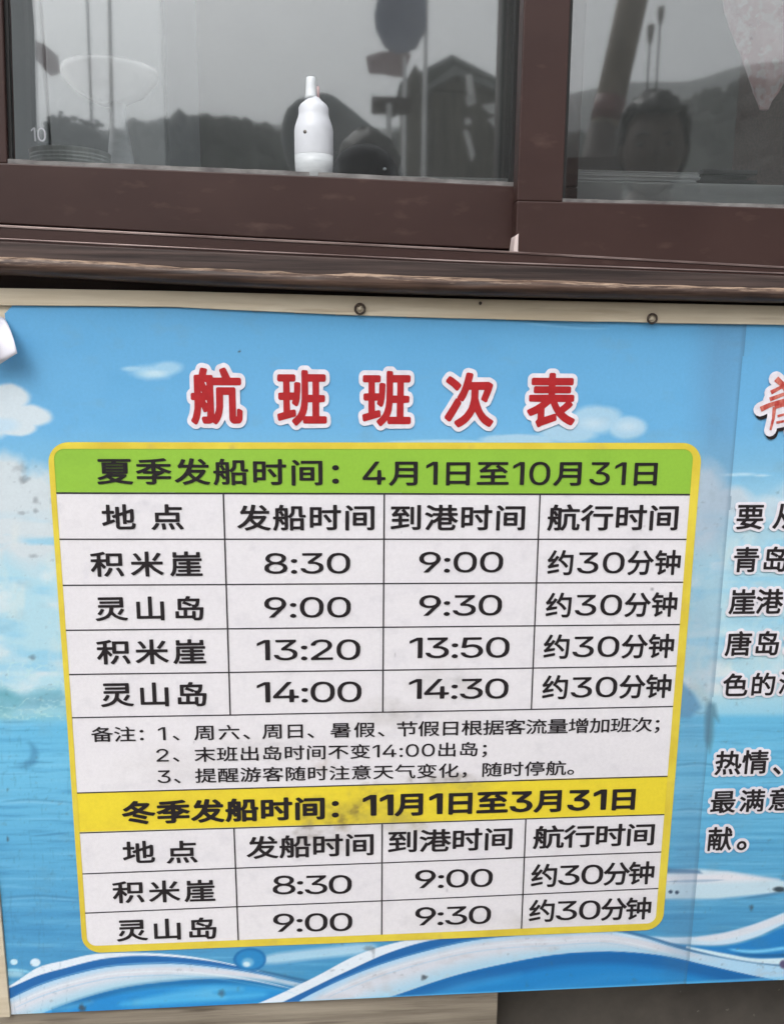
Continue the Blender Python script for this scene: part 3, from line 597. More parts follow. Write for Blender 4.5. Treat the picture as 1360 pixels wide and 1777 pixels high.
# ------------------------------------------------------------------ lettering
# outlines of the characters on the sign, one closed ring after another: x, y pairs in 250ths of 1.4 em;
# 255 closes a ring, 254 closes a character
SETS = (('M', '地点发船时间到港航行积米崖灵山岛约分钟夏季月日至：0123456789:要从青湾唐色的海热情最满意献、。'),
        ('L', '备注：1、周六日暑假节根据客流量增加班次；2末出岛时间不变40:3提醒游随注意天气化，停航。'),
        ('B', '冬季发船时间：13月日至0'), ('H', '航班次表青'), ('O', '航班次表青'), ('W', '要从青岛崖港唐湾色的海热情、最满意献。'))
OUTLINES = [
136,40,125,41,121,43,116,45,112,50,110,55,109,63,109,117,107,118,100,115,96,116,93,121,90,130,92,133,107,140,109,141,109,186,110,189,113,190,124,190,126,190,128,188,129,185,129,151,
129,150,132,150,144,155,146,157,146,205,149,207,162,207,164,206,165,204,165,168,166,165,169,166,182,171,191,177,201,173,203,171,203,116,201,97,199,92,197,89,193,86,187,84,182,84,171,
84,168,86,166,91,165,79,164,77,160,76,148,76,146,78,146,80,145,133,143,134,130,128,129,127,129,125,129,66,129,62,131,60,135,59,186,60,188,61,190,63,193,82,194,84,196,84,210,78,211,75,
210,67,209,58,205,49,201,45,196,42,183,40,255,45,65,43,67,39,79,39,81,40,83,42,85,60,92,62,94,63,142,62,143,61,144,44,144,41,145,40,148,40,161,41,163,43,164,60,164,62,165,63,202,64,
204,66,205,79,204,81,203,82,201,82,165,84,164,100,164,102,162,103,159,103,148,102,145,99,144,84,144,82,143,82,103,84,102,97,107,101,107,103,105,106,92,104,90,85,81,50,65,47,64,255,166,
102,180,102,181,102,182,104,183,112,184,131,184,147,183,150,170,145,166,142,165,106,255,254,55,37,52,37,42,43,40,45,41,47,52,60,65,83,67,84,69,84,81,81,83,79,83,76,75,59,63,42,58,38,
255,99,38,98,40,97,42,96,55,93,77,94,79,96,80,110,81,112,79,113,74,116,57,117,42,116,41,113,39,101,38,255,192,38,189,40,180,57,167,77,167,79,169,81,181,86,184,85,191,75,201,61,208,48,
208,45,207,43,195,38,255,144,38,143,41,139,52,130,76,131,78,133,80,145,82,148,81,152,73,158,58,162,45,161,43,159,41,147,38,255,65,89,63,90,62,93,62,150,64,152,66,152,110,152,113,153,
113,203,115,206,118,207,128,207,132,206,134,203,134,190,135,188,197,188,201,187,202,184,202,172,201,170,199,169,136,169,134,168,134,167,134,155,135,153,184,152,187,151,188,147,188,94,
188,91,187,89,182,89,255,82,109,167,108,168,111,168,132,167,133,165,133,83,133,82,132,81,130,81,111,255,254,199,36,184,39,168,45,157,50,141,60,123,49,110,44,88,36,84,36,76,48,76,51,
77,53,105,63,119,70,124,74,112,88,105,99,104,100,90,82,78,70,69,62,54,52,51,50,49,51,39,61,38,64,39,66,51,75,60,82,70,92,78,102,85,113,91,124,100,144,100,146,97,147,76,147,67,146,62,
144,60,144,58,146,54,158,54,160,59,166,64,175,68,185,72,199,73,201,77,202,89,199,92,198,93,197,93,194,90,186,83,169,83,167,84,167,104,166,106,167,109,180,113,205,115,207,118,208,131,
205,133,204,135,203,133,191,129,169,130,167,170,166,174,167,172,171,155,190,153,194,153,196,155,198,164,204,166,204,169,203,177,195,192,177,192,175,192,173,185,167,188,166,202,166,204,
165,205,162,205,150,204,148,203,147,125,147,123,145,120,135,121,134,124,134,171,134,178,135,185,132,189,129,190,126,188,120,180,103,170,88,158,74,159,72,162,70,177,63,191,58,208,54,
210,53,211,51,210,48,202,37,255,140,87,141,86,142,87,152,98,160,110,162,113,161,114,123,114,119,114,120,110,127,101,132,94,255,254,50,35,41,42,39,45,45,59,49,72,51,89,52,109,51,111,
43,111,41,113,40,115,40,124,40,127,42,129,50,129,52,130,52,180,53,183,56,185,69,185,71,185,76,205,78,207,81,207,94,204,96,203,96,201,91,187,92,185,114,185,116,184,117,182,118,138,118,
136,119,135,123,138,127,143,130,148,133,153,134,167,134,193,136,196,137,197,141,197,187,197,190,196,192,193,192,140,194,139,206,140,208,139,209,137,210,132,211,126,210,124,208,123,205,
122,186,122,181,123,177,126,174,130,173,137,172,178,170,179,155,179,154,178,153,177,152,157,151,148,149,142,145,135,141,129,130,119,135,118,196,118,199,116,200,115,200,111,200,42,199,
38,196,36,183,37,181,39,180,43,179,44,149,44,146,44,145,38,143,36,131,35,128,37,127,41,127,112,127,115,128,118,125,119,121,124,119,125,118,121,118,55,117,48,114,44,110,40,103,39,87,
38,84,40,79,52,80,54,83,56,96,56,99,57,99,76,98,77,97,77,88,74,85,75,76,94,71,101,68,73,64,56,60,46,56,38,53,35,255,146,63,177,63,180,64,181,96,180,99,149,99,146,98,145,66,255,98,89,
99,89,99,93,99,110,96,111,87,111,87,109,255,71,107,77,110,74,111,71,111,71,109,255,71,129,80,129,84,130,82,133,75,150,71,157,71,155,70,146,70,131,255,88,129,98,129,99,131,99,136,98,
136,88,131,87,130,255,98,141,99,142,99,146,99,166,96,167,86,167,85,166,89,160,255,71,161,81,166,77,167,71,167,70,164,255,254,141,38,139,39,138,41,133,53,133,55,134,57,137,58,157,58,
166,58,168,59,168,150,168,151,166,151,114,152,112,153,110,155,111,168,113,171,115,171,168,172,169,174,169,204,172,206,186,206,188,205,189,203,190,172,192,171,208,171,210,169,211,166,
210,155,209,152,207,151,191,151,190,151,189,149,189,59,188,51,186,46,184,44,177,40,162,38,255,50,55,48,56,47,59,47,189,49,191,51,192,107,191,108,190,109,188,110,166,109,72,108,70,105,
69,68,69,67,68,66,58,65,56,62,55,255,67,88,87,88,90,89,90,119,89,122,70,122,67,121,66,91,255,146,88,144,91,118,132,118,135,119,137,130,143,133,143,135,141,153,114,163,99,162,96,160,
94,150,88,255,67,141,87,141,90,141,90,170,89,173,70,173,67,172,66,144,255,254,52,36,50,38,49,41,49,163,50,166,52,167,65,167,68,165,69,162,69,40,68,37,66,36,255,169,37,167,38,166,40,
162,51,162,54,165,56,180,56,181,56,182,58,181,177,178,178,98,178,96,179,95,182,95,193,97,196,101,197,197,197,200,196,202,195,202,190,202,49,199,43,193,39,183,37,255,92,68,89,69,88,72,
88,151,89,154,91,156,93,156,157,156,161,155,162,153,162,151,162,73,162,69,158,68,255,108,86,142,86,143,88,142,102,139,103,108,103,107,99,107,88,255,108,121,142,121,143,124,142,137,139,
138,108,137,107,133,107,123,255,75,166,63,181,52,194,52,196,53,198,64,204,67,203,77,195,86,184,90,177,90,174,88,172,78,166,255,254,163,40,161,41,160,43,155,55,156,59,158,60,180,60,181,
60,182,61,182,201,183,203,185,204,199,204,202,202,202,199,202,62,201,53,198,46,195,44,192,42,179,40,255,50,45,48,46,46,48,44,60,44,63,48,65,84,71,85,74,85,91,84,94,83,95,54,95,52,96,
50,99,50,111,51,113,54,114,84,114,85,116,85,132,84,133,80,132,58,129,55,129,54,131,50,142,50,145,56,151,60,157,68,170,70,176,68,177,49,177,46,177,45,181,45,193,47,195,50,195,138,195,
142,195,143,193,144,190,143,180,142,177,139,177,120,177,117,176,138,146,143,137,143,134,134,127,130,126,127,127,123,135,121,136,105,135,99,133,102,132,104,130,104,116,105,114,136,114,
139,113,140,110,140,99,138,96,105,95,104,92,105,76,107,75,135,80,139,80,141,79,142,77,142,67,142,64,140,63,138,62,255,150,77,148,78,147,81,147,188,148,190,150,192,162,192,165,190,166,
187,166,80,165,78,163,77,255,80,151,95,152,107,153,109,154,109,156,101,166,100,168,102,171,108,176,100,177,95,176,94,176,80,154,255,254,127,38,120,39,116,41,112,45,109,49,108,55,108,
94,107,98,92,86,89,85,86,87,85,86,71,58,61,40,58,39,56,39,46,46,44,48,44,52,55,72,73,109,75,110,77,110,84,106,86,107,98,117,104,125,109,132,108,133,106,134,84,134,82,132,76,124,74,123,
72,123,54,134,41,141,39,144,40,147,47,156,48,157,50,157,60,153,79,142,80,144,80,150,83,152,110,152,111,153,112,155,112,164,111,166,91,167,88,168,87,172,83,169,80,169,68,178,49,190,48,
192,49,195,54,202,57,205,61,205,72,199,83,192,92,186,109,185,111,186,112,187,112,203,113,205,116,207,128,206,130,205,131,204,132,188,132,186,156,185,159,186,160,187,160,203,161,205,
164,207,176,207,178,206,180,204,180,188,181,186,203,185,206,183,207,171,206,168,203,167,181,166,180,164,180,155,180,153,182,153,208,152,209,152,211,150,212,138,210,135,207,134,185,134,
184,133,183,132,188,126,195,117,204,109,213,103,214,101,213,98,204,88,201,87,195,90,182,101,181,98,181,79,180,77,179,76,129,75,127,74,127,73,127,60,128,58,129,57,136,56,174,56,178,57,
180,58,182,62,184,74,186,76,188,76,199,71,201,69,201,64,200,57,197,48,195,44,192,42,188,39,183,38,255,128,93,161,93,163,95,162,103,162,104,160,105,128,104,127,104,127,102,127,95,255,
127,123,163,122,165,123,166,124,161,132,160,134,134,134,132,134,131,132,127,125,255,132,153,159,153,160,155,159,166,156,167,132,166,132,162,132,155,255,254,50,35,41,42,39,44,39,46,45,
60,48,70,50,82,52,100,51,111,50,111,42,112,40,114,40,125,40,127,42,129,50,129,52,130,52,184,55,186,68,186,73,205,74,207,76,208,79,208,92,205,93,203,94,201,89,189,89,186,91,186,110,185,
112,184,113,179,114,177,148,178,148,181,139,200,139,202,141,205,154,209,157,208,159,205,172,178,204,177,208,176,209,173,209,162,208,160,206,159,115,159,113,158,113,155,113,57,114,57,
115,58,119,64,123,75,125,83,126,98,126,142,127,146,131,147,185,147,188,146,189,143,189,59,190,57,191,56,194,56,195,57,196,65,196,77,198,80,201,80,211,75,212,71,210,51,209,46,206,41,
202,39,198,38,183,38,177,40,172,44,170,48,170,55,169,127,167,129,148,129,146,128,146,127,145,94,144,80,142,71,139,61,134,51,129,44,124,37,122,36,120,36,112,41,109,42,103,39,94,38,82,
37,79,39,75,51,75,53,78,55,92,56,94,56,94,75,93,77,85,74,81,75,73,93,71,96,66,66,63,53,56,38,53,35,255,93,91,94,92,94,94,94,111,91,111,83,111,83,110,255,71,129,78,129,81,130,79,133,
75,143,71,149,71,147,70,138,70,131,255,85,129,93,129,94,131,94,134,92,134,87,132,85,130,84,130,255,93,144,94,145,94,149,94,167,91,168,71,168,71,166,71,164,79,166,83,164,255,254,70,36,
68,37,67,40,66,108,65,108,64,108,52,98,49,97,47,98,40,106,38,109,37,112,39,115,55,128,65,138,77,152,87,167,89,168,91,169,104,164,106,162,106,160,99,148,86,131,86,38,85,36,83,36,255,
138,37,136,38,134,40,130,52,131,55,134,56,160,56,162,57,162,126,161,127,159,127,105,128,103,129,102,131,102,143,103,145,105,147,108,147,205,147,208,146,209,144,210,140,209,131,208,128,
205,127,185,127,183,126,183,55,182,49,180,45,175,40,169,38,156,36,255,48,151,39,163,39,165,41,168,64,187,82,207,85,207,98,201,99,199,99,196,88,183,73,169,61,158,52,152,50,151,255,114,
177,111,178,110,181,110,193,111,195,113,196,200,196,203,195,204,193,204,180,203,178,202,177,255,254,76,36,73,37,72,40,72,93,72,99,70,97,57,75,50,68,48,68,46,70,39,81,39,83,40,86,47,
96,57,112,64,126,68,135,66,136,45,136,42,137,40,140,41,153,42,155,44,155,71,156,72,158,72,176,71,177,70,177,48,174,44,174,43,176,39,186,40,190,42,191,85,199,105,205,108,205,110,203,
116,195,117,191,114,188,92,181,92,157,93,156,94,155,117,155,118,156,119,158,119,191,121,194,197,194,201,193,202,192,203,189,203,114,202,110,200,109,198,109,122,109,120,110,119,112,118,
136,95,136,95,135,95,134,117,108,118,105,118,103,111,92,109,91,107,90,104,92,94,107,93,108,92,108,92,39,91,37,89,36,255,119,36,107,44,106,46,107,49,115,60,122,71,132,96,136,98,149,94,
151,92,151,89,145,73,140,62,135,52,126,41,123,37,255,193,38,191,40,186,53,179,70,168,89,169,92,170,93,182,98,184,97,186,96,191,89,204,64,210,47,210,45,208,43,196,38,255,139,128,179,
128,182,129,183,171,182,174,142,175,139,174,139,131,255,254,118,36,116,37,115,40,114,97,114,101,112,99,98,83,86,70,70,56,55,45,52,45,50,45,40,56,39,59,40,61,58,73,75,88,90,103,99,117,
99,118,96,118,45,118,44,120,43,122,43,134,44,137,47,138,114,138,114,141,115,204,116,206,118,206,131,207,134,206,135,203,135,141,136,138,203,138,205,137,207,136,207,122,206,120,205,118,
154,118,151,118,151,117,162,102,175,89,192,75,209,64,211,62,211,60,210,58,201,47,199,46,196,47,178,60,164,71,155,80,138,101,136,102,135,98,135,39,134,37,132,36,255,166,141,154,147,152,
148,152,151,166,173,178,196,180,198,182,198,196,192,198,191,198,188,194,180,174,148,169,142,255,81,143,78,145,69,164,54,187,54,189,55,191,67,196,69,196,71,195,79,185,91,166,97,153,97,
150,95,148,84,143,255,254,50,37,39,46,38,49,47,67,52,86,54,115,54,155,56,158,60,159,200,159,203,159,205,157,206,155,206,144,205,142,203,141,149,141,146,140,146,136,147,134,190,134,192,
132,193,129,193,120,191,117,148,117,146,116,146,115,146,111,147,109,198,109,200,107,201,106,201,97,200,93,198,92,147,91,146,90,146,85,146,84,148,83,193,83,195,80,196,72,195,69,192,67,
147,67,146,66,146,60,146,58,148,57,206,57,208,55,209,53,209,43,207,40,203,39,69,40,67,42,67,52,67,55,69,57,123,57,125,57,126,59,126,65,125,67,83,67,81,69,80,72,80,80,82,83,124,83,125,
84,126,85,126,90,125,91,79,92,76,92,74,95,69,69,65,57,59,46,55,40,53,37,255,75,108,79,109,125,109,126,111,126,115,125,117,85,117,83,120,83,129,83,132,86,134,125,134,126,136,125,140,
122,141,75,140,74,137,74,112,255,58,164,55,166,54,169,54,198,55,201,57,202,70,202,73,201,74,198,75,184,75,183,78,182,114,183,114,185,115,204,116,206,118,207,131,207,134,206,135,203,
135,184,136,183,137,182,176,182,177,185,177,199,179,201,182,202,194,202,196,201,197,199,198,168,197,166,195,164,255,254,50,35,47,37,41,47,40,49,41,51,43,53,63,58,79,64,91,71,99,78,107,
89,111,99,114,113,115,125,115,127,113,128,59,128,58,129,57,132,57,143,58,146,62,147,166,147,169,148,169,150,169,154,167,155,70,155,67,156,65,159,65,168,66,171,68,172,167,172,169,174,
169,179,168,180,166,181,60,181,58,182,57,184,57,196,58,198,60,199,63,200,184,200,187,199,189,195,189,133,188,130,187,128,184,128,137,128,137,126,133,103,137,94,144,85,151,77,159,71,
169,66,181,61,194,58,207,56,210,54,211,52,210,50,203,38,200,37,186,39,173,43,160,48,152,53,142,59,134,67,125,78,124,77,117,68,111,60,103,54,96,50,79,42,65,38,255,168,76,158,82,157,84,
157,86,169,108,175,119,176,121,179,121,191,114,192,112,192,110,184,95,174,78,171,76,255,64,76,53,83,52,85,52,87,62,102,70,119,72,120,75,120,86,116,87,114,87,111,83,100,75,85,68,77,66,
76,255,254,182,37,180,37,178,39,178,48,176,50,57,50,53,51,52,55,52,164,52,167,53,169,56,170,68,170,71,169,72,167,72,72,73,70,77,70,112,70,114,70,114,71,114,200,115,203,116,204,119,205,
131,205,134,204,135,202,135,74,136,70,175,70,178,71,178,167,180,169,182,170,195,170,198,169,199,164,199,40,198,38,196,37,255,254,154,37,152,38,150,40,148,47,143,49,141,52,139,53,57,
53,54,54,53,55,52,58,52,98,53,101,54,102,67,103,69,102,71,101,71,98,71,74,72,72,93,71,95,72,95,73,96,105,96,110,93,110,69,111,67,112,65,114,65,185,66,188,67,189,70,190,105,190,107,192,
112,206,114,207,116,208,130,206,133,204,134,201,129,191,130,190,179,190,181,189,183,188,183,183,182,172,180,155,178,145,174,137,170,133,165,130,171,129,199,129,201,128,203,127,203,122,
201,91,198,62,196,53,194,47,191,43,186,40,177,37,255,161,56,173,56,175,57,176,59,178,65,180,78,182,110,179,110,115,110,115,74,116,72,117,72,140,72,141,74,141,99,142,101,143,103,146,
103,156,103,159,102,160,99,160,59,255,86,129,138,129,143,130,140,139,138,142,137,141,133,137,130,136,117,144,92,155,90,157,91,160,98,170,96,171,89,171,86,170,85,168,85,132,255,148,148,
156,148,158,150,162,163,162,168,162,170,112,171,105,170,132,157,139,152,142,149,255,254,152,37,148,38,146,40,141,52,142,56,145,57,156,56,172,56,175,58,178,64,179,75,182,98,184,153,183,
154,181,155,138,155,136,153,128,137,128,136,134,138,137,137,157,118,171,101,172,98,171,95,160,86,158,86,156,87,146,101,138,110,123,125,121,128,117,130,107,137,106,139,106,141,119,162,
126,180,133,204,135,206,137,207,150,204,153,202,152,197,146,176,146,174,200,174,202,173,204,170,203,139,201,95,199,67,195,51,190,44,186,41,182,38,174,37,255,45,47,43,48,42,49,40,61,
40,64,42,66,108,78,112,78,114,76,115,64,114,62,112,60,255,46,84,45,86,41,96,41,100,50,107,61,120,68,128,67,129,64,129,47,126,45,126,43,129,39,140,39,143,45,148,54,161,66,182,77,204,
79,206,81,206,94,201,95,199,95,197,86,178,69,149,71,148,75,148,83,150,94,167,97,169,100,168,109,163,111,161,112,158,111,156,103,144,78,112,78,110,80,109,106,113,110,113,112,110,112,
98,111,96,109,95,63,87,49,83,255,254,54,36,45,48,45,52,47,54,60,59,70,65,81,74,87,83,92,93,96,103,99,118,98,119,97,119,69,120,67,121,65,125,57,120,54,119,42,130,41,132,41,134,57,149,
69,163,81,181,90,201,92,203,94,203,109,199,111,197,111,195,99,170,90,155,80,142,79,141,80,140,174,140,174,142,163,156,151,174,141,194,141,197,143,199,154,203,158,203,170,183,181,166,
194,151,209,138,210,135,209,132,198,121,194,121,186,129,185,129,184,129,180,70,177,55,174,48,171,44,167,41,158,38,148,37,130,38,126,39,125,40,120,54,120,56,121,58,124,58,134,58,152,
58,154,58,156,60,158,68,160,81,163,117,162,119,160,119,123,119,121,119,120,118,116,97,111,84,105,72,97,62,86,51,74,43,57,36,255,254,152,36,150,37,149,40,148,93,146,94,132,94,131,93,
131,86,129,84,127,83,116,83,114,84,113,86,112,98,111,100,91,100,89,99,88,72,89,70,90,70,107,78,111,78,113,76,115,66,115,63,114,61,71,38,67,39,60,48,60,52,66,59,69,64,69,70,69,98,67,
100,47,100,45,100,43,103,43,115,44,117,46,118,68,119,69,121,69,134,68,135,67,136,56,136,54,137,53,139,52,144,48,145,46,146,39,160,40,162,47,171,55,183,64,204,66,206,71,206,80,203,83,
202,83,199,80,189,80,187,109,186,112,185,113,183,113,170,114,169,148,170,149,172,149,205,152,207,166,206,168,205,169,203,169,172,170,170,203,169,205,169,206,167,207,164,206,87,205,85,
203,84,190,84,188,86,187,92,186,94,170,94,169,91,169,39,167,37,165,36,255,132,114,146,114,148,115,149,146,148,149,134,150,131,149,131,117,255,170,114,184,114,187,115,187,146,186,149,
172,150,169,149,169,117,255,89,119,111,118,112,119,112,167,69,167,67,165,61,156,61,155,63,154,105,154,108,153,109,150,109,140,108,137,106,136,91,136,89,135,88,121,255,254,47,36,44,38,
40,48,40,51,42,54,82,59,99,63,102,65,86,79,68,70,53,64,49,66,41,76,41,78,43,80,58,86,70,91,82,99,87,104,84,104,67,105,65,105,64,107,63,172,64,175,65,177,68,177,109,177,111,178,111,180,
111,181,109,181,49,181,47,182,46,185,46,195,47,197,49,198,52,199,199,199,203,198,204,195,204,185,203,182,201,181,136,181,134,181,133,179,133,178,135,177,182,177,184,177,186,176,187,
172,187,110,186,106,183,105,170,104,118,104,116,104,115,103,119,102,170,102,179,97,181,95,182,93,178,87,169,78,152,64,156,62,174,59,209,54,211,52,211,49,204,37,202,36,198,36,168,40,
148,45,125,52,91,43,69,39,255,125,73,128,73,137,78,144,82,146,84,141,85,109,85,109,84,112,81,255,84,120,164,120,166,120,166,122,166,123,164,123,86,123,83,123,255,84,139,164,139,166,
139,166,141,166,142,164,143,86,143,83,142,255,84,159,164,158,166,159,166,160,166,162,164,162,86,162,83,161,255,254,92,37,90,38,89,40,84,50,84,53,88,55,111,55,115,55,115,58,115,71,112,
72,46,72,44,73,43,76,43,89,45,90,47,91,114,91,115,92,116,98,117,101,125,105,119,106,76,106,73,108,73,114,71,115,53,107,51,107,49,107,40,118,40,121,41,123,69,135,87,146,92,150,88,151,
45,152,43,154,43,166,44,168,47,169,113,169,114,171,114,178,114,179,113,180,60,177,58,180,55,191,55,193,58,195,88,196,116,198,149,202,173,206,176,206,187,196,188,193,187,191,184,189,
171,187,136,182,135,180,135,170,137,169,203,169,206,169,208,166,208,155,207,153,205,152,162,151,158,150,162,146,177,138,191,131,208,124,210,123,210,120,202,109,199,108,196,108,176,116,
175,112,171,109,161,102,141,92,147,91,205,91,207,90,208,87,207,74,206,73,203,72,137,72,136,70,136,52,135,47,133,44,130,41,125,38,119,37,255,90,124,114,124,114,126,114,142,113,143,111,
142,92,126,90,125,255,135,124,156,124,161,125,159,126,138,143,135,144,135,139,135,125,255,254,49,36,39,46,38,49,42,54,48,61,55,72,61,83,66,99,68,111,69,128,69,193,70,196,72,197,75,198,
181,198,184,197,186,193,186,57,184,49,182,44,176,40,169,38,159,37,135,37,133,37,132,39,126,52,127,56,129,57,159,57,164,58,165,88,164,91,87,92,85,90,77,69,68,53,61,44,54,37,52,36,255,
89,112,163,111,165,114,164,133,164,134,161,135,91,135,89,132,88,114,255,91,155,163,155,165,157,164,176,164,177,161,178,91,177,90,177,90,175,90,157,255,254,67,38,65,40,64,43,64,189,65,
193,66,194,69,195,182,195,186,194,187,192,188,189,188,44,187,41,184,39,169,39,167,42,166,48,164,49,88,49,85,48,84,41,82,38,255,85,70,166,70,167,73,166,112,163,113,85,113,84,108,84,72,
255,85,133,166,133,167,136,166,174,163,175,85,174,84,170,84,136,255,254,45,43,43,44,42,47,42,59,43,61,44,62,112,63,114,63,114,66,114,86,114,88,62,89,60,89,58,91,58,104,59,106,60,107,
114,108,114,111,114,128,114,130,110,130,75,128,63,126,59,127,55,140,55,144,62,148,68,154,85,171,88,177,85,178,48,178,47,180,46,182,46,193,48,196,52,197,197,197,200,197,202,196,203,193,
203,182,202,179,200,178,158,178,154,177,179,156,196,139,201,133,201,130,200,128,189,121,187,120,184,121,178,128,173,133,140,131,135,131,135,129,135,110,136,108,191,107,192,106,193,104,
193,91,191,89,189,89,136,88,135,86,135,65,135,63,138,62,206,62,207,61,208,58,208,47,207,44,203,43,255,92,148,98,148,149,150,153,151,153,152,152,154,140,163,139,166,140,169,150,177,145,
178,117,177,93,151,92,149,255,254,80,49,73,51,67,55,64,61,63,67,65,74,69,79,76,82,83,83,89,81,94,76,97,70,97,64,95,57,91,53,86,50,255,77,137,70,140,65,145,63,153,64,158,67,164,71,168,
77,170,84,170,90,168,94,163,97,157,97,150,95,144,90,140,84,137,255,254,73,52,65,54,59,57,54,62,50,68,47,76,45,84,44,94,44,105,45,114,47,122,50,129,54,136,59,141,64,144,72,146,79,146,
87,144,93,141,97,137,103,129,106,122,108,112,108,90,107,82,105,73,102,67,97,60,92,56,86,53,78,52,255,73,63,78,63,82,64,86,66,89,70,94,78,96,92,96,107,95,115,93,122,90,127,87,131,83,
134,77,135,69,133,66,131,62,127,58,117,56,103,56,95,57,85,60,75,65,67,69,65,255,254,74,53,73,54,73,56,73,130,72,131,71,131,52,118,51,120,51,128,52,131,71,145,83,145,85,144,86,142,86,
55,85,54,84,53,255,254,48,53,47,56,47,61,47,63,87,106,91,112,92,120,91,126,88,131,82,134,75,135,69,134,63,130,61,126,58,118,48,118,47,119,47,120,47,125,49,130,55,138,60,142,65,144,72,
146,78,146,89,144,97,138,102,130,104,121,103,112,100,105,94,96,67,68,66,65,66,65,68,64,105,64,106,62,106,54,105,53,103,53,255,254,71,52,60,54,55,57,50,60,45,68,43,76,44,77,45,78,55,
77,58,71,61,67,65,65,71,63,78,63,82,64,87,67,91,70,93,75,94,81,92,87,89,91,85,94,82,96,73,97,65,97,64,98,63,100,63,106,64,108,85,132,84,133,82,134,49,134,48,136,48,144,49,145,51,145,
102,145,103,143,102,135,78,107,79,106,88,105,93,102,98,99,102,95,105,89,106,83,106,76,105,70,101,63,97,59,92,56,82,52,255,254,87,53,85,55,85,70,84,72,44,72,43,73,42,75,42,81,43,84,78,
143,80,145,82,145,90,145,91,144,91,142,57,84,58,83,60,83,85,84,85,86,86,110,89,111,95,111,97,110,98,84,99,83,109,83,110,81,110,74,108,72,98,71,97,55,97,54,255,254,72,52,63,54,58,56,
53,60,50,64,47,69,46,73,46,77,48,78,57,77,61,69,65,66,72,63,79,63,86,66,91,72,93,79,94,83,93,87,91,93,88,97,84,100,79,102,73,102,68,102,58,97,49,98,48,99,48,104,52,144,53,145,55,145,
100,145,101,143,102,139,101,135,100,134,66,134,64,133,63,132,61,113,61,110,70,113,77,114,84,113,90,111,97,106,101,101,104,95,106,87,106,79,105,73,102,67,98,61,93,57,86,54,77,52,255,
254,73,52,67,53,61,56,56,59,52,64,49,70,47,77,47,89,49,97,54,106,80,144,82,145,92,145,93,144,92,142,73,115,71,110,79,110,88,109,93,106,99,102,103,95,105,88,106,82,105,74,101,65,93,57,
89,54,83,52,77,52,255,74,63,81,64,86,66,91,71,93,78,93,86,90,93,85,98,78,100,71,100,65,96,61,91,59,85,59,77,62,70,67,65,255,254,54,53,53,54,54,56,92,132,91,133,89,134,48,134,46,135,
46,144,49,145,105,145,106,142,105,132,67,55,65,54,64,53,255,254,73,52,66,53,60,55,55,58,50,62,47,66,45,71,45,82,46,87,49,93,53,97,59,101,52,108,48,116,48,124,49,128,51,133,55,139,63,
144,72,146,79,146,87,144,94,141,99,136,103,130,104,123,103,114,99,107,93,101,100,96,105,90,107,83,108,76,105,66,102,62,97,58,93,55,86,53,78,52,255,71,63,77,63,85,64,89,67,93,71,95,77,
95,83,91,89,87,92,80,95,72,95,64,92,59,86,58,83,57,78,59,71,63,66,255,73,106,79,106,84,108,89,112,91,116,92,121,91,127,88,131,82,134,75,135,69,134,63,130,61,125,60,118,62,113,67,108,
255,254,60,53,59,54,60,56,78,83,81,88,71,88,65,89,58,93,52,98,48,105,47,111,47,121,48,125,52,135,55,138,62,143,67,145,73,146,79,146,85,145,91,142,96,139,102,131,105,121,106,115,105,
107,101,97,95,88,73,54,70,53,255,75,98,82,99,88,102,92,107,93,113,93,122,90,128,85,133,78,135,71,134,65,131,61,125,59,119,60,110,63,104,67,100,255,254,51,52,47,54,45,56,44,59,44,63,
46,66,48,69,51,70,54,70,57,68,60,65,61,62,61,59,60,56,57,53,54,52,255,50,102,47,103,45,106,44,109,44,113,46,116,49,118,52,119,56,118,59,117,61,114,61,111,61,107,60,105,57,102,54,101,
255,254,52,37,49,39,43,49,43,52,45,54,80,58,92,60,96,62,92,63,70,68,67,69,66,71,67,74,78,87,79,91,77,92,44,92,42,94,42,96,42,108,44,110,46,110,93,110,95,112,98,118,97,119,95,119,58,
119,55,121,54,126,54,167,55,171,58,172,92,173,93,174,94,179,93,180,91,181,47,181,46,182,45,185,45,195,46,198,48,199,51,199,200,199,204,198,205,195,205,185,204,182,203,181,157,181,155,
180,154,178,155,174,156,172,193,172,197,171,198,167,198,125,197,120,193,119,124,119,122,118,118,112,119,111,122,110,203,110,207,109,208,107,208,103,208,95,207,92,204,92,173,91,165,79,
156,68,158,67,201,53,202,52,203,50,202,46,193,38,189,36,161,46,132,54,116,47,98,43,78,39,255,129,74,132,75,141,82,148,89,148,91,147,91,106,91,104,90,99,82,99,81,101,80,255,74,137,93,
137,94,139,93,153,91,154,74,154,73,152,73,147,73,139,255,114,137,134,137,135,139,135,153,132,154,114,154,113,152,113,147,113,139,255,155,137,177,137,178,139,177,153,174,154,155,154,
155,152,154,147,154,139,255,114,173,134,173,135,174,135,179,133,181,114,180,113,178,113,174,255,254,54,37,42,46,40,48,40,50,50,64,58,78,64,93,68,108,73,128,75,143,78,174,79,198,80,202,
83,203,94,203,98,202,100,200,100,196,100,186,96,144,114,121,128,98,129,97,131,99,135,111,140,132,144,155,148,201,149,202,152,203,165,203,167,202,169,200,169,196,163,141,166,128,174,
106,184,85,191,73,196,68,209,56,210,54,209,51,199,39,195,39,191,42,179,54,173,63,163,81,156,97,154,99,144,74,135,59,128,50,119,39,116,37,113,38,100,47,99,50,100,52,113,66,121,77,123,
82,117,80,114,81,102,102,94,113,92,115,91,113,84,86,76,65,68,51,60,39,57,37,255,254,72,36,69,37,68,40,68,122,69,125,70,126,74,127,178,127,181,127,182,125,183,122,183,50,182,44,178,41,
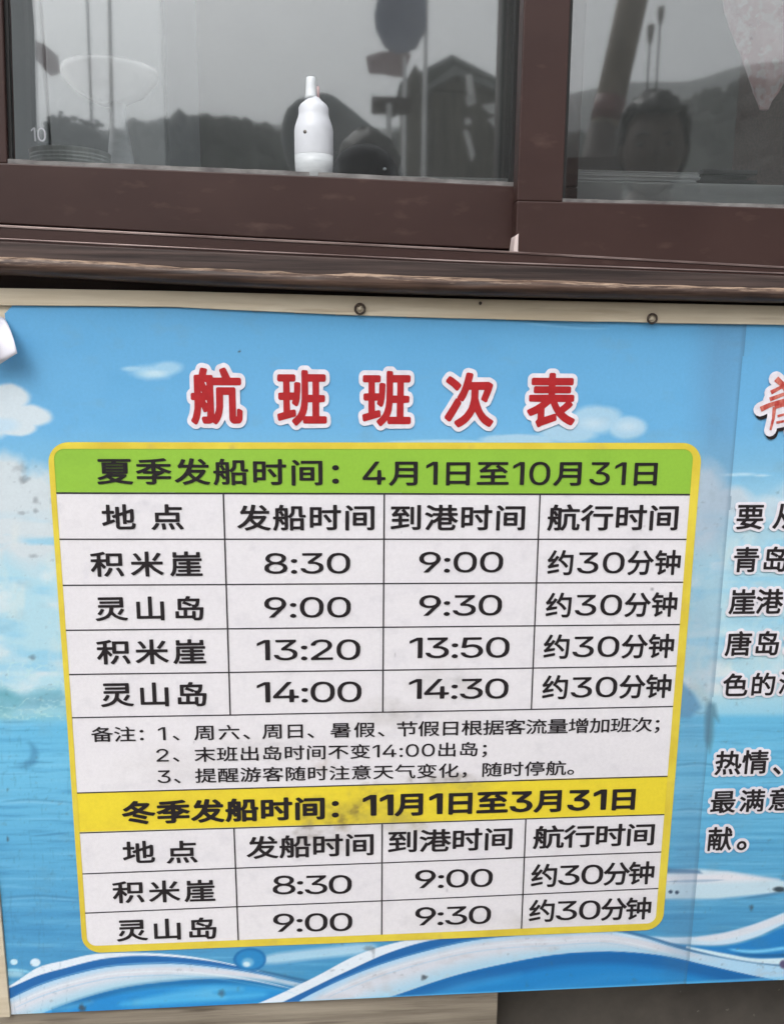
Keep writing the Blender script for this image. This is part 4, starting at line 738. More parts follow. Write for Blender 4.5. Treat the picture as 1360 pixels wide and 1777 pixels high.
173,38,163,36,143,36,140,38,135,49,136,52,139,54,156,54,162,54,163,56,163,62,163,64,162,65,91,65,89,65,88,63,88,40,87,37,84,36,255,89,82,161,81,163,82,163,86,162,88,160,88,90,88,88,
87,88,83,255,89,105,160,104,163,105,163,108,162,110,160,110,91,110,89,110,88,109,88,106,255,46,132,44,133,43,136,43,146,45,149,112,149,114,150,114,151,114,154,112,155,66,155,62,156,
61,159,61,168,62,171,63,172,112,172,114,173,114,176,114,177,112,178,57,178,55,180,54,185,55,192,57,195,113,195,114,197,115,204,116,206,119,207,129,207,132,207,134,205,135,197,136,195,
193,195,196,195,197,193,197,181,196,179,195,178,137,178,135,177,135,176,135,173,137,172,187,172,189,171,190,168,190,159,188,156,185,155,137,155,135,154,135,151,135,150,137,149,204,149,
206,148,207,145,207,135,205,132,255,254,157,36,151,37,149,38,146,49,146,53,149,54,160,54,174,54,176,55,178,59,180,65,180,67,96,67,94,68,92,69,92,73,100,104,102,107,175,107,177,109,177,
113,174,114,96,114,92,115,91,118,91,127,92,129,93,131,118,131,120,132,120,157,120,161,104,141,95,134,93,133,91,134,82,141,81,143,82,146,88,152,96,160,103,171,102,172,92,173,89,174,89,
177,89,186,90,190,93,191,136,191,137,192,137,193,133,202,134,205,136,206,148,209,150,208,152,207,159,192,160,191,206,191,208,190,210,187,209,176,208,173,206,173,190,173,188,172,190,
169,200,159,209,147,210,143,209,140,199,135,196,134,194,136,180,154,173,160,172,161,171,159,172,132,193,131,195,130,196,128,196,95,195,91,191,90,120,90,118,90,117,88,116,85,119,84,199,
84,201,84,203,83,203,78,200,61,196,50,192,43,187,39,181,37,175,36,255,57,41,45,49,44,50,44,52,54,81,63,109,65,111,68,112,79,104,81,102,81,99,72,72,63,44,60,41,255,60,115,59,117,51,129,
39,145,39,147,41,149,51,155,55,154,61,148,69,137,76,125,76,123,73,121,64,115,255,140,131,150,131,152,132,152,170,152,172,151,172,141,173,139,171,139,134,255,69,163,67,165,47,194,47,
196,48,198,59,204,62,204,66,200,76,187,85,174,85,172,83,169,73,163,255,172,168,175,169,178,172,176,172,172,172,171,170,255,254,50,36,40,43,38,46,46,67,49,79,51,93,53,118,53,186,55,190,
58,191,124,191,124,193,121,201,121,204,124,206,135,209,138,208,139,207,147,192,148,191,203,191,207,189,208,187,208,176,207,173,205,172,149,172,147,171,146,169,146,166,148,165,190,164,
192,161,193,142,195,141,204,141,207,138,207,127,206,125,204,124,195,123,193,123,192,104,191,100,187,100,148,100,147,99,146,98,146,93,148,92,190,92,193,90,194,87,194,41,193,37,190,36,
176,36,174,38,173,43,171,43,106,43,102,43,101,38,99,36,86,36,83,37,82,39,82,41,82,87,82,90,86,92,124,92,126,93,126,96,125,99,124,100,84,100,82,103,82,115,84,116,86,117,124,117,126,118,
126,121,125,123,123,123,77,123,74,123,73,122,70,88,65,60,61,48,56,38,53,36,255,103,61,172,61,173,61,174,62,174,73,173,75,171,75,104,75,102,74,102,73,102,63,255,147,117,171,117,172,118,
173,122,172,123,170,123,148,123,146,123,146,122,146,119,255,74,141,125,141,126,143,126,146,125,147,124,148,85,148,83,151,83,160,83,163,86,165,125,165,126,167,126,171,123,172,74,171,
73,167,73,144,255,147,141,171,141,172,142,173,146,172,147,170,148,148,148,146,147,146,146,146,143,255,254,97,39,85,40,77,42,70,46,65,53,63,65,62,135,61,136,52,130,48,130,47,132,40,142,
40,145,41,148,58,160,73,174,85,189,96,206,98,207,100,207,110,204,113,202,114,199,112,193,112,192,148,191,154,192,157,191,164,186,166,183,165,180,150,160,150,158,188,157,192,156,193,
152,193,90,192,87,190,86,177,86,174,87,172,94,170,95,84,94,82,92,82,68,83,63,84,61,88,59,97,58,177,58,184,60,187,63,189,70,191,83,193,86,196,86,208,81,210,80,211,77,208,60,205,52,202,
48,198,44,190,41,175,39,255,83,114,116,114,117,117,117,137,114,138,83,138,82,136,82,131,82,116,255,137,114,172,114,173,117,172,137,169,138,137,138,137,136,137,131,137,116,255,87,158,
122,158,127,162,133,169,134,172,131,173,99,172,96,171,87,160,86,158,255,254,160,39,149,40,146,41,145,43,141,56,142,58,144,59,171,58,175,60,177,63,180,74,181,84,184,117,185,157,185,159,
182,160,146,159,144,158,132,133,132,133,134,133,143,138,146,138,148,136,163,116,175,99,176,95,174,91,164,85,162,84,160,85,143,112,132,127,130,130,125,129,118,133,117,129,117,60,116,
56,112,55,68,55,67,53,67,43,65,41,52,40,50,41,48,42,48,46,48,175,49,177,51,178,66,178,69,179,71,187,75,204,77,207,81,207,93,205,96,203,96,200,90,181,90,179,113,178,116,177,117,174,117,
154,118,151,120,153,126,166,134,187,139,205,142,207,144,207,155,205,158,203,158,199,153,181,154,179,201,179,203,178,205,177,205,172,204,145,202,96,199,71,196,58,192,49,189,45,185,42,
177,39,255,68,74,94,73,97,74,98,107,97,110,70,110,67,109,67,77,255,68,129,94,129,97,129,98,156,97,159,70,160,67,159,67,132,255,254,153,38,147,38,145,40,142,51,142,54,146,56,167,55,169,
56,170,58,171,60,171,62,96,63,94,65,94,68,99,99,99,101,97,101,89,102,87,101,75,67,63,41,60,40,57,40,47,46,46,49,47,53,60,82,71,110,72,111,74,111,82,107,83,109,83,118,85,120,87,121,100,
121,102,122,104,140,104,144,98,139,95,138,83,145,82,147,81,149,96,170,104,186,111,205,115,207,126,204,130,202,131,199,127,189,127,187,128,187,202,187,205,186,206,184,206,171,205,169,
204,168,119,168,117,166,113,159,113,158,116,157,197,157,198,155,199,153,197,122,199,121,208,120,211,118,211,106,210,103,208,102,198,101,196,101,196,99,195,82,196,81,204,80,206,78,206,
67,205,64,203,62,193,62,187,47,183,42,179,40,169,38,255,117,81,139,80,143,81,141,85,129,97,127,101,122,102,119,101,118,99,116,83,255,164,81,172,80,175,81,177,97,176,101,173,102,150,
101,149,101,150,99,162,86,255,71,118,57,128,41,138,40,140,41,142,48,152,52,152,60,148,75,140,83,133,83,131,83,129,76,121,74,118,255,122,121,142,121,146,122,143,126,133,134,131,138,126,
139,124,138,123,136,122,124,255,167,121,175,121,178,121,179,132,178,138,175,139,155,138,155,136,165,125,255,82,170,71,178,52,188,50,190,50,192,50,194,58,204,62,204,72,199,84,192,94,
185,95,183,94,181,88,173,85,170,255,254,54,36,42,41,41,44,41,46,56,66,63,78,62,80,57,80,55,82,50,96,51,97,53,99,68,99,70,100,71,119,70,120,68,120,49,115,46,115,44,118,41,130,42,133,
44,134,70,141,71,144,71,160,70,162,69,163,49,163,46,164,44,167,44,178,45,180,48,182,70,182,71,184,71,204,73,206,76,207,87,207,90,205,90,184,91,182,107,182,111,181,132,181,133,184,134,
205,137,207,147,207,151,207,153,204,152,184,153,182,184,181,187,180,189,176,188,125,189,111,191,102,193,100,194,100,196,114,197,115,198,116,201,116,210,112,212,110,213,108,211,94,206,
85,201,80,197,79,189,79,189,78,208,50,210,45,209,42,197,36,194,36,192,36,182,52,169,72,168,75,169,77,179,82,180,83,174,93,170,107,164,99,160,98,158,99,144,109,141,110,133,98,126,90,
120,85,112,80,110,80,108,81,99,91,99,94,111,103,116,108,120,114,124,122,122,124,109,131,93,127,91,126,90,97,89,90,85,85,77,80,81,78,82,76,82,74,81,70,72,55,63,43,58,36,255,99,37,97,
41,97,53,94,74,95,76,97,77,110,78,112,76,113,73,117,52,117,42,116,40,114,39,102,37,255,145,38,143,38,141,41,137,55,131,73,131,76,133,77,145,79,149,78,151,73,159,52,161,44,160,42,159,
40,255,168,116,169,116,170,117,169,161,167,163,153,162,152,160,148,130,255,128,142,130,142,131,145,132,160,131,162,110,163,93,163,91,162,90,150,91,147,108,151,111,149,113,145,116,147,
118,147,255,254,63,36,60,38,59,41,59,120,59,131,58,132,58,131,54,119,52,117,49,117,40,120,38,122,38,124,42,142,46,170,48,172,57,172,59,173,59,203,60,206,62,207,66,207,75,207,77,206,
78,203,79,180,80,179,85,181,88,180,95,166,97,170,100,171,137,172,138,175,136,176,94,177,92,179,92,190,93,192,96,193,136,193,138,195,138,205,141,207,153,207,156,206,157,204,158,195,159,
193,200,193,203,192,205,190,205,180,204,178,202,176,160,176,158,176,158,174,158,172,160,171,198,171,200,169,200,167,200,158,199,156,196,155,159,155,158,154,157,151,158,150,160,149,208,
149,210,146,210,142,210,135,208,132,90,132,87,134,86,143,83,146,80,154,79,155,78,145,78,40,77,37,75,36,255,103,36,100,38,100,41,100,124,101,127,103,128,107,129,191,129,195,127,196,124,
196,53,195,46,192,42,186,39,178,37,161,36,158,38,154,50,154,53,157,55,175,55,176,56,177,61,176,63,175,64,121,64,120,63,119,62,119,41,118,38,115,36,255,120,81,174,81,176,82,177,85,176,
87,174,88,121,88,119,86,119,83,255,120,105,174,105,176,106,177,109,176,111,174,111,121,111,119,110,119,107,255,99,149,135,149,137,150,138,152,137,154,135,155,101,155,99,154,98,150,255,
254,107,36,105,37,103,39,103,50,102,52,46,46,44,46,43,47,41,58,42,63,44,65,56,66,58,67,58,117,58,119,57,120,44,121,42,122,41,125,41,133,42,137,45,138,69,138,204,138,207,137,209,134,
209,124,208,122,206,121,125,120,123,120,123,118,124,115,128,116,193,116,197,115,202,112,203,110,203,108,198,95,192,83,180,67,182,65,192,60,208,54,210,52,211,50,210,49,202,38,199,37,
189,40,180,44,164,53,148,44,132,37,128,37,124,43,122,38,120,36,255,132,57,135,58,145,63,149,66,149,67,140,80,131,97,129,98,124,99,123,96,123,75,124,74,129,73,132,71,255,79,68,101,71,
103,72,103,74,101,76,79,76,78,75,77,73,78,69,255,164,80,166,80,170,85,177,94,178,97,177,98,155,98,152,97,152,95,156,89,255,78,93,101,92,103,93,103,96,102,98,101,98,79,98,78,97,77,96,
255,78,116,101,115,103,116,103,119,102,120,101,120,79,120,78,119,255,67,141,65,143,64,146,64,197,64,199,66,201,69,201,182,201,185,201,186,199,187,146,186,143,185,142,181,141,255,84,
158,164,157,166,158,167,161,166,163,164,164,86,164,84,163,84,162,83,159,255,84,180,164,179,166,180,167,183,166,185,164,185,86,185,84,185,84,184,83,181,255,254,93,37,90,38,89,41,89,89,
88,94,86,91,69,55,61,42,59,40,56,41,45,49,44,51,44,53,54,72,72,109,74,110,77,110,87,103,89,103,89,130,90,133,93,134,120,134,123,135,123,142,122,144,89,144,86,145,85,147,85,158,86,161,
89,162,115,162,115,163,115,173,113,174,88,174,86,174,81,168,78,167,62,180,50,188,49,191,50,194,57,201,60,203,67,200,84,188,85,188,87,191,89,192,114,192,115,194,116,204,117,206,120,207,
129,207,132,207,134,205,135,194,135,193,156,192,158,194,158,204,159,206,162,207,172,207,175,207,176,205,177,194,178,193,203,192,206,191,207,190,208,187,208,178,206,175,203,174,178,174,
177,172,177,164,177,162,179,162,205,162,207,161,209,160,209,158,209,148,208,145,205,144,174,144,173,143,172,141,173,135,174,134,200,134,202,133,203,131,204,50,202,44,198,40,192,38,185,
37,168,38,166,40,163,48,163,51,166,53,184,53,185,56,184,70,183,70,177,67,174,67,172,69,166,80,164,81,154,63,150,57,146,57,135,65,135,68,139,73,139,75,134,82,132,83,125,70,119,62,115,
61,111,63,110,63,109,41,108,38,105,36,255,110,82,112,83,114,87,118,98,121,113,121,115,120,115,111,115,109,114,109,87,255,183,88,184,88,184,91,184,115,182,115,172,115,170,111,170,106,
255,147,94,149,94,150,97,153,114,151,115,141,115,139,113,138,105,255,69,120,41,139,40,141,41,143,49,153,52,154,58,151,73,142,82,135,82,133,82,131,76,124,72,120,255,141,134,154,134,155,
136,154,143,152,144,142,143,141,137,255,135,162,157,162,158,164,157,173,155,174,135,174,135,171,135,163,255,254,108,38,97,39,91,42,87,46,86,53,86,78,86,81,88,83,90,83,101,83,105,82,
105,85,104,86,77,86,70,86,70,85,72,84,81,80,82,78,82,76,76,63,67,50,61,42,57,41,55,42,47,46,44,49,44,52,54,64,65,83,69,86,67,88,66,91,66,140,67,143,69,145,71,145,179,145,183,145,184,
143,185,140,185,92,184,89,182,85,195,70,202,60,205,54,204,50,193,44,190,44,188,45,178,61,166,77,165,79,166,81,172,85,172,86,136,86,134,85,135,84,146,75,148,73,147,70,140,62,137,61,135,
61,118,74,106,81,106,57,110,56,147,56,148,57,149,59,151,71,153,73,155,73,166,69,169,66,168,57,165,46,160,41,153,38,146,37,255,87,103,162,102,164,103,165,106,164,108,162,108,89,108,87,
108,86,107,86,104,255,87,124,162,124,164,124,165,126,164,128,162,129,89,129,86,128,86,125,255,49,147,46,149,45,151,45,161,47,164,82,165,84,165,85,166,82,174,80,176,57,176,55,177,53,
180,53,189,54,191,55,193,58,194,113,194,114,195,112,201,113,204,115,206,127,208,129,208,131,207,138,195,139,194,191,194,194,193,196,192,196,189,196,180,195,177,192,176,172,176,170,174,
166,166,169,165,202,165,205,164,206,161,205,150,204,148,202,147,255,107,165,142,165,144,167,148,175,144,176,104,176,103,175,103,174,255,254,140,36,134,41,131,43,125,40,121,39,107,38,
103,40,99,50,99,52,101,54,103,55,113,56,115,56,115,72,115,74,113,74,100,74,98,73,98,48,96,46,92,45,83,45,81,47,80,73,77,74,64,74,63,71,62,39,59,37,49,36,47,37,45,39,45,155,46,157,48,
158,78,158,79,160,79,166,79,168,77,169,43,170,41,173,41,185,42,187,45,188,78,188,79,190,79,204,82,207,95,207,98,206,99,204,99,190,100,188,132,188,134,187,136,185,136,173,134,170,131,
169,100,169,99,168,99,164,99,159,100,158,129,158,133,157,156,158,157,161,157,204,158,206,161,207,173,207,175,206,177,204,177,197,178,195,186,198,190,196,198,185,207,168,207,165,206,
163,199,158,207,157,209,155,209,143,208,140,205,138,181,138,179,138,179,136,182,113,189,88,197,69,203,61,209,53,210,51,210,49,199,38,197,37,195,38,189,45,182,55,177,65,171,83,169,85,
161,64,155,52,145,38,142,36,255,134,59,135,59,136,61,142,71,147,82,150,93,155,119,157,136,156,137,155,138,135,138,134,137,255,64,91,79,91,80,93,80,99,77,100,64,99,63,96,255,99,91,115,
91,115,93,115,99,113,100,99,99,98,96,255,64,117,71,117,73,117,73,118,68,130,64,136,63,131,255,107,117,114,117,115,118,115,132,115,139,106,119,255,89,122,90,122,92,125,96,136,96,139,
94,140,81,140,81,138,255,178,158,188,157,189,158,190,159,184,171,180,179,178,181,177,180,177,173,177,160,255,254,83,41,68,57,42,82,42,84,43,86,55,96,57,97,59,96,70,86,90,67,99,56,99,
52,97,49,87,41,85,41,255,254,67,39,62,41,55,44,46,51,43,56,41,62,40,67,40,73,42,80,45,86,48,91,52,95,58,98,64,100,75,100,81,99,87,96,96,87,99,81,100,76,101,65,99,59,97,54,93,49,88,45,
83,42,79,40,73,39,255,69,55,75,56,80,59,84,64,85,69,84,75,81,80,77,83,71,85,65,83,60,80,57,76,56,71,56,66,59,61,63,57,255,254,66,37,65,39,64,41,64,115,62,116,46,113,40,128,42,130,61,
133,85,139,101,145,105,147,85,163,69,153,59,147,57,148,49,157,48,160,67,171,81,182,91,193,101,206,115,204,117,202,117,200,113,192,113,191,172,191,180,186,181,184,181,182,173,171,163,
161,145,147,147,145,162,141,186,135,208,132,211,130,210,128,202,116,187,118,185,117,185,39,183,38,169,38,167,40,167,43,165,43,85,43,82,43,82,39,80,38,255,82,59,115,59,116,60,116,74,
114,75,83,74,82,72,255,134,59,166,59,167,60,167,74,165,75,134,74,134,72,255,82,90,115,90,116,91,116,103,114,103,83,103,82,101,255,134,90,166,90,167,91,167,103,165,103,134,103,134,101,
255,82,120,163,119,173,120,141,130,125,136,105,128,82,121,255,124,155,128,157,141,165,150,172,151,174,99,174,99,173,102,170,110,164,255,254,58,40,47,49,47,51,65,80,80,108,83,110,93,
101,94,98,67,49,62,41,60,40,255,90,43,88,44,88,46,88,57,89,59,138,60,140,60,140,101,103,102,101,104,100,107,101,116,102,118,140,119,140,154,138,155,95,155,94,157,94,169,94,171,96,171,
145,172,145,174,142,181,132,200,134,202,146,206,155,193,162,179,163,175,160,172,203,171,204,171,205,169,205,157,204,155,160,155,158,154,158,119,197,118,199,117,199,113,199,104,197,102,
158,101,158,60,160,60,208,59,209,57,209,44,206,43,255,75,121,62,130,42,141,42,144,49,153,52,154,59,151,85,136,85,133,84,131,78,122,255,85,171,68,182,51,190,51,194,58,202,60,203,64,202,
80,194,95,184,95,181,89,172,87,170,255,254,79,51,73,53,68,56,66,61,65,67,66,73,70,78,76,81,83,81,88,80,93,75,96,69,96,64,94,58,90,54,85,52,255,80,138,75,139,70,142,66,147,65,153,66,
159,69,164,73,167,78,169,84,169,90,166,94,160,96,155,95,148,91,143,86,139,255,254,75,53,74,54,73,55,73,132,71,132,52,118,51,120,51,129,53,132,71,144,84,145,85,144,85,142,85,55,84,53,
255,254,84,42,82,43,70,57,56,71,44,82,44,85,55,95,58,95,69,85,98,55,98,53,96,51,86,43,255,254,51,37,42,45,40,47,46,58,51,70,56,88,59,104,60,125,61,196,64,197,194,196,195,193,195,53,
194,47,191,43,186,40,180,38,154,37,152,39,148,51,148,53,150,54,172,54,176,54,177,56,177,180,137,181,134,180,134,167,135,166,165,165,167,164,167,162,167,153,166,151,135,150,134,138,170,
137,172,134,172,125,171,123,84,122,82,123,81,125,81,134,82,137,117,138,117,150,87,151,85,153,85,162,86,164,87,165,117,166,117,180,115,180,79,180,78,180,77,179,77,118,73,86,69,69,65,
58,61,48,55,39,53,37,255,92,50,90,51,90,53,90,108,90,111,159,111,162,110,163,64,162,61,107,60,106,59,106,52,105,51,255,106,75,146,75,147,77,147,96,144,97,107,96,106,94,255,254,56,39,
43,48,42,51,54,65,67,83,79,104,89,123,92,124,106,119,107,117,106,115,85,76,64,46,58,39,255,191,40,173,69,142,116,142,118,144,120,155,125,158,124,180,93,205,53,207,50,206,47,193,40,255,
46,141,44,142,44,146,44,156,46,158,123,158,118,172,107,198,109,200,122,204,124,204,126,199,141,167,140,164,129,159,129,158,204,158,206,157,207,155,207,143,206,141,204,141,255,254,67,
39,66,41,65,43,66,192,69,193,185,193,186,189,186,41,183,40,169,41,168,42,168,50,166,51,85,51,83,50,83,42,82,40,255,83,68,167,68,168,70,168,114,165,114,84,114,83,112,255,83,132,167,132,
168,134,168,175,165,176,84,176,83,173,255,254,77,37,76,38,75,40,75,79,49,73,41,84,41,87,42,88,71,95,94,102,89,103,46,103,45,105,45,116,48,117,104,117,104,123,103,125,59,125,58,127,58,
136,58,138,60,139,103,139,104,140,104,143,104,145,103,145,65,145,63,146,63,197,66,198,184,198,185,195,185,152,198,145,199,142,191,134,168,118,171,117,203,117,205,115,204,104,202,103,
139,103,127,97,130,96,187,96,188,93,187,39,185,37,173,37,171,39,170,42,169,42,95,42,92,42,91,39,90,38,255,92,56,169,56,170,56,171,62,170,63,168,64,94,64,92,62,255,92,76,169,76,170,77,
171,81,170,83,168,83,94,83,92,82,255,122,118,133,117,146,124,143,125,123,125,122,123,255,166,136,168,136,176,142,178,144,177,145,124,145,122,144,122,140,123,139,163,139,165,138,255,
79,159,166,158,168,159,168,164,168,165,166,166,80,166,79,164,255,79,179,166,178,168,179,168,183,168,185,166,185,80,185,79,184,255,254,61,37,60,39,59,41,59,125,58,125,51,116,49,115,47,
116,40,130,56,157,62,173,71,203,74,205,85,202,87,199,76,161,76,40,75,38,74,37,255,134,37,127,47,127,50,146,60,154,66,161,73,151,92,145,112,141,115,142,127,144,128,193,129,202,126,203,
123,197,101,188,83,182,72,188,65,195,59,209,51,210,50,209,48,202,39,199,38,186,45,171,59,150,44,136,37,255,92,38,90,39,90,41,90,196,93,198,141,198,143,195,142,139,139,138,107,138,106,
137,106,134,106,125,107,123,137,123,139,122,139,119,139,110,137,108,106,107,106,89,139,89,141,86,141,75,138,74,106,73,106,40,104,38,255,171,87,174,89,179,98,183,111,183,113,162,113,
160,112,166,97,255,148,138,147,139,146,141,146,151,148,153,184,154,184,180,184,181,182,182,148,182,146,185,147,197,150,198,200,197,201,194,200,139,198,138,255,106,153,127,154,127,182,
106,182,255,254,100,38,98,39,98,41,98,125,96,126,53,126,51,128,52,141,55,142,188,141,189,139,189,78,188,73,186,68,182,65,174,63,145,62,142,64,139,76,139,78,141,79,169,79,171,80,171,
125,117,126,116,123,116,40,114,38,255,88,148,86,150,85,168,46,169,44,170,44,172,44,183,45,185,85,186,86,204,87,205,100,206,102,205,103,187,104,185,146,185,147,187,148,205,150,206,162,
206,164,205,165,204,165,187,166,185,204,185,206,184,207,171,205,169,165,168,165,150,163,148,150,148,148,149,147,167,146,168,106,169,104,168,103,167,102,149,100,148,255,254,72,37,71,
39,70,41,70,111,69,111,57,85,51,75,49,74,47,75,40,89,49,104,57,121,64,141,68,154,66,155,44,155,43,157,43,168,43,170,45,171,70,171,70,204,72,206,84,206,86,205,86,203,87,171,105,171,107,
169,107,157,106,155,88,155,87,154,86,151,87,148,107,116,99,106,97,105,95,106,90,118,87,120,86,40,84,37,255,112,38,106,50,109,55,110,59,111,197,114,198,193,197,194,195,194,117,192,115,
160,115,158,115,158,114,163,102,167,94,176,100,193,113,196,112,203,104,204,102,203,99,176,80,187,67,195,61,208,54,209,52,209,51,201,40,198,39,188,44,178,51,168,61,156,79,150,91,142,
115,140,115,129,115,128,113,128,61,130,61,159,67,160,65,161,53,159,51,127,42,114,38,255,128,131,177,131,178,133,177,148,175,149,128,149,128,147,255,128,165,177,165,177,166,177,181,175,
182,128,182,128,180,255,254,123,37,121,39,120,41,120,96,123,98,152,98,152,115,150,116,121,116,118,94,115,78,112,65,104,48,99,39,97,38,85,46,85,48,90,58,95,70,101,96,104,132,105,197,
108,198,201,197,202,195,202,149,200,148,170,148,169,146,169,133,169,132,171,132,207,131,209,129,208,118,206,116,170,116,169,115,169,101,169,99,170,98,200,98,203,97,203,39,201,38,189,
38,187,40,187,44,185,44,138,44,136,44,135,39,134,38,255,53,39,48,40,44,53,46,55,61,55,63,56,64,98,62,99,45,94,43,94,39,109,41,111,63,118,64,151,62,153,42,154,41,156,41,167,43,169,63,
170,64,204,66,205,78,205,79,204,80,203,80,170,98,169,100,168,100,166,100,156,99,154,82,153,80,152,80,124,82,123,95,127,98,127,99,125,100,114,98,111,82,106,80,104,80,53,78,46,74,42,70,
40,255,136,60,186,60,187,62,187,82,185,83,136,82,136,80,255,122,132,151,132,152,133,152,147,150,148,122,148,121,145,255,122,163,185,163,186,165,186,181,183,182,122,182,121,180,255,254,
77,37,76,38,75,40,75,88,48,83,46,85,41,97,43,99,62,103,87,110,108,119,107,121,89,136,70,124,62,120,59,121,51,131,52,134,69,143,83,153,94,163,100,172,98,173,65,173,65,171,64,153,62,152,
49,152,48,155,48,188,51,189,116,189,117,191,111,201,111,203,114,204,125,207,128,206,137,190,138,189,201,189,202,186,202,155,202,153,200,152,188,152,186,153,185,171,184,173,122,173,115,
172,119,171,120,169,115,162,116,161,166,161,175,155,175,151,169,143,160,133,144,121,144,119,170,110,191,105,208,102,210,101,209,99,200,86,177,89,176,39,174,38,161,38,159,40,159,43,157,
44,94,44,92,43,92,39,90,38,255,92,59,158,59,159,61,159,80,156,81,93,81,92,78,255,101,97,145,96,151,97,125,109,101,98,255,124,129,126,129,134,134,147,144,148,146,104,146,104,144,109,
140,255,254,91,38,82,47,81,49,94,61,98,68,102,75,105,91,106,119,108,120,120,120,121,118,121,92,120,79,117,68,113,59,107,51,95,40,93,38,255,57,40,47,48,46,52,65,83,79,108,82,110,92,102,
93,98,80,74,64,46,60,41,255,181,41,173,44,170,47,169,51,169,117,169,119,171,120,183,120,185,118,185,59,186,56,192,55,195,56,196,76,198,78,200,78,208,74,210,72,209,53,207,48,205,45,202,
42,196,41,255,139,45,137,46,137,48,137,118,139,120,150,120,152,119,152,117,152,47,150,45,255,194,118,192,120,185,129,183,130,129,127,98,123,96,125,94,134,93,138,106,145,121,163,122,
166,92,166,91,168,90,176,83,168,80,167,65,180,50,190,50,193,56,202,59,203,77,192,90,182,94,182,139,182,140,184,134,201,136,203,147,205,150,203,159,182,205,182,206,177,206,169,205,167,
179,166,177,165,197,141,206,127,206,125,255,74,121,61,131,42,141,42,144,49,154,52,154,67,147,84,135,85,133,78,123,76,121,255,127,143,171,145,171,147,162,159,162,161,168,165,165,166,
144,166,127,145,255,254,44,42,43,43,42,47,42,54,44,56,114,56,116,57,116,61,115,63,60,63,58,64,57,74,59,76,114,76,116,76,116,78,116,81,115,82,63,83,62,85,62,127,63,130,186,131,189,129,
190,86,189,83,135,82,133,81,133,78,134,76,135,76,192,76,194,73,193,64,191,63,134,63,133,61,133,57,135,56,206,56,208,55,208,53,208,44,207,42,255,79,94,115,94,116,95,116,99,114,100,80,
100,79,99,255,134,94,171,94,172,95,172,99,170,100,134,100,133,99,255,79,113,115,112,116,113,116,117,114,118,80,118,79,117,255,134,113,171,112,172,113,172,117,170,118,134,118,133,117,
255,45,135,43,137,43,145,44,148,46,148,204,149,206,148,207,146,207,137,205,135,255,67,153,66,154,65,156,65,197,67,200,181,200,184,198,184,156,183,153,255,83,165,165,164,167,165,167,
169,167,170,165,171,84,171,82,169,255,83,183,165,182,167,183,167,186,167,188,165,188,84,188,82,187,255,254,112,38,110,39,110,41,110,106,111,109,188,109,191,108,191,42,190,39,176,38,
175,40,174,45,173,46,128,46,126,45,126,40,125,38,255,126,61,173,61,174,62,174,69,172,70,127,70,126,68,255,47,62,45,64,42,75,42,77,44,79,62,85,63,87,63,144,61,146,44,146,43,148,43,160,
45,162,62,163,63,202,65,203,77,203,78,202,79,201,79,163,81,162,95,162,96,161,97,159,97,148,96,146,81,146,79,145,79,93,80,92,94,97,96,97,97,95,99,83,98,82,95,80,255,126,84,173,84,174,
85,174,94,172,95,127,95,126,93,255,103,116,101,118,100,120,101,178,103,179,122,179,123,180,113,197,114,200,125,205,127,205,133,198,141,185,141,183,138,180,156,179,159,181,173,205,176,
205,189,201,190,198,178,180,180,179,198,179,200,178,200,120,199,117,255,116,130,142,131,142,166,116,166,255,158,130,183,130,184,156,182,154,168,133,165,132,158,135,157,133,255,131,133,
129,134,124,146,117,159,119,162,126,165,128,164,134,155,141,138,139,135,255,157,139,159,140,162,146,172,165,174,165,183,161,184,163,183,166,157,166,255,254,50,38,40,47,39,49,47,60,53,
69,61,92,66,124,68,153,66,155,44,155,43,157,43,169,44,171,46,171,68,172,69,202,71,203,84,203,86,201,86,172,123,171,125,170,124,97,121,60,117,48,113,45,109,42,101,40,86,40,82,41,80,43,
76,55,77,57,79,58,98,57,101,58,102,60,104,70,106,94,108,154,106,155,86,154,84,149,83,123,80,104,74,76,68,62,61,49,53,39,255,138,40,136,41,136,43,136,182,139,183,199,183,200,182,201,
180,201,43,198,41,185,42,184,43,183,52,182,53,154,53,153,52,152,42,152,41,255,153,70,181,70,183,71,183,164,183,166,155,167,153,166,255,254,102,37,93,47,92,49,110,64,117,75,123,89,126,
105,127,118,127,205,129,206,141,205,142,204,143,193,205,193,206,190,206,180,205,178,184,177,182,176,183,128,184,128,202,127,203,125,203,116,202,114,201,112,184,112,183,111,182,62,184,
60,208,60,209,57,209,45,204,44,134,44,131,45,131,57,132,60,164,60,165,60,166,62,165,111,164,112,147,112,146,114,146,116,146,125,147,127,164,128,165,128,166,176,164,177,143,177,143,175,
143,112,140,91,137,79,131,66,124,56,115,46,255,44,52,42,53,41,55,39,66,40,68,60,73,62,75,62,118,60,119,45,119,44,122,44,130,44,133,45,134,60,135,62,135,62,174,60,176,42,177,41,179,42,
191,44,192,96,192,98,190,98,179,97,177,79,176,78,175,78,135,79,135,94,134,95,132,95,122,94,120,93,119,79,119,78,118,77,80,78,78,79,78,94,81,97,81,98,79,99,67,97,65,255,104,99,94,105,
93,108,97,122,99,134,101,166,102,168,105,168,115,167,116,157,115,136,113,120,108,104,106,100,255,254,89,37,77,47,77,50,99,63,110,72,119,84,127,96,132,111,135,130,136,152,138,153,152,
153,153,150,153,126,159,108,166,91,173,80,184,69,197,60,208,54,209,51,200,40,199,39,189,43,181,48,172,55,165,63,158,72,146,93,136,75,122,59,102,43,255,55,56,43,64,42,66,42,68,59,92,
78,122,81,123,92,114,92,111,58,58,57,56,255,182,118,172,124,170,125,181,153,182,157,181,158,122,158,120,157,109,132,102,121,99,121,86,128,86,131,95,145,103,163,116,205,120,205,130,203,
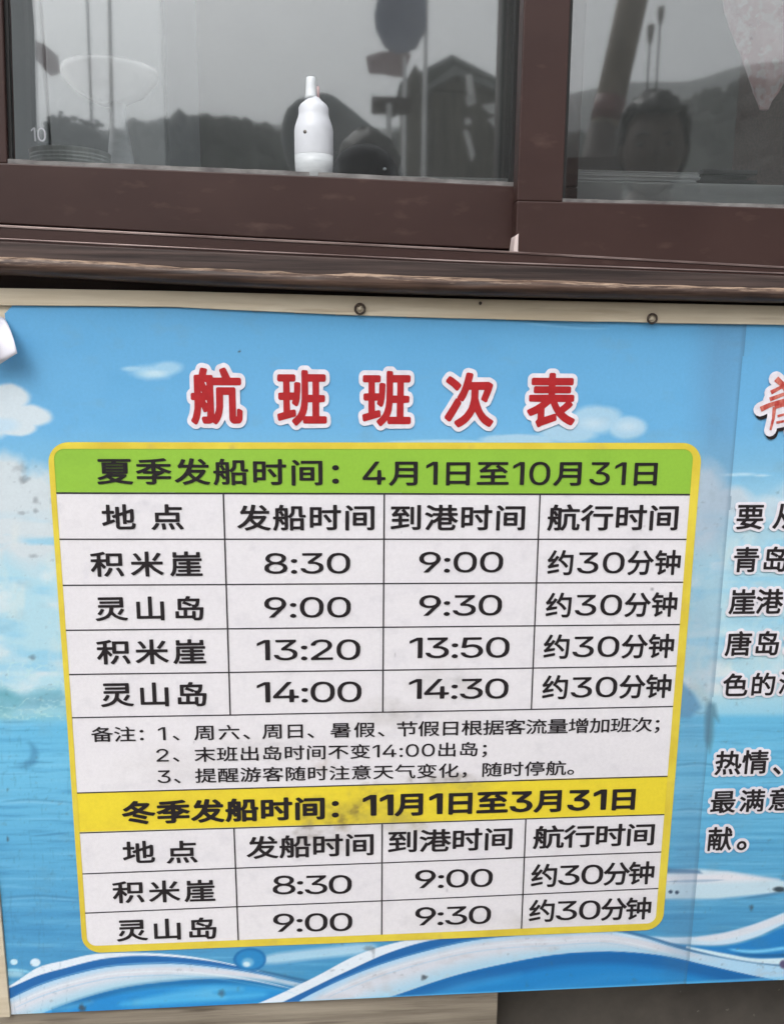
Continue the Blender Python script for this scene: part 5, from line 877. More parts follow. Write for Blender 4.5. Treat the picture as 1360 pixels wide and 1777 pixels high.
133,201,127,177,127,176,193,176,203,170,204,168,201,159,193,137,185,120,184,118,255,80,155,61,170,44,180,44,183,52,193,55,193,65,187,83,176,90,169,91,167,90,165,82,156,255,254,66,23,
64,25,60,33,60,35,69,41,76,47,80,53,82,60,81,62,73,64,69,67,66,73,66,81,68,85,73,90,78,91,86,91,90,89,94,86,98,78,99,67,97,53,91,42,85,35,74,26,255,80,138,75,139,70,142,66,147,65,153,
66,159,69,164,73,167,78,169,84,169,90,166,94,160,96,155,95,148,91,143,86,139,255,254,49,53,47,55,47,63,87,106,91,112,93,120,92,125,89,130,85,133,80,135,73,135,69,134,64,132,61,127,59,
119,57,118,47,119,47,124,49,129,55,138,64,144,72,146,78,146,88,144,97,138,102,130,104,122,103,112,100,106,93,96,66,67,65,64,105,64,106,62,105,54,103,53,255,254,118,37,117,38,116,40,
116,96,115,99,88,72,70,58,56,49,53,48,51,48,41,60,41,61,42,63,60,73,78,86,95,101,105,113,102,114,56,114,54,117,54,128,55,130,114,131,116,131,116,133,115,158,47,158,45,160,45,173,46,
175,48,175,115,176,116,177,116,205,119,206,131,206,133,205,134,204,134,178,134,176,203,175,205,174,206,161,205,159,204,158,134,158,134,132,134,131,135,131,196,130,197,128,197,117,195,
114,148,114,145,113,157,99,173,85,190,74,208,64,210,61,200,49,197,48,180,58,162,72,134,100,134,97,133,39,131,37,255,254,181,38,179,40,179,46,177,48,56,48,53,49,52,113,54,116,68,116,
71,115,72,65,113,65,115,65,115,67,115,123,63,124,61,125,61,186,62,189,76,189,78,188,78,142,79,141,82,141,115,141,115,202,117,205,131,205,134,204,134,143,135,141,171,141,172,188,175,
189,188,189,190,188,190,184,190,125,187,124,136,124,135,124,134,122,134,67,135,65,178,65,179,115,182,116,195,116,197,115,197,40,195,38,255,254,154,38,151,41,149,48,144,50,143,54,141,
55,57,55,54,56,54,98,54,100,56,101,67,101,70,100,71,70,96,70,97,72,97,107,100,109,112,109,114,106,114,71,140,70,142,70,143,71,143,101,145,102,157,102,159,99,159,56,160,54,173,54,176,
56,179,65,182,83,184,109,183,112,68,113,67,115,67,185,68,188,106,188,113,205,116,206,130,204,132,203,132,201,126,190,127,188,179,188,181,187,182,182,180,163,176,145,174,139,171,135,
168,133,163,132,144,131,143,133,139,146,133,138,130,137,118,145,93,156,92,158,98,167,102,168,123,159,135,153,139,150,140,147,157,147,160,149,161,153,164,170,163,172,86,172,83,171,83,
130,84,128,198,128,201,126,202,122,198,74,196,58,192,48,187,42,182,39,176,38,255,254,141,39,139,41,135,53,135,56,167,57,170,58,170,151,168,153,114,153,112,155,113,168,116,170,169,170,
170,172,170,204,173,205,186,204,188,202,188,170,207,170,209,169,209,166,209,155,208,153,190,153,188,151,188,58,187,50,182,44,173,41,162,39,255,50,56,49,57,48,59,48,189,51,190,106,190,
108,187,108,72,105,71,66,70,64,57,255,66,87,91,87,91,123,65,123,255,148,89,145,91,119,133,120,136,130,142,134,140,152,113,161,98,160,95,255,66,139,91,140,91,174,65,174,255,254,52,37,
51,39,50,41,50,163,51,165,52,165,65,165,67,165,67,162,67,40,67,38,65,37,255,169,38,167,41,163,51,164,54,166,55,181,54,183,56,183,178,180,179,99,179,97,180,97,182,97,193,98,195,198,195,
201,194,200,49,197,43,193,40,183,38,255,92,69,90,70,90,72,90,154,93,154,160,154,161,150,160,70,157,69,255,106,84,143,84,144,86,144,104,142,104,106,104,105,102,255,106,120,143,119,144,
122,144,138,142,139,106,139,105,137,255,75,167,64,182,53,194,54,197,64,203,69,201,76,193,85,183,89,176,87,173,77,167,255,254,118,38,116,39,116,41,116,133,114,132,101,119,87,107,71,96,
54,86,51,86,43,97,42,99,43,101,68,116,91,135,110,155,118,166,123,175,48,176,47,176,46,178,47,192,50,193,203,192,204,190,204,179,202,176,146,175,134,157,134,143,135,141,144,149,148,148,
173,131,190,118,208,103,209,101,209,99,198,89,195,88,169,112,149,127,135,136,134,40,132,38,255,254,52,37,50,39,44,49,44,51,44,52,88,61,102,66,106,68,90,81,81,90,73,100,60,101,58,101,
58,103,58,114,59,116,95,116,98,117,96,121,96,171,94,172,48,172,46,174,46,185,47,187,118,188,118,189,112,200,112,203,113,204,125,207,128,205,139,187,201,187,203,186,204,174,202,172,156,
172,154,171,154,121,152,117,155,116,175,116,183,111,184,108,180,100,170,89,160,79,144,67,155,63,173,58,207,52,208,51,208,49,200,38,198,37,188,38,164,43,149,48,125,57,107,50,88,44,255,
124,76,129,78,141,85,150,92,157,99,157,100,94,100,97,95,105,88,255,111,117,135,116,139,117,137,120,137,169,136,171,115,172,113,171,113,121,255,61,123,51,130,50,131,50,133,64,149,74,
167,77,168,88,165,89,163,89,161,80,143,65,125,255,189,123,173,142,158,157,158,159,159,161,168,166,171,166,185,153,198,137,201,132,201,130,191,123,255,254,88,53,86,55,86,70,85,72,44,
72,43,73,42,74,43,83,79,143,81,145,90,145,91,144,91,143,56,84,58,83,85,83,86,110,88,111,97,110,97,84,99,83,109,82,110,74,108,72,98,72,97,54,96,53,255,254,75,52,66,54,60,57,54,62,51,
67,47,76,45,84,44,105,47,122,50,129,54,136,58,140,64,144,73,146,79,146,87,144,93,141,97,137,102,129,105,122,108,112,108,90,105,73,102,68,97,61,93,57,87,54,255,72,63,82,64,86,66,89,69,
94,78,97,91,97,107,93,122,88,131,83,134,78,135,69,134,62,128,58,118,55,104,56,89,59,77,64,68,255,254,52,52,48,54,46,56,45,58,44,62,46,65,48,68,53,69,57,68,60,66,61,60,60,57,58,54,255,
52,102,48,103,46,105,45,108,44,112,47,117,53,119,56,118,59,116,61,113,61,110,60,106,58,103,255,254,73,52,60,55,51,60,45,69,44,76,45,77,54,77,57,71,61,67,65,65,71,63,82,64,87,66,91,69,
93,74,94,81,93,87,90,91,85,95,81,96,65,98,63,99,64,108,84,130,86,133,49,134,48,135,48,144,50,145,102,145,103,143,102,135,77,107,89,104,97,100,100,96,103,91,106,83,106,77,105,71,101,
64,93,56,84,53,255,254,95,38,85,46,84,48,94,59,102,73,106,85,110,105,112,108,117,108,125,107,126,106,124,87,124,84,127,78,133,69,138,64,142,63,143,112,140,113,100,113,98,111,80,105,
79,103,79,53,78,46,73,42,67,40,53,39,47,40,44,52,44,54,46,55,61,55,63,56,63,98,62,99,61,99,45,94,43,94,42,98,39,109,41,111,63,118,63,151,62,153,42,154,41,156,41,167,42,169,43,169,63,
170,63,203,64,204,65,205,77,205,79,204,80,170,97,169,99,167,99,156,98,154,81,153,80,152,80,123,95,127,97,126,98,124,100,127,102,128,202,128,204,128,205,126,205,116,204,114,159,113,160,
96,195,96,197,94,197,85,196,82,194,81,160,81,159,59,160,57,164,56,209,56,211,53,206,41,204,40,173,40,157,41,146,43,132,50,125,56,118,66,106,47,97,38,255,109,137,107,138,107,140,107,
197,108,199,192,200,195,199,195,140,194,138,255,124,152,178,152,179,153,179,160,177,162,125,162,123,160,255,124,176,178,175,179,177,179,184,177,185,125,185,123,184,255,254,47,38,46,
40,45,42,45,162,47,164,65,164,65,180,64,182,43,183,42,186,43,197,47,198,118,198,121,197,121,186,120,183,100,182,99,177,99,164,117,164,119,162,120,107,121,103,127,115,133,131,132,133,
128,133,127,135,127,197,130,198,200,198,201,195,201,134,198,133,174,133,172,132,172,119,173,117,202,117,204,116,204,105,203,102,174,102,173,102,172,100,172,90,173,89,200,88,201,86,201,
76,200,74,198,74,173,73,172,59,173,57,174,57,208,57,210,54,209,43,206,42,125,42,120,43,118,41,108,41,105,42,105,49,104,51,62,51,60,50,59,39,255,120,56,156,57,157,59,156,73,155,74,130,
74,128,76,128,86,125,86,121,89,120,86,255,61,66,104,66,105,67,105,79,103,80,61,79,60,77,255,130,89,156,89,157,90,156,101,154,102,138,102,255,61,94,102,94,105,95,104,106,91,107,88,109,
86,111,85,116,85,146,84,148,79,148,78,127,75,115,71,108,65,102,63,101,60,101,255,60,117,63,119,66,127,67,146,67,148,66,149,61,149,60,147,255,145,117,156,117,157,132,149,133,147,132,
148,129,255,98,119,104,118,105,120,105,147,104,149,98,149,97,147,97,122,255,143,147,183,147,184,148,184,157,182,159,143,159,142,157,255,80,164,84,164,85,165,85,181,84,182,80,182,79,
181,255,143,173,183,172,184,174,184,182,182,183,143,183,142,182,255,254,151,37,149,40,145,51,146,53,148,54,166,54,168,55,168,89,168,90,166,91,143,91,140,93,138,60,135,50,133,46,128,
41,122,39,104,39,101,41,98,53,98,55,101,56,116,55,119,56,120,58,122,70,124,91,125,120,125,122,124,122,113,122,111,122,108,97,103,75,96,59,89,47,83,39,81,38,70,47,70,50,77,59,84,71,89,
87,94,116,96,158,95,160,81,161,80,162,79,171,76,171,49,191,48,194,56,203,58,203,62,201,86,186,87,183,84,178,85,177,108,177,106,182,96,199,97,201,109,206,112,204,125,185,127,181,125,
177,144,177,145,176,147,173,152,188,155,203,158,205,170,204,171,202,172,199,168,183,169,182,206,182,209,181,209,168,208,166,163,165,156,151,156,150,158,150,199,150,207,144,208,141,204,
137,185,118,184,110,186,107,208,107,209,105,209,94,208,92,207,91,185,90,184,50,183,45,181,42,177,40,172,38,255,56,40,45,47,44,50,56,80,66,106,69,108,80,101,81,99,61,45,59,41,255,141,
107,168,108,168,124,176,130,179,133,150,134,149,140,136,148,136,150,140,157,140,160,114,160,112,156,112,138,138,138,141,137,255,71,125,42,143,42,146,49,155,51,155,61,150,81,138,81,135,
75,127,73,125,255,254,50,37,48,39,48,41,48,194,49,197,89,198,97,193,97,188,103,190,105,189,120,168,123,162,123,160,115,154,112,154,97,176,95,178,94,178,83,144,91,130,92,135,93,136,118,
137,129,148,136,158,142,169,140,170,124,170,122,173,123,184,125,185,149,186,154,204,155,205,163,205,169,203,170,200,167,186,205,185,208,184,208,173,207,170,161,170,160,169,156,159,158,
158,198,158,201,157,201,74,200,70,197,67,193,65,186,64,174,64,170,76,172,78,183,77,185,78,185,93,157,94,156,93,156,92,155,65,152,64,141,64,140,67,140,134,138,134,130,126,128,126,124,
130,123,126,123,75,124,72,139,62,152,58,161,57,177,57,208,59,210,56,206,43,186,41,158,41,150,42,135,47,118,60,115,61,112,60,109,57,98,41,96,40,94,40,87,50,86,53,94,63,107,74,108,76,
108,121,106,121,96,121,94,120,96,105,95,95,92,85,89,81,85,79,79,77,70,77,68,79,66,86,64,89,64,89,63,39,61,37,255,64,91,67,92,74,92,78,93,79,96,81,102,80,112,78,121,74,129,67,142,78,
178,78,181,77,182,65,182,64,181,255,156,108,184,108,185,110,185,119,183,119,156,119,155,117,255,156,133,184,133,185,135,185,143,183,144,156,144,155,142,255,254,107,39,95,41,91,43,88,
48,87,53,87,78,87,81,89,82,101,82,103,81,104,57,105,55,108,54,148,55,150,57,152,69,154,72,165,68,167,66,167,58,165,49,162,45,157,41,147,39,255,57,42,46,49,45,50,45,52,55,63,67,83,70,
83,80,79,81,77,81,75,72,58,63,46,59,43,255,191,45,189,47,179,62,167,76,167,79,168,81,177,85,180,85,190,74,201,59,203,54,203,51,255,135,62,124,72,108,82,107,84,108,87,71,88,68,88,68,
140,69,143,179,144,183,143,183,89,179,87,129,87,130,86,140,79,146,73,146,70,139,63,137,62,255,85,101,164,101,166,102,166,108,166,109,164,109,86,109,84,108,255,85,123,164,122,166,123,
166,128,166,130,164,130,86,130,84,129,255,49,149,47,150,47,152,47,161,48,163,85,163,87,164,81,177,56,178,55,183,56,192,116,192,117,194,113,201,114,203,127,207,130,206,138,192,194,192,
195,189,195,180,194,178,170,177,164,164,166,163,202,163,203,163,204,161,204,151,203,149,202,149,255,106,164,144,164,150,177,147,178,101,177,101,176,255,254,52,38,50,39,42,49,42,52,61,
61,72,68,83,77,93,86,99,95,104,104,110,118,110,119,108,119,47,120,46,122,46,135,49,137,113,137,114,139,115,148,114,174,54,175,52,177,53,191,56,192,196,191,197,189,197,177,196,175,133,
174,132,138,132,137,134,137,202,137,205,135,205,122,204,120,141,119,138,119,142,110,148,99,157,87,164,79,174,71,184,64,209,53,209,50,201,39,199,38,193,40,174,49,162,57,154,64,143,76,
137,85,125,105,112,81,104,71,95,62,82,53,70,46,255,254,193,37,184,39,177,44,171,52,167,61,163,75,161,87,158,120,63,120,61,122,61,135,54,129,52,128,39,136,40,139,50,150,63,168,72,186,
81,205,84,205,96,202,97,199,92,187,93,186,200,186,203,185,203,172,201,170,85,170,83,169,79,162,79,160,188,161,189,160,190,158,190,148,188,146,81,146,79,148,79,160,62,136,175,135,178,
91,183,69,186,61,190,56,193,55,194,56,195,62,196,76,198,78,200,78,208,71,210,69,208,54,205,44,200,39,255,254,73,37,71,39,71,41,70,135,68,134,59,124,52,118,50,119,42,132,56,149,68,165,
80,184,90,204,92,205,105,202,107,199,102,188,89,163,89,40,87,37,255,143,41,137,42,133,45,128,52,126,65,125,94,124,94,103,83,101,84,92,95,93,97,114,108,126,117,126,199,126,201,128,202,
142,202,144,200,145,131,153,138,166,150,190,179,193,179,204,171,205,169,199,159,187,145,171,130,145,108,144,106,144,65,146,59,148,58,157,58,180,58,187,59,188,62,190,69,192,94,193,95,
195,96,208,89,209,88,208,67,204,52,199,45,195,43,189,41,255,254,63,33,59,42,59,45,69,51,74,56,78,61,80,67,79,68,71,70,67,73,64,79,65,88,67,92,73,96,77,97,84,97,88,95,92,92,96,84,96,
70,94,60,88,48,82,43,73,37,65,33,255,254,64,37,63,39,62,41,62,130,60,129,51,119,49,117,47,118,40,132,52,148,64,167,73,184,81,204,84,205,96,201,97,199,94,191,95,189,139,189,140,191,135,
200,135,202,137,203,148,206,151,205,160,189,207,189,208,187,208,176,207,175,205,174,95,174,92,176,92,183,91,183,78,157,78,40,76,37,255,120,38,117,40,113,51,114,53,136,53,140,54,140,
83,137,84,107,84,105,85,104,90,90,91,89,95,89,120,90,122,204,123,207,122,208,94,207,91,192,90,191,85,189,84,158,83,157,50,155,44,151,41,145,39,255,105,98,191,98,191,106,191,108,189,
108,107,108,105,107,255,107,130,105,131,105,133,105,166,107,168,189,168,192,167,192,133,191,131,255,122,144,174,144,175,145,175,153,173,155,123,155,121,153,255,254,51,37,41,43,40,45,
47,60,50,73,53,91,53,112,52,113,42,114,41,125,42,127,52,128,53,129,53,183,55,184,68,184,70,185,75,206,78,207,92,204,92,201,87,185,110,184,111,182,112,174,115,176,151,176,149,182,140,
202,142,204,154,207,156,206,158,204,166,188,169,180,169,176,204,176,207,175,207,163,207,161,205,160,116,160,112,162,111,158,112,52,115,54,120,64,124,75,126,83,128,97,128,145,131,146,
185,146,187,145,187,143,188,56,189,55,192,55,195,55,196,56,198,79,201,79,210,74,211,71,209,51,208,46,205,42,197,39,184,39,177,41,173,45,172,49,171,55,171,129,169,130,146,130,145,130,
144,128,144,94,141,71,137,61,133,52,128,44,123,38,121,37,120,37,109,44,104,41,98,39,83,39,80,40,76,51,77,53,79,54,94,54,95,55,95,79,95,80,86,75,82,76,74,95,70,101,69,99,66,74,62,56,
55,39,53,37,255,95,83,95,87,95,112,70,113,69,108,70,106,78,110,81,109,255,70,128,95,128,95,169,69,169,70,161,79,164,82,163,93,138,91,135,83,132,81,133,70,157,69,152,255,254,67,41,55,
45,48,52,42,63,41,72,43,80,46,86,53,94,58,97,65,99,75,99,86,94,95,86,99,75,99,65,96,55,87,46,77,42,255,69,54,75,54,81,57,85,62,87,69,86,73,83,80,79,84,71,86,64,85,59,81,55,75,54,70,
56,64,59,59,64,55,255,254,163,32,121,46,73,60,70,63,70,68,77,80,79,82,83,82,131,70,171,56,173,55,175,53,175,48,168,35,166,33,255,156,70,95,92,93,94,92,97,92,99,95,105,94,105,70,97,50,
93,48,93,46,95,38,109,39,114,42,117,59,121,76,126,93,133,101,137,100,139,90,150,88,151,64,132,61,131,58,131,55,132,46,142,44,146,45,148,46,150,66,165,80,179,91,194,100,207,103,209,108,
209,121,207,123,206,124,204,125,201,122,193,123,192,171,192,174,191,183,186,184,183,184,179,177,166,166,153,150,138,149,136,155,133,175,126,192,121,208,118,211,117,212,115,212,110,204,
97,202,94,199,94,176,99,159,104,142,111,125,120,111,113,111,112,112,111,152,99,164,94,167,92,169,90,169,88,168,83,162,72,160,71,255,124,151,126,151,136,159,142,164,144,167,140,168,107,
168,107,166,113,160,255,254,92,34,89,35,86,38,81,50,82,54,84,56,87,57,112,57,113,59,113,69,110,70,45,70,42,72,41,75,41,89,43,92,46,93,112,93,113,95,114,103,111,104,75,104,72,106,69,
111,53,104,49,104,47,106,38,118,37,121,39,124,42,126,56,132,67,137,79,144,84,148,81,149,47,149,44,149,42,151,41,154,40,166,42,170,46,172,110,172,112,173,112,176,111,177,109,177,77,175,
59,175,57,176,55,179,52,191,52,194,54,196,57,198,88,199,116,201,148,204,173,209,177,208,186,201,190,197,191,192,189,189,186,187,177,185,138,179,137,178,137,173,140,172,204,172,208,171,
210,167,210,155,209,152,207,150,204,149,170,149,166,148,171,144,186,136,210,126,212,124,213,120,204,108,202,106,196,105,180,112,178,112,172,106,152,94,157,93,206,93,209,91,210,88,210,
76,209,73,207,71,204,70,139,70,138,68,138,52,137,46,135,42,131,38,126,36,120,35,255,98,126,111,126,112,128,112,137,110,137,99,128,98,127,255,138,126,149,126,153,127,138,138,137,134,
137,128,255,254,85,33,81,35,74,47,73,51,75,54,77,56,90,60,104,65,117,71,120,74,104,95,102,94,92,80,79,67,65,55,54,49,50,48,47,49,37,60,36,63,36,66,38,68,49,77,59,84,68,93,75,102,83,
114,89,125,96,142,96,144,95,144,78,144,68,143,61,141,58,142,56,145,52,157,52,161,53,163,57,168,61,176,66,186,70,200,73,203,77,204,90,202,94,200,95,198,96,194,87,170,89,169,103,169,104,
169,105,171,111,205,112,208,115,209,118,210,132,208,136,206,137,202,132,171,133,169,167,169,169,170,169,171,153,189,151,192,150,195,151,198,155,201,164,207,169,206,179,197,194,179,195,
175,193,169,203,169,207,166,207,164,208,159,208,150,207,147,204,145,201,144,127,144,125,143,124,137,126,137,169,137,178,137,182,136,190,131,192,128,192,125,186,109,176,92,163,75,162,
74,173,68,184,63,210,56,213,52,213,48,204,35,202,33,198,33,183,37,167,43,140,57,124,47,112,41,95,35,255,140,90,142,90,148,97,156,108,157,111,157,112,127,112,124,111,124,109,129,102,
255,254,51,33,49,33,39,41,37,43,36,45,37,48,41,56,44,64,48,80,49,90,49,108,48,108,42,109,39,111,37,115,37,125,38,128,40,130,42,131,48,132,50,133,50,181,51,185,55,187,69,188,74,206,77,
209,80,210,96,207,98,204,99,201,95,189,95,188,115,187,118,186,120,183,120,143,121,140,124,142,127,147,130,155,132,168,132,194,132,196,134,198,137,200,141,200,188,200,192,198,194,196,
194,193,194,143,196,142,206,142,210,141,212,137,213,127,212,124,210,121,201,119,203,113,203,42,202,39,201,36,197,34,184,34,180,36,178,41,177,42,151,42,148,41,147,36,143,33,130,33,126,
35,125,37,124,40,124,115,124,117,121,119,120,115,120,54,119,48,116,42,111,38,104,36,87,35,84,36,82,38,77,51,77,55,79,58,82,59,96,59,97,61,96,72,95,74,90,72,87,71,83,73,82,75,76,88,73,
93,69,65,65,51,57,36,54,33,255,149,66,175,65,178,66,178,93,177,96,151,97,148,96,148,69,255,95,100,96,99,96,101,96,108,95,108,92,108,91,108,91,106,255,138,121,173,120,178,121,173,127,
171,130,170,136,170,173,169,176,158,176,156,175,155,157,153,146,147,133,143,127,138,122,255,74,132,78,132,79,133,77,140,74,146,73,139,73,133,255,95,154,96,154,96,155,96,164,95,165,91,
164,91,163,255,254,141,36,138,37,135,40,131,53,131,57,133,59,136,60,157,60,166,61,166,94,165,94,162,92,150,86,147,85,144,87,142,89,131,108,116,130,115,132,115,135,118,139,128,145,132,
146,135,145,145,131,165,101,166,106,166,148,163,149,112,148,112,74,111,69,109,68,106,67,70,67,69,65,69,56,66,53,62,52,48,53,45,55,44,60,44,188,45,191,47,193,51,194,107,194,110,193,111,
190,112,176,113,174,164,174,165,174,166,176,166,202,167,206,169,208,172,209,186,209,190,207,192,204,192,175,194,174,208,174,210,173,212,171,213,168,213,155,211,151,208,149,194,149,192,
147,192,58,191,51,189,46,184,40,174,37,162,35,255,70,91,85,90,87,91,88,117,87,119,72,119,69,119,69,93,255,70,143,85,143,87,144,88,168,87,170,72,171,69,170,69,146,255,254,52,34,48,36,
46,40,46,164,48,167,51,169,66,169,68,170,61,179,50,192,49,196,51,199,62,206,65,207,67,206,72,203,79,196,92,181,92,183,93,195,95,198,98,199,198,199,201,199,203,198,204,195,205,192,205,
53,203,46,200,40,195,37,189,35,183,34,168,35,165,36,164,38,159,51,160,55,163,58,166,58,177,58,179,59,179,60,179,174,176,175,99,175,94,176,91,171,82,165,78,163,72,164,72,163,71,39,70,
36,67,34,255,91,65,87,67,86,71,86,151,87,156,89,158,93,158,158,158,162,157,164,155,165,151,165,72,164,68,161,66,158,65,255,110,88,139,88,140,90,140,100,137,101,110,100,109,97,109,90,
255,110,124,139,123,140,125,140,134,137,135,110,135,109,132,109,125,255,254,79,47,72,49,65,54,62,60,61,67,63,75,68,81,76,85,84,85,91,83,96,78,99,71,100,63,97,56,92,51,86,48,255,80,134,
72,136,69,138,65,141,62,146,61,154,63,162,67,168,75,172,84,173,91,170,96,165,99,158,100,151,97,144,93,139,87,136,255,254,74,51,72,52,71,54,70,126,70,127,68,126,54,116,51,115,49,116,
48,118,48,130,50,133,70,147,85,147,87,146,88,143,88,54,87,52,85,51,255,254,73,49,60,52,54,55,49,58,45,63,43,68,41,76,42,78,43,80,56,79,58,78,60,72,62,69,66,67,72,65,82,66,86,69,89,71,
91,76,92,81,90,86,88,90,83,93,78,94,63,95,62,96,61,98,61,109,78,128,80,130,77,131,47,132,46,134,46,145,47,147,49,147,103,147,104,146,105,144,105,134,83,109,84,108,90,106,97,102,102,
98,104,95,107,89,109,83,109,76,107,70,103,62,98,57,94,54,85,51,255,254,50,34,47,35,37,44,36,47,36,49,37,52,46,62,53,73,58,84,63,100,65,111,67,128,67,194,68,198,71,200,74,200,181,200,
184,200,186,199,188,196,188,193,188,57,187,48,184,43,181,40,176,38,165,35,135,34,132,35,129,38,124,53,124,56,126,59,129,60,159,60,162,61,162,86,161,89,89,89,86,88,80,68,70,51,63,42,
56,35,53,34,255,92,114,161,114,162,115,162,116,162,131,161,132,159,132,93,132,92,131,92,130,91,116,255,93,157,161,157,162,158,162,159,162,174,161,175,159,175,94,175,93,174,92,173,92,
159,255,254,67,36,63,38,61,42,61,190,62,195,65,197,68,197,183,197,188,196,190,194,190,190,190,44,189,39,187,37,185,37,169,37,165,39,164,46,162,47,90,47,87,46,86,40,83,36,80,35,255,88,
72,163,72,164,75,164,110,161,110,88,110,87,107,87,75,255,88,136,163,136,164,138,164,171,161,172,88,172,87,168,87,138,255,254,45,40,41,42,39,46,40,60,41,62,43,64,46,65,110,65,112,66,
112,68,112,84,111,86,61,86,58,87,56,90,55,93,55,105,56,107,58,109,62,110,111,110,112,112,112,125,111,127,109,127,76,125,62,123,59,124,57,125,52,140,52,143,53,145,54,147,60,150,66,155,
75,164,83,174,80,175,50,175,47,176,45,179,44,182,44,194,46,198,48,199,51,200,198,200,201,199,204,198,205,194,205,181,204,178,202,176,199,175,165,175,162,174,187,152,199,140,203,133,
203,130,202,127,190,119,187,118,183,119,176,127,172,130,140,129,138,128,138,126,138,112,139,110,189,110,193,109,195,107,196,105,196,93,195,90,193,87,190,86,138,86,138,84,138,68,138,
66,140,65,207,65,209,62,211,59,211,46,209,42,207,41,204,40,255,98,151,147,153,147,153,147,155,138,162,136,165,137,169,142,174,138,175,118,175,98,153,98,151,255,254,74,49,65,51,58,55,
52,60,48,66,45,74,43,83,41,93,41,105,43,115,44,123,48,130,52,137,57,142,64,146,72,148,79,148,88,147,94,143,99,139,105,131,108,123,110,113,111,90,109,81,107,72,104,66,99,59,94,54,88,
52,83,50,255,72,66,77,65,81,66,84,68,87,71,91,79,94,92,94,106,93,114,91,121,88,126,86,129,82,132,77,133,70,131,67,129,64,126,60,116,58,103,59,90,61,78,63,74,66,69,255,254,51,32,49,33,
39,40,37,42,36,44,36,47,41,55,45,69,48,82,49,99,49,109,41,109,37,113,37,126,38,129,40,131,42,132,48,132,49,132,49,182,50,185,51,187,54,188,67,189,71,206,73,209,75,210,79,210,92,208,
95,206,96,204,96,202,92,190,93,188,111,188,114,185,115,181,116,180,143,180,145,181,137,200,137,204,140,207,152,211,156,211,158,209,161,206,174,180,205,180,208,179,209,178,211,174,211,
161,209,158,207,156,117,156,116,156,115,154,116,64,118,69,121,76,123,91,124,144,125,148,127,149,130,150,187,150,190,147,191,144,191,59,192,59,193,60,194,78,196,82,199,83,202,83,212,
78,214,74,213,50,211,44,207,39,202,36,198,36,183,35,175,38,170,43,168,46,167,54,167,125,166,126,149,126,148,126,148,125,147,87,144,70,141,60,136,49,131,42,125,35,122,33,119,33,110,39,
103,36,95,35,81,35,78,37,76,39,72,50,73,54,74,56,77,58,91,58,92,72,91,73,84,71,80,72,78,75,74,85,72,87,69,65,65,50,58,36,55,33,255,91,100,92,102,91,109,87,109,87,107,255,73,132,75,132,
76,132,73,139,255,91,154,92,157,91,165,86,166,86,164,255,254,102,33,98,35,90,44,88,47,88,49,90,53,101,61,109,70,113,77,116,83,120,96,123,118,123,203,124,207,126,209,128,210,143,209,
146,206,147,198,147,197,203,197,207,196,209,194,210,191,210,179,208,175,205,173,188,173,186,172,186,132,188,132,202,131,205,130,207,126,207,116,206,111,203,109,188,108,186,107,186,65,
187,64,188,64,208,64,211,62,213,60,213,58,213,45,212,43,210,41,207,40,132,40,130,41,128,43,127,51,126,52,117,43,106,34,255,43,48,41,49,38,52,36,65,36,68,37,70,40,72,56,76,58,77,58,114,
58,115,56,115,45,115,42,117,40,121,40,133,41,136,44,138,58,139,58,171,57,172,56,173,42,173,39,175,37,178,38,192,40,195,43,196,98,196,100,194,102,191,102,179,101,175,97,173,83,173,81,
172,82,139,96,139,97,167,98,169,100,171,105,172,115,171,119,169,120,165,119,143,117,122,114,108,110,98,106,95,101,96,92,102,89,105,89,108,91,115,83,115,81,114,82,83,84,83,94,85,97,85,
100,84,102,80,103,70,103,65,101,63,98,62,46,49,255,135,64,161,64,161,108,146,108,143,85,140,75,255,147,132,160,132,162,132,162,171,161,173,148,173,147,172,255,254,88,33,85,34,74,45,
73,48,73,51,75,54,94,65,107,75,116,86,123,97,127,109,130,122,131,131,131,154,123,154,112,130,104,118,102,117,99,117,91,120,96,115,96,112,96,109,78,80,60,53,56,52,51,53,39,62,38,65,38,
68,39,70,56,95,75,125,78,127,82,127,82,132,92,147,100,165,106,184,111,204,112,207,116,209,120,209,132,207,136,204,137,200,132,181,133,179,193,180,206,173,208,171,208,168,203,151,191,
123,189,117,186,115,183,114,180,115,169,121,166,124,167,128,174,145,177,154,159,154,157,153,157,127,163,109,170,93,176,83,186,72,199,63,210,57,213,54,213,52,212,49,203,37,200,35,196,
35,186,40,175,47,169,52,161,61,155,70,146,84,136,68,124,55,115,47,104,40,92,34,255,80,151,75,153,63,164,41,178,40,181,41,185,50,196,53,197,56,197,67,191,85,179,94,171,95,167,93,163,
85,153,82,151,255,254,80,33,78,34,76,36,69,50,70,54,74,58,76,61,76,66,76,79,55,71,50,70,46,72,38,82,36,87,38,90,40,91,67,103,82,112,88,116,45,117,43,119,42,122,42,135,43,138,47,139,
112,140,112,143,111,144,62,144,59,146,58,148,58,160,59,164,63,167,111,167,112,167,112,169,110,170,53,170,50,172,49,175,49,188,50,191,52,193,55,194,111,194,112,195,113,206,115,209,119,
210,131,210,135,208,137,205,137,195,138,194,196,194,200,193,203,189,203,176,202,173,199,170,139,170,137,169,137,167,138,167,188,167,191,166,194,164,195,161,195,149,193,145,189,144,138,
144,137,143,137,141,137,140,139,140,202,140,205,139,207,137,208,133,208,120,204,117,197,116,203,110,204,108,203,105,195,97,174,82,179,78,190,71,211,62,214,58,213,53,204,41,201,40,197,
40,185,45,170,53,159,61,145,73,147,60,146,57,144,55,94,39,83,34,255,101,68,103,68,137,78,142,78,131,94,122,111,101,95,255,157,99,173,111,178,116,147,116,149,111,255,254,71,33,67,35,
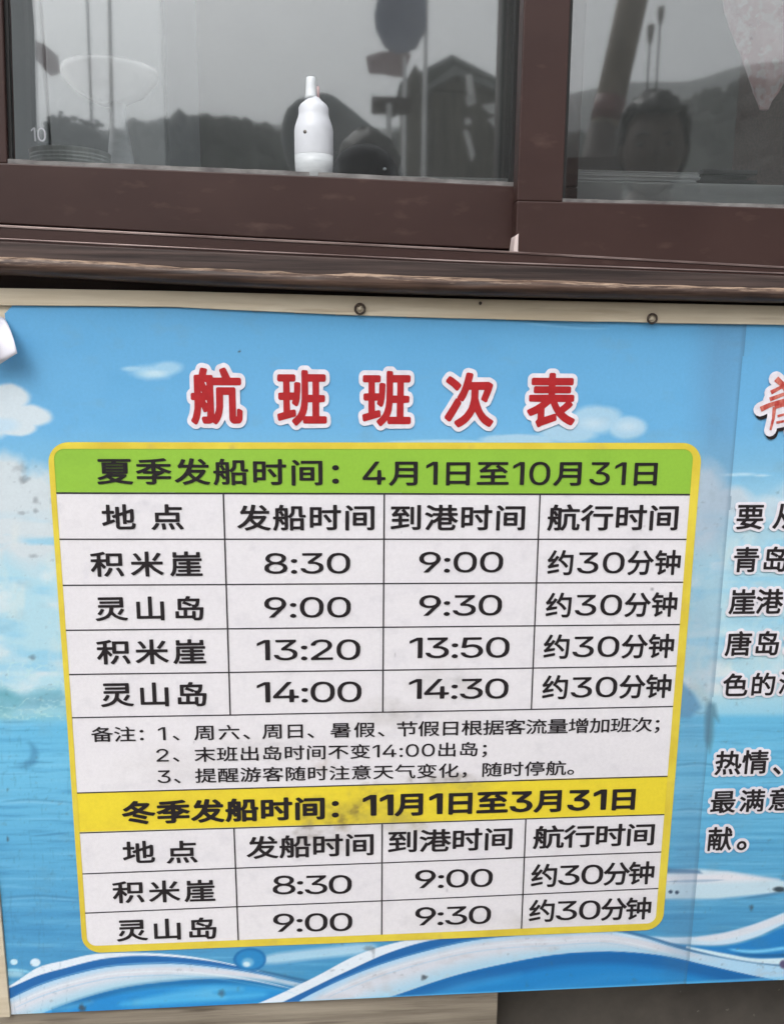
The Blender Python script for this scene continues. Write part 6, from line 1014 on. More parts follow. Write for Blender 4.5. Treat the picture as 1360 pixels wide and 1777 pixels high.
66,39,66,124,66,126,68,129,45,130,42,131,40,135,41,147,43,151,46,152,63,152,60,155,58,158,58,170,62,175,55,176,52,180,52,192,53,195,55,197,58,198,111,198,112,199,112,205,113,207,116,
209,119,210,131,210,134,209,137,206,137,199,138,198,194,198,198,197,200,193,200,180,199,177,197,176,189,175,192,170,192,158,191,155,187,152,204,152,207,151,209,147,210,135,208,131,205,
130,183,129,185,126,186,124,186,50,185,45,183,42,178,38,175,36,169,35,163,34,141,34,138,37,133,48,132,51,133,54,135,56,138,56,156,56,160,57,161,58,160,62,92,63,91,62,90,61,90,39,89,
36,85,33,255,91,84,159,84,160,85,159,86,92,86,91,85,255,91,107,159,107,160,108,92,108,255,254,50,18,42,20,30,29,25,34,22,40,22,44,22,49,30,68,33,80,34,94,34,96,27,102,24,108,23,114,
23,126,23,131,26,136,29,140,34,144,35,146,35,183,37,190,40,195,43,199,47,201,55,204,58,213,62,219,68,223,75,225,82,225,96,222,102,219,106,215,109,210,112,203,121,200,122,201,123,207,
125,212,127,215,131,219,136,221,148,225,153,226,158,225,165,222,171,217,174,212,182,197,184,195,208,194,214,192,219,188,223,183,225,177,226,163,225,157,223,152,220,148,214,144,207,141,
206,140,206,137,206,98,208,96,219,90,223,87,227,82,229,75,228,59,227,46,224,38,218,30,212,25,203,22,185,21,177,22,168,25,162,30,157,36,152,47,151,46,143,33,137,27,132,22,126,19,118,
19,107,22,95,21,80,21,75,22,68,25,59,19,54,18,255,254,100,19,94,21,89,24,74,40,49,34,41,34,36,36,31,39,27,42,25,47,21,64,21,69,22,74,25,79,30,83,34,86,42,89,43,93,43,98,42,100,36,103,
31,107,28,112,26,118,26,133,27,141,32,147,36,150,42,153,43,155,42,158,35,160,30,163,27,167,24,171,23,177,23,191,24,196,26,201,29,205,33,208,37,210,42,211,96,211,101,210,108,208,109,
208,113,216,117,220,122,223,128,224,142,224,148,223,153,219,159,213,161,212,205,212,209,211,214,209,220,204,223,197,224,190,224,175,221,168,216,163,210,160,202,158,201,156,201,149,202,
146,208,144,213,142,218,135,221,127,221,112,219,105,215,100,210,96,201,93,201,90,201,82,201,80,202,79,211,78,217,76,222,72,225,67,227,60,228,46,227,41,225,36,222,32,218,29,214,27,209,
26,133,25,123,28,110,20,105,19,255,254,87,19,81,20,76,23,61,37,51,38,43,41,30,52,26,56,24,60,23,69,26,77,45,104,63,132,68,139,68,141,58,149,34,165,29,170,26,176,25,182,27,189,30,194,
38,204,42,208,48,211,54,212,59,211,65,209,90,193,92,193,94,196,98,210,102,217,106,220,110,222,115,223,120,224,136,220,141,218,145,216,148,212,150,208,151,203,151,196,152,194,196,194,
202,192,214,185,220,178,222,170,222,163,217,147,209,126,201,109,195,103,186,99,185,98,188,92,195,83,206,76,219,69,223,65,226,60,227,53,226,46,224,41,215,29,210,24,204,21,197,21,190,
22,178,28,168,35,159,42,147,55,145,56,127,39,112,28,97,20,92,19,255,254,79,19,71,21,65,26,63,30,56,43,54,54,44,57,38,60,26,74,23,82,22,88,24,95,27,100,34,106,29,113,27,119,27,133,28,
139,30,143,32,147,37,151,42,154,43,156,43,159,36,167,35,174,35,190,36,195,38,199,44,205,52,208,97,208,98,210,102,216,106,220,112,223,118,224,132,224,139,222,146,218,151,209,153,208,
198,208,203,207,208,205,212,201,215,197,216,193,217,188,217,172,214,166,210,160,209,154,210,152,217,147,221,141,222,135,223,122,222,117,218,110,217,103,215,98,212,93,202,85,201,83,204,
80,219,74,222,71,225,68,228,62,228,56,227,50,225,45,213,31,208,28,203,26,196,26,189,27,173,34,155,45,147,41,100,25,87,20,255,254,70,19,63,20,58,24,54,29,52,35,51,113,49,115,40,116,34,
119,29,125,26,132,26,147,28,154,33,161,41,166,42,167,38,175,37,182,38,195,39,200,41,204,47,209,55,212,98,212,108,221,113,223,118,224,132,224,138,223,143,220,149,213,151,212,196,212,
201,211,206,208,212,202,214,194,214,178,210,166,218,161,222,154,224,148,224,134,222,127,217,120,211,117,202,115,200,113,200,48,198,41,195,34,187,26,177,21,164,20,139,20,132,22,127,27,
124,32,117,47,115,48,108,48,106,48,105,46,105,37,103,31,101,27,97,23,92,20,87,19,255,254,189,18,183,19,157,28,134,35,102,25,80,21,57,19,45,20,40,23,35,27,26,43,25,48,25,54,27,60,30,
65,34,68,42,73,33,78,28,83,25,90,24,98,24,109,26,115,28,120,35,125,36,128,36,165,29,176,27,185,28,202,31,208,35,212,42,216,48,217,201,217,210,215,218,209,223,200,223,184,221,176,216,
166,216,127,216,125,223,118,225,113,226,93,224,86,219,80,214,76,204,72,212,67,218,61,221,54,221,46,220,41,217,37,205,25,197,20,255,254,56,19,46,21,29,33,24,41,22,50,25,60,35,74,42,86,
47,99,51,113,55,132,58,153,61,201,64,210,68,215,72,218,77,220,82,221,96,220,103,219,108,216,113,212,117,206,118,199,115,150,117,147,122,141,124,143,126,155,130,202,131,207,134,212,140,
218,149,221,168,220,176,217,183,210,186,206,187,201,186,180,182,143,183,133,190,113,200,93,209,80,222,69,226,63,228,58,228,52,225,42,214,29,209,24,201,21,193,21,185,24,175,33,155,56,
134,29,128,23,123,20,114,19,106,21,89,32,83,38,68,23,62,20,255,254,71,18,64,19,58,23,53,28,51,35,50,113,48,114,39,115,33,119,28,125,25,132,25,147,27,154,32,161,40,168,37,177,36,190,
37,198,41,204,46,210,54,213,98,213,108,222,113,224,118,225,132,225,138,224,144,221,150,214,152,213,196,213,202,212,207,209,212,203,215,194,215,178,211,167,219,161,223,154,225,148,225,
134,223,126,218,120,212,116,203,114,201,112,201,48,199,40,196,33,188,25,177,20,164,19,139,19,132,22,126,27,117,46,109,47,106,45,105,36,104,31,98,22,88,18,255,254,153,19,147,20,142,23,
137,27,133,34,129,35,57,35,50,36,44,39,40,42,37,47,35,52,35,103,39,112,46,119,47,121,47,186,49,195,54,202,62,207,68,207,93,208,100,219,105,223,111,225,119,225,138,222,145,217,151,209,
153,208,183,207,189,206,194,202,199,196,201,188,201,180,198,148,199,147,208,145,213,142,218,137,220,130,221,122,220,104,216,64,213,48,208,37,199,27,189,21,178,19,255,254,51,19,46,20,
41,22,27,33,22,40,20,48,21,57,30,75,35,94,36,118,37,200,38,206,41,212,46,217,53,219,75,219,81,217,86,214,90,209,92,202,95,201,96,202,97,209,99,214,103,218,107,222,116,225,133,225,141,
223,147,218,151,211,153,202,156,200,159,202,162,208,165,213,170,217,175,219,181,220,197,220,203,218,208,215,212,210,215,204,216,173,221,164,223,157,223,143,222,137,219,131,212,125,211,
123,217,114,219,106,219,92,214,80,214,75,223,65,226,56,226,40,224,34,222,30,214,24,206,22,64,22,255,254,127,20,113,23,103,29,96,37,89,52,87,49,75,28,69,23,61,21,53,21,46,25,33,34,27,
42,26,50,27,58,46,94,54,112,51,115,32,126,27,129,22,138,21,147,25,157,33,167,39,174,33,181,31,187,30,194,32,201,42,214,46,219,51,222,58,223,66,222,93,208,101,219,106,222,112,224,132,
224,138,222,145,217,153,222,159,224,180,224,187,222,192,217,195,212,199,204,208,202,214,200,219,195,223,189,224,182,224,164,229,153,229,138,228,129,222,120,230,110,231,105,232,99,229,
90,218,76,219,65,218,57,216,48,212,39,208,33,203,27,195,23,187,21,255,254,51,18,42,20,28,30,22,37,20,45,21,53,29,73,33,93,35,121,36,189,37,196,41,201,47,206,54,208,102,209,109,217,114,
221,127,226,135,227,142,226,148,223,153,219,158,210,160,209,206,208,212,207,218,203,222,198,225,192,225,174,223,165,216,156,221,149,224,143,225,125,224,120,221,115,217,110,211,107,210,
105,210,99,212,88,212,39,210,32,207,25,200,20,192,18,173,19,167,21,159,25,119,26,115,25,108,20,101,18,81,19,69,24,60,19,255,254,157,18,145,20,137,25,133,31,127,47,125,49,95,49,85,51,
84,49,78,36,75,30,68,25,60,23,53,24,47,26,34,35,28,42,26,49,26,57,38,88,43,106,39,115,24,136,21,142,21,148,23,154,26,160,31,164,40,169,41,171,32,183,30,188,29,195,30,203,36,211,48,218,
55,221,63,222,73,218,84,208,92,209,113,209,116,209,121,217,127,222,143,226,151,227,157,225,162,222,172,209,210,208,219,204,225,197,227,190,227,175,226,169,222,161,227,150,228,142,227,
136,225,131,221,127,215,123,214,121,214,98,220,89,221,80,218,61,214,46,207,33,200,26,194,22,187,20,179,18,255,254,96,21,82,22,71,25,60,31,52,40,47,49,45,61,45,111,43,112,36,117,32,121,
23,136,22,145,23,152,27,159,46,174,59,185,71,199,83,218,91,223,100,225,107,224,120,219,125,216,131,209,155,210,165,207,175,200,180,194,183,187,184,176,197,174,205,168,209,162,210,155,
211,101,212,99,220,95,225,91,228,84,229,77,225,56,220,43,212,33,207,29,200,26,191,23,177,21,255,254,159,21,146,22,138,25,132,30,125,40,115,37,85,37,75,26,70,24,64,23,50,23,43,24,37,
29,32,36,30,45,31,179,33,186,39,192,44,195,55,197,60,214,65,220,70,223,76,225,83,225,97,222,103,220,108,216,111,211,114,206,114,198,117,196,119,198,124,214,127,219,132,222,137,225,143,
225,160,222,167,219,173,213,175,208,177,197,203,197,208,196,216,191,221,184,223,178,223,171,219,94,216,66,212,47,208,41,204,34,199,30,192,26,180,22,255,135,76,139,76,142,78,139,83,136,
87,135,84,255,254,152,20,142,21,135,25,129,32,125,43,123,44,96,44,86,46,79,32,75,28,69,23,61,22,54,22,47,25,35,33,30,40,28,47,28,56,43,90,51,110,48,112,32,122,27,126,23,133,22,142,25,
151,32,160,37,166,45,170,44,172,38,177,34,182,32,188,32,195,33,200,36,205,45,216,51,220,58,222,66,222,93,209,99,217,104,222,111,225,119,225,132,221,139,218,144,214,150,205,207,204,216,
200,222,193,224,185,224,169,222,162,217,154,216,139,217,137,223,132,226,127,229,121,229,115,228,100,222,88,224,77,224,64,222,58,217,51,213,47,206,44,199,33,189,25,176,20,255,254,56,
18,48,19,32,26,26,33,23,41,23,47,25,53,37,69,38,73,32,91,32,102,27,112,23,127,23,133,25,139,33,150,29,157,27,164,27,180,29,188,33,193,38,197,43,199,52,200,54,209,57,215,62,221,69,224,
88,224,97,222,102,218,105,213,107,208,109,201,113,199,115,201,116,209,119,215,123,219,127,223,133,225,142,225,152,225,159,223,164,219,168,214,170,209,172,200,188,199,194,197,201,192,
205,185,207,177,206,134,224,124,228,119,230,112,230,104,228,89,223,78,218,69,227,49,228,42,226,35,222,30,217,26,204,20,197,18,191,18,185,20,180,23,174,29,164,23,148,20,138,21,128,26,
118,21,98,19,93,21,88,23,79,33,67,21,62,18,255,254,62,18,56,19,50,22,46,26,43,32,41,40,41,99,40,101,31,104,26,109,21,115,20,122,20,128,24,144,28,175,33,182,41,190,42,208,46,217,51,221,
57,224,76,225,82,224,87,221,96,211,119,211,122,212,128,220,134,224,140,225,155,225,161,224,166,221,175,211,204,211,209,209,214,206,219,201,222,194,222,177,218,165,224,157,227,152,228,
146,228,135,227,129,225,124,221,120,215,116,214,114,214,50,212,41,207,32,200,25,190,21,180,19,159,19,152,20,146,24,143,29,137,39,134,31,131,26,126,21,121,19,101,18,89,22,78,18,255,254,
84,23,76,24,70,28,54,46,30,68,26,75,24,85,27,95,31,99,40,107,49,113,54,114,60,114,65,113,70,110,82,100,103,79,113,68,116,62,117,57,117,51,116,45,113,41,96,26,90,23,255,254,106,18,100,
19,95,22,85,32,48,28,39,29,31,34,25,43,23,57,24,66,26,71,29,76,40,83,40,99,40,103,31,108,25,115,23,123,23,137,26,144,30,150,36,154,44,156,45,157,46,198,48,206,51,211,55,215,60,218,66,
219,182,219,192,217,200,211,204,202,205,157,207,156,214,154,219,150,223,145,226,139,226,125,226,118,221,110,217,94,208,74,209,72,220,68,226,61,229,52,227,42,214,25,209,21,204,19,197,
19,189,21,164,32,135,19,255,254,92,19,83,21,74,28,62,22,56,22,50,24,33,36,29,40,27,45,26,53,28,60,39,82,52,109,50,112,29,126,25,131,22,137,22,145,25,152,35,164,42,171,34,179,31,187,
32,195,35,203,46,215,54,220,60,220,66,220,72,217,84,210,96,210,99,211,103,217,108,222,113,224,120,225,135,225,146,220,158,225,177,225,187,220,195,210,208,210,216,207,222,201,225,193,
225,178,224,170,226,163,227,157,226,143,222,131,221,47,220,41,217,34,209,26,200,21,189,20,167,20,161,22,155,25,152,30,147,38,139,40,129,46,127,44,127,37,125,31,119,23,109,19,255,254,
107,20,90,22,83,26,76,31,63,24,57,23,51,24,34,34,30,38,27,43,26,51,27,59,42,78,48,91,48,128,46,129,39,132,34,136,30,142,28,149,28,165,30,171,35,179,36,193,38,200,43,206,50,210,57,212,
94,212,96,213,102,219,106,221,126,226,132,226,138,223,150,212,193,211,202,209,208,205,212,199,214,193,214,180,221,172,223,164,223,149,221,141,214,133,204,129,203,125,203,90,216,71,221,
61,223,52,221,43,218,39,213,35,196,27,187,27,177,31,166,24,156,20,147,20,255,254,141,18,135,18,128,21,117,20,103,20,97,22,90,27,79,27,77,27,70,22,65,19,45,19,40,21,35,24,31,28,28,34,
27,42,27,158,23,170,24,190,28,198,36,204,42,205,60,206,67,218,71,222,76,224,88,225,102,224,107,222,111,218,118,206,137,205,139,206,142,213,145,217,152,223,161,225,174,225,180,224,186,
221,192,215,200,212,204,208,215,191,224,173,227,154,227,140,225,133,222,128,216,124,210,121,201,120,200,118,203,105,210,85,214,76,223,64,227,58,228,49,225,41,212,25,203,20,195,19,186,
22,182,26,171,39,169,40,155,22,148,19,255,254,67,22,58,23,46,28,40,32,33,40,27,48,24,57,22,66,22,75,25,86,29,96,35,103,42,109,50,114,59,117,65,118,77,118,87,116,96,111,102,107,109,99,
115,90,118,82,119,76,118,63,116,53,112,45,107,38,101,32,92,27,85,24,76,22,255,254,
]
def load_glyphs():
    keys = [w_ + ch for w_, chars in SETS for ch in dict.fromkeys(chars)]
    out = {}; rings = []; ring_ = []; k = 0
    for v in OUTLINES:
        if v == 255: rings.append(np.array(ring_, float).reshape(-1, 2) * 1.4 / 250 - np.array([0.2, 0.3])); ring_ = []
        elif v == 254: out[keys[k]] = rings; rings = []; k += 1
        else: ring_.append(v)
    assert k == len(keys)
    return out
GLY = load_glyphs(); TRI = {}
def tri(key):
    """filled faces of one character"""
    if key not in TRI:
        cu = bpy.data.curves.new('g', 'CURVE'); cu.dimensions = '2D'; cu.fill_mode = 'FRONT'
        for c in GLY[key]:
            s = cu.splines.new('POLY'); s.points.add(len(c) - 1); s.use_cyclic_u = True
            s.points.foreach_set('co', np.concatenate([c, np.zeros((len(c), 1)), np.ones((len(c), 1))], 1).ravel())
        o = bpy.data.objects.new('g', cu); me = o.to_mesh()
        v = np.array([x.co[:] for x in me.vertices]); f = [tuple(p.vertices) for p in me.polygons]
        o.to_mesh_clear(); bpy.data.objects.remove(o); bpy.data.curves.remove(cu)
        allp = np.concatenate(GLY[key]); TRI[key] = (v, f, allp.min(0), allp.max(0))
    return TRI[key]
class Letters:
    def __init__(s): s.v = []; s.f = []; s.n = 0
    def put(s, key, ox, oz, sx, sz, y, shear=0.0, zc=0.0):
        v, f, _, _ = tri(key); X = ox + v[:, 0] * sx; Z = oz + v[:, 1] * sz; X = X + shear * (Z - zc)
        s.v.append(np.stack([X, y + bend(X, Z), Z], 1)); s.f += [tuple(i + s.n for i in q) for q in f]; s.n += len(v)
    def build(s, name, mat, parent):
        me = bpy.data.meshes.new(name); me.from_pydata(np.concatenate(s.v).tolist(), [], s.f); me.update(); return link(name, me, mat, parent)
DIG = '0123456789:'
def layout(st, w, xl, xr, yl, yr, h, asp=1.42, dr=0.83, dasp=1.6):
    """places of the characters of one line: (char, x origin, z origin, x scale, z scale)"""
    a, b = P(xl, yl), P(xr, yr); xm, ym = (xl + xr) / 2, (yl + yr) / 2
    hm = P(xm, ym - h / 2).z - P(xm, ym + h / 2).z
    pos = []; cur = 0.0
    for ch in st:
        _, _, lo, hi = tri(w + ch)
        if ch in DIG:
            sz = dr * hm / 0.51; sx = sz * dasp; g = 0.035 * sx
            pos.append([ch, cur + g - lo[0] * sx, sx, sz, 0.255]); cur += (hi[0] - lo[0]) * sx + 2 * g
        else:
            sz = hm / 0.90; sx = sz * asp; pos.append([ch, cur, sx, sz, 0.375]); cur += 1.0 * sx
    ink0 = pos[0][1] + tri(w + st[0])[2][0] * pos[0][2]; ink1 = pos[-1][1] + tri(w + st[-1])[3][0] * pos[-1][2]
    W_ = b.x - a.x; n = len(st)
    if n == 1:
        k = W_ / (ink1 - ink0); pos[0][1] *= k; pos[0][2] *= k; ink0 = pos[0][1] + tri(w + st[0])[2][0] * pos[0][2]; tr_ = 0
    else: tr_ = (W_ - (ink1 - ink0)) / (n - 1)
    out = []
    for i, (ch, x, sx, sz, cz) in enumerate(pos):
        X = a.x + x - ink0 + tr_ * i; zc = a.z + (b.z - a.z) * (X + 0.4 * sx - a.x) / max(W_, 1e-6)
        out.append((ch, X, zc - cz * sz, sx, sz, zc))
    return out
def write(L, st, w, y, *args, also=None, shear=0.0, **kw):
    for ch, x, z, sx, sz, zc in layout(st, w, *args, **kw):
        L.put(w + ch, x, z, sx, sz, y, shear, zc)
        if also:
            for L2, w2, y2, dx, dz in also: L2.put(w2 + ch, x + dx, z + dz, sx, sz, y2, shear, zc)
YB, YT = -0.0013, -0.0017
# --- heading
def put_line(name, mat, parent, st, w, y, *args, halo=None, **kw):
    """one line of writing as an object of its own, with its printed outline as a sub-part"""
    L = Letters(); H_ = Letters(); write(L, st, w, y, *args, also=[(H_, halo[0], halo[1], 0, 0)] if halo else None, **kw)
    o = L.build(name, mat, parent)
    if halo: H_.build('lettering_outline', MAT['white_ink'], o)
    return o
for ch, a, b, c, d in (('航', 331, 421, 643.5, 732.5), ('班', 481, 567, 647, 735), ('班', 628.5, 713, 648.5, 736), ('次', 771.5, 856.5, 651, 738), ('表', 914, 998, 652, 738)):
    put_line('heading_lettering', MAT['red_ink'], board, ch, 'H', YT, a, b, (c + d) / 2, (c + d) / 2, d - c, halo=('O', YB))
# --- the notice that begins on the right sheet
for st, a, b, y0, y1, h in (('要', 1276, 1322, 896, 896, 42), ('青岛', 1270.5, 1363, 970.5, 969.5, 41), ('崖港', 1262.5, 1356, 1043.5, 1042.5, 41), ('唐岛', 1256, 1349, 1116, 1115, 40),
                            ('色的', 1252, 1342, 1188, 1186, 38), ('热情', 1238.7, 1330.6, 1323, 1320, 39), ('最满意', 1231, 1373, 1390.5, 1385, 37), ('献', 1226, 1268, 1454.5, 1454, 39),
                            ('湾', 1359.5, 1402, 1113, 1112, 40), ('海', 1349, 1391, 1184, 1183, 38), ('从', 1338.7, 1386, 895, 895, 42)):
    put_line('notice_lettering', MAT['black_ink'], board, st, 'M', YT - 0.001, a, b, y0, y1, h, halo=('W', YB - 0.0008), asp=1.04)
for st, a, b, y0 in (('。', 1276, 1293, 1466), ('、', 1338, 1352, 1336)):
    L2, H2 = Letters(), Letters(); pa, pb = P(a, y0), P(b, y0); v, f, lo, hi = tri('M' + st); sx = (pb.x - pa.x) / (hi[0] - lo[0]); ox = pa.x - lo[0] * sx; oz = pa.z - (lo[1] + hi[1]) / 2 * sx
    L2.put('M' + st, ox, oz, sx, sx, YT - 0.001); H2.put('W' + st, ox, oz, sx, sx, YB - 0.0008)
    H2.build('lettering_outline', MAT['white_ink'], L2.build('notice_lettering', MAT['black_ink'], board))
# the brush-written red heading that the frame cuts off
STROKES = (([(1344, 657), (1356, 668), (1363, 680), (1366, 700)], 11), ([(1335, 681), (1352, 672), (1392, 660)], 8), ([(1333, 693), (1354, 685), (1390, 672)], 8), ([(1317, 710), (1332, 703), (1350, 697), (1405, 680)], 10),
           ([(1341, 706), (1339, 726), (1334, 746)], 7), ([(1341, 706), (1362, 700), (1385, 696), (1383, 722), (1378, 752), (1368, 748)], 8), ([(1346, 722), (1376, 714)], 5), ([(1344, 733), (1375, 727)], 5))
def brush(grow, y, dx=0.0, dz=0.0):
    mb = MB()
    for k, (pts, w_) in enumerate(STROKES):
        q_ = [P(*p_) for p_ in pts]; fine = []
        for i in range(len(q_) - 1): fine += [q_[i].lerp(q_[i + 1], j / 5) for j in range(5)]
        fine.append(q_[-1]); n_ = len(fine); r = (w_ * 0.85 + grow) / 2 * 0.00072; out = [[], []]; yy = y - 0.00004 * k
        for i, c in enumerate(fine):
            t_ = fine[min(i + 1, n_ - 1)] - fine[max(i - 1, 0)]; nrm = Vector((-t_.z, 0, t_.x)).normalized(); rr = r * (1.0 if grow > 3 else 1.15 - 0.5 * i / n_)
            for s_ in (0, 1): out[s_].append((c.x + nrm.x * rr * (1 - 2 * s_) + dx, yy + float(bend(c.x, c.z)), c.z + nrm.z * rr * (1 - 2 * s_) + dz))
        v = [p_ for pair in zip(*out) for p_ in pair]; mb.add(v, [(2 * i, 2 * i + 1, 2 * i + 3, 2 * i + 2) for i in range(n_ - 1)])
        if grow > 3:
            for c in (fine[0], fine[-1]): mb.add([(c.x + dx + r * math.cos(a_ * R(30)), yy - 0.00002 + float(bend(c.x, c.z)), c.z + dz + r * math.sin(a_ * R(30))) for a_ in range(12)], [tuple(range(12))])
    return mb
t = brush(0, YT - 0.0012).build('notice_heading', noise_mat('faded red ink', C4(176, 50, 46), C4(214, 130, 114), (160, 20, 90), (0.4, 0.5)), board)
brush(17, YB - 0.0010).build('lettering_outline', MAT['white_ink'], t); brush(17, YB - 0.0006, 0.0026, -0.0042).build('lettering_shadow', MAT['black_ink'], t)

# --- the timetable
px0, px1 = P(100, 840).x - 0.0012, P(1195, 840).x + 0.0016
pzt, pzb = P(640, 779).z, (P(159, 1641).z + P(1136, 1600).z) / 2
cv = Canvas(px0 - 0.002, px1 + 0.002, pzb - 0.002, pzt + 0.002, 0.0016)
cv.c[:] = (229, 226, 230)
def rowz(l, r):
    a, b = P(*l), P(*r); return a.z + (cv.gx - a.x) * (b.z - a.z) / (b.x - a.x), a, b
ROWS = [((101, 855), (1193.6, 858)), ((107, 935), (1187, 935.4)), ((113, 1015), (1183.5, 1009.5)), ((119, 1093), (1178, 1082.7)), ((123.5, 1170), (1172.4, 1154.6)), ((129.4, 1245), (1167, 1225)),
        ((138, 1375), (1157.8, 1346)), ((142, 1444), (1152, 1412.5)), ((148.7, 1515), (1146.8, 1477.6)), ((153, 1583), (1141, 1541))]
RZ = [rowz(*r)[0] for r in ROWS]
cv.blend((0.5 - cv.n(90, 60, 5, 2)) * 0.35, (206, 202, 214)); cv.blend(np.clip((cv.n(26, 18, 5, 6) - 0.6) * 4, 0, 1) * 0.18, (190, 188, 196))
cv.blend(cv.gz > RZ[0], (146, 193, 66)); cv.blend((cv.gz > RZ[0]) * np.clip(cv.n(70, 50, 4, 3) - 0.5, 0, 1), (128, 176, 62))
cv.blend((cv.gz < RZ[6]) & (cv.gz > RZ[7]), (234, 212, 56)); cv.blend(((cv.gz < RZ[6]) & (cv.gz > RZ[7])) * np.clip(cv.n(60, 40, 4, 3) - 0.5, 0, 1), (212, 184, 60))
for cx, cy, rx, ry, a in ((640, 1415, 170, 40, .30), (760, 1360, 120, 26, .34), (560, 1460, 90, 26, .30), (690, 1240, 130, 34, .2), (900, 1600, 200, 26, .16), (480, 1300, 160, 30, .14), (300, 1330, 120, 40, .1), (1040, 1490, 120, 30, .12), (780, 1190, 90, 40, .16)):
    cv.blend(cv.ell(cx, cy, rx, ry, 1.0, 0.5, 60) * a * np.clip(cv.n(30, 16, 4, cx * .3) * 1.7 - 0.2, 0, 1), (126, 118, 106))
for cx, cy, rx, ry, a, c in ((590, 1412, 62, 34, .6, (112, 96, 66)), (548, 1440, 44, 18, .45, (140, 132, 124)), (520, 1470, 40, 22, .3, (160, 154, 154)), (770, 1352, 60, 16, .5, (124, 116, 104)), (700, 1430, 70, 18, .3, (140, 128, 92)), (560, 1330, 60, 22, .28, (168, 150, 140)),
                             (690, 1240, 60, 24, .26, (150, 148, 150)), (795, 1180, 26, 20, .25, (160, 160, 162)), (655, 1370, 50, 14, .3, (140, 126, 96)), (1100, 945, 26, 30, .22, (170, 168, 176)), (250, 880, 40, 14, .16, (180, 180, 190)), (480, 1290, 90, 10, .18, (160, 160, 168)), (350, 1230, 40, 30, .15, (176, 174, 182)), (800, 1600, 60, 12, .2, (176, 176, 182)), (1130, 1022, 4, 4, .7, (110, 110, 116)), (150, 1000, 8, 24, .16, (150, 150, 170)), (332, 1105, 3, 14, .25, (120, 120, 140)), (1105, 1560, 30, 14, .2, (150, 150, 160)), (760, 1460, 50, 12, .25, (160, 156, 156))):
    m = cv.ell(cx, cy, rx, ry, 0.9, 0.9, 22) * (0.3 + 1.2 * np.clip((cv.n(11, 8, 4, cx) - 0.35) * 2, 0, 1)); cv.blend(m * a, c)
for k in range(10):                                           # hair scratches and specks
    cx, cy = random.uniform(160, 1140), random.uniform(880, 1580); cv.blend(cv.ell(cx, cy, random.uniform(1.5, 3.5), random.uniform(1.5, 9), 0.8, 0.3, 5) * 0.3, (120, 116, 124))
def rrect(x0, x1, z0, z1, r, n=10):
    out = []
    for cx, cz, a in ((x1 - r, z1 - r, 0), (x0 + r, z1 - r, 90), (x0 + r, z0 + r, 180), (x1 - r, z0 + r, 270)):
        for k in range(n + 1): th = R(a + 90 * k / n); out.append((cx + r * math.cos(th), cz + r * math.sin(th)))
    return out
dx = np.maximum(np.abs(cv.gx - (px0 + px1) / 2) - (px1 - px0) / 2 - 0.0025 + 0.014, 0); dz = np.maximum(np.abs(cv.gz - (pzt + pzb) / 2) - (pzt - pzb) / 2 - 0.0025 + 0.014, 0)
table = cv.mesh('timetable', -0.0012, MAT['film'], board, np.hypot(dx, dz) < 0.014)
bx0, bx1 = (P(83, 850).x + P(148, 1620).x) / 2, (P(1213, 850).x + P(1148, 1590).x) / 2
bzt, bzb = P(640, 767.5).z, (P(159, 1652).z + P(1130, 1613).z) / 2
inn = rrect(px0, px1, pzb, pzt, 0.013); out = rrect(bx0, bx1, bzb, bzt, 0.026)
mb = MB(); n = len(inn); yb = -0.0016
def ring(n_sub=8):
    v = []; f = []
    def dens(p):
        q = []
        for i in range(len(p)):
            a, b = p[i], p[(i + 1) % len(p)]; k = 24 if math.hypot(a[0] - b[0], a[1] - b[1]) > 0.2 else 1
            q += [(a[0] + (b[0] - a[0]) * j / k, a[1] + (b[1] - a[1]) * j / k) for j in range(k)]
        return q
    a, b = dens(inn), dens(out); m = len(a)
    for (x, z) in a + b: v.append((x, yb + float(bend(x, z)), z))
    for i in range(m): j = (i + 1) % m; f.append((i, i + m, j + m, j))
    mb.add(v, f)
ring(); mb.build('yellow_border', MAT['yellow_ink'], table)
mb = MB()
def rule(a, b, w_, y=-0.0017):
    k = 16; d = Vector((b[0] - a[0], b[1] - a[1])).normalized(); nrm = Vector((-d.y, d.x)) * w_ / 2; v = []
    for i in range(k + 1):
        x = a[0] + (b[0] - a[0]) * i / k; z = a[1] + (b[1] - a[1]) * i / k
        for s_ in (1, -1): v.append((x + nrm.x * s_, y + float(bend(x, z)), z + nrm.y * s_))
    mb.add(v, [(2 * i, 2 * i + 1, 2 * i + 3, 2 * i + 2) for i in range(k)])
for i, (l, r) in enumerate(ROWS):
    a, b = P(*l), P(*r); sl_ = (b.z - a.z) / (b.x - a.x); rule((px0, a.z + (px0 - a.x) * sl_), (px1, a.z + (px1 - a.x) * sl_), 0.0017 if i else 0.0022)
def zrow(i, x): a, b = P(*ROWS[i][0]), P(*ROWS[i][1]); return a.z + (x - a.x) * (b.z - a.z) / (b.x - a.x)
for p, q, r, s_ in (((388, 857), (400, 1240), (406.5, 1439), (414, 1634)), ((666.5, 860), (663.8, 1232), (662.8, 1427), (662, 1622)), ((936, 860), (920.7, 1229), (911.5, 1420), (903.8, 1612))):
    a, b = P(*p), P(*q); rule((a.x, zrow(0, a.x)), (b.x, zrow(5, b.x)), 0.0019, -0.0018)
    a, b = P(*r), P(*s_); rule((a.x, zrow(7, a.x)), (b.x, pzb), 0.0019, -0.0018)
mb.build('ruled_lines', MAT['line_ink'], table)
for a in (('夏季发船时间：', 169.5, 588, 817, 820, 43), ('4月1日至10月31日', 629, 1139, 820.5, 821.5, 41)): put_line('schedule_lettering', MAT['black_ink'], table, a[0], 'M', -0.0021, *a[1:], asp=1.3, dr=0.96, dasp=1.32)
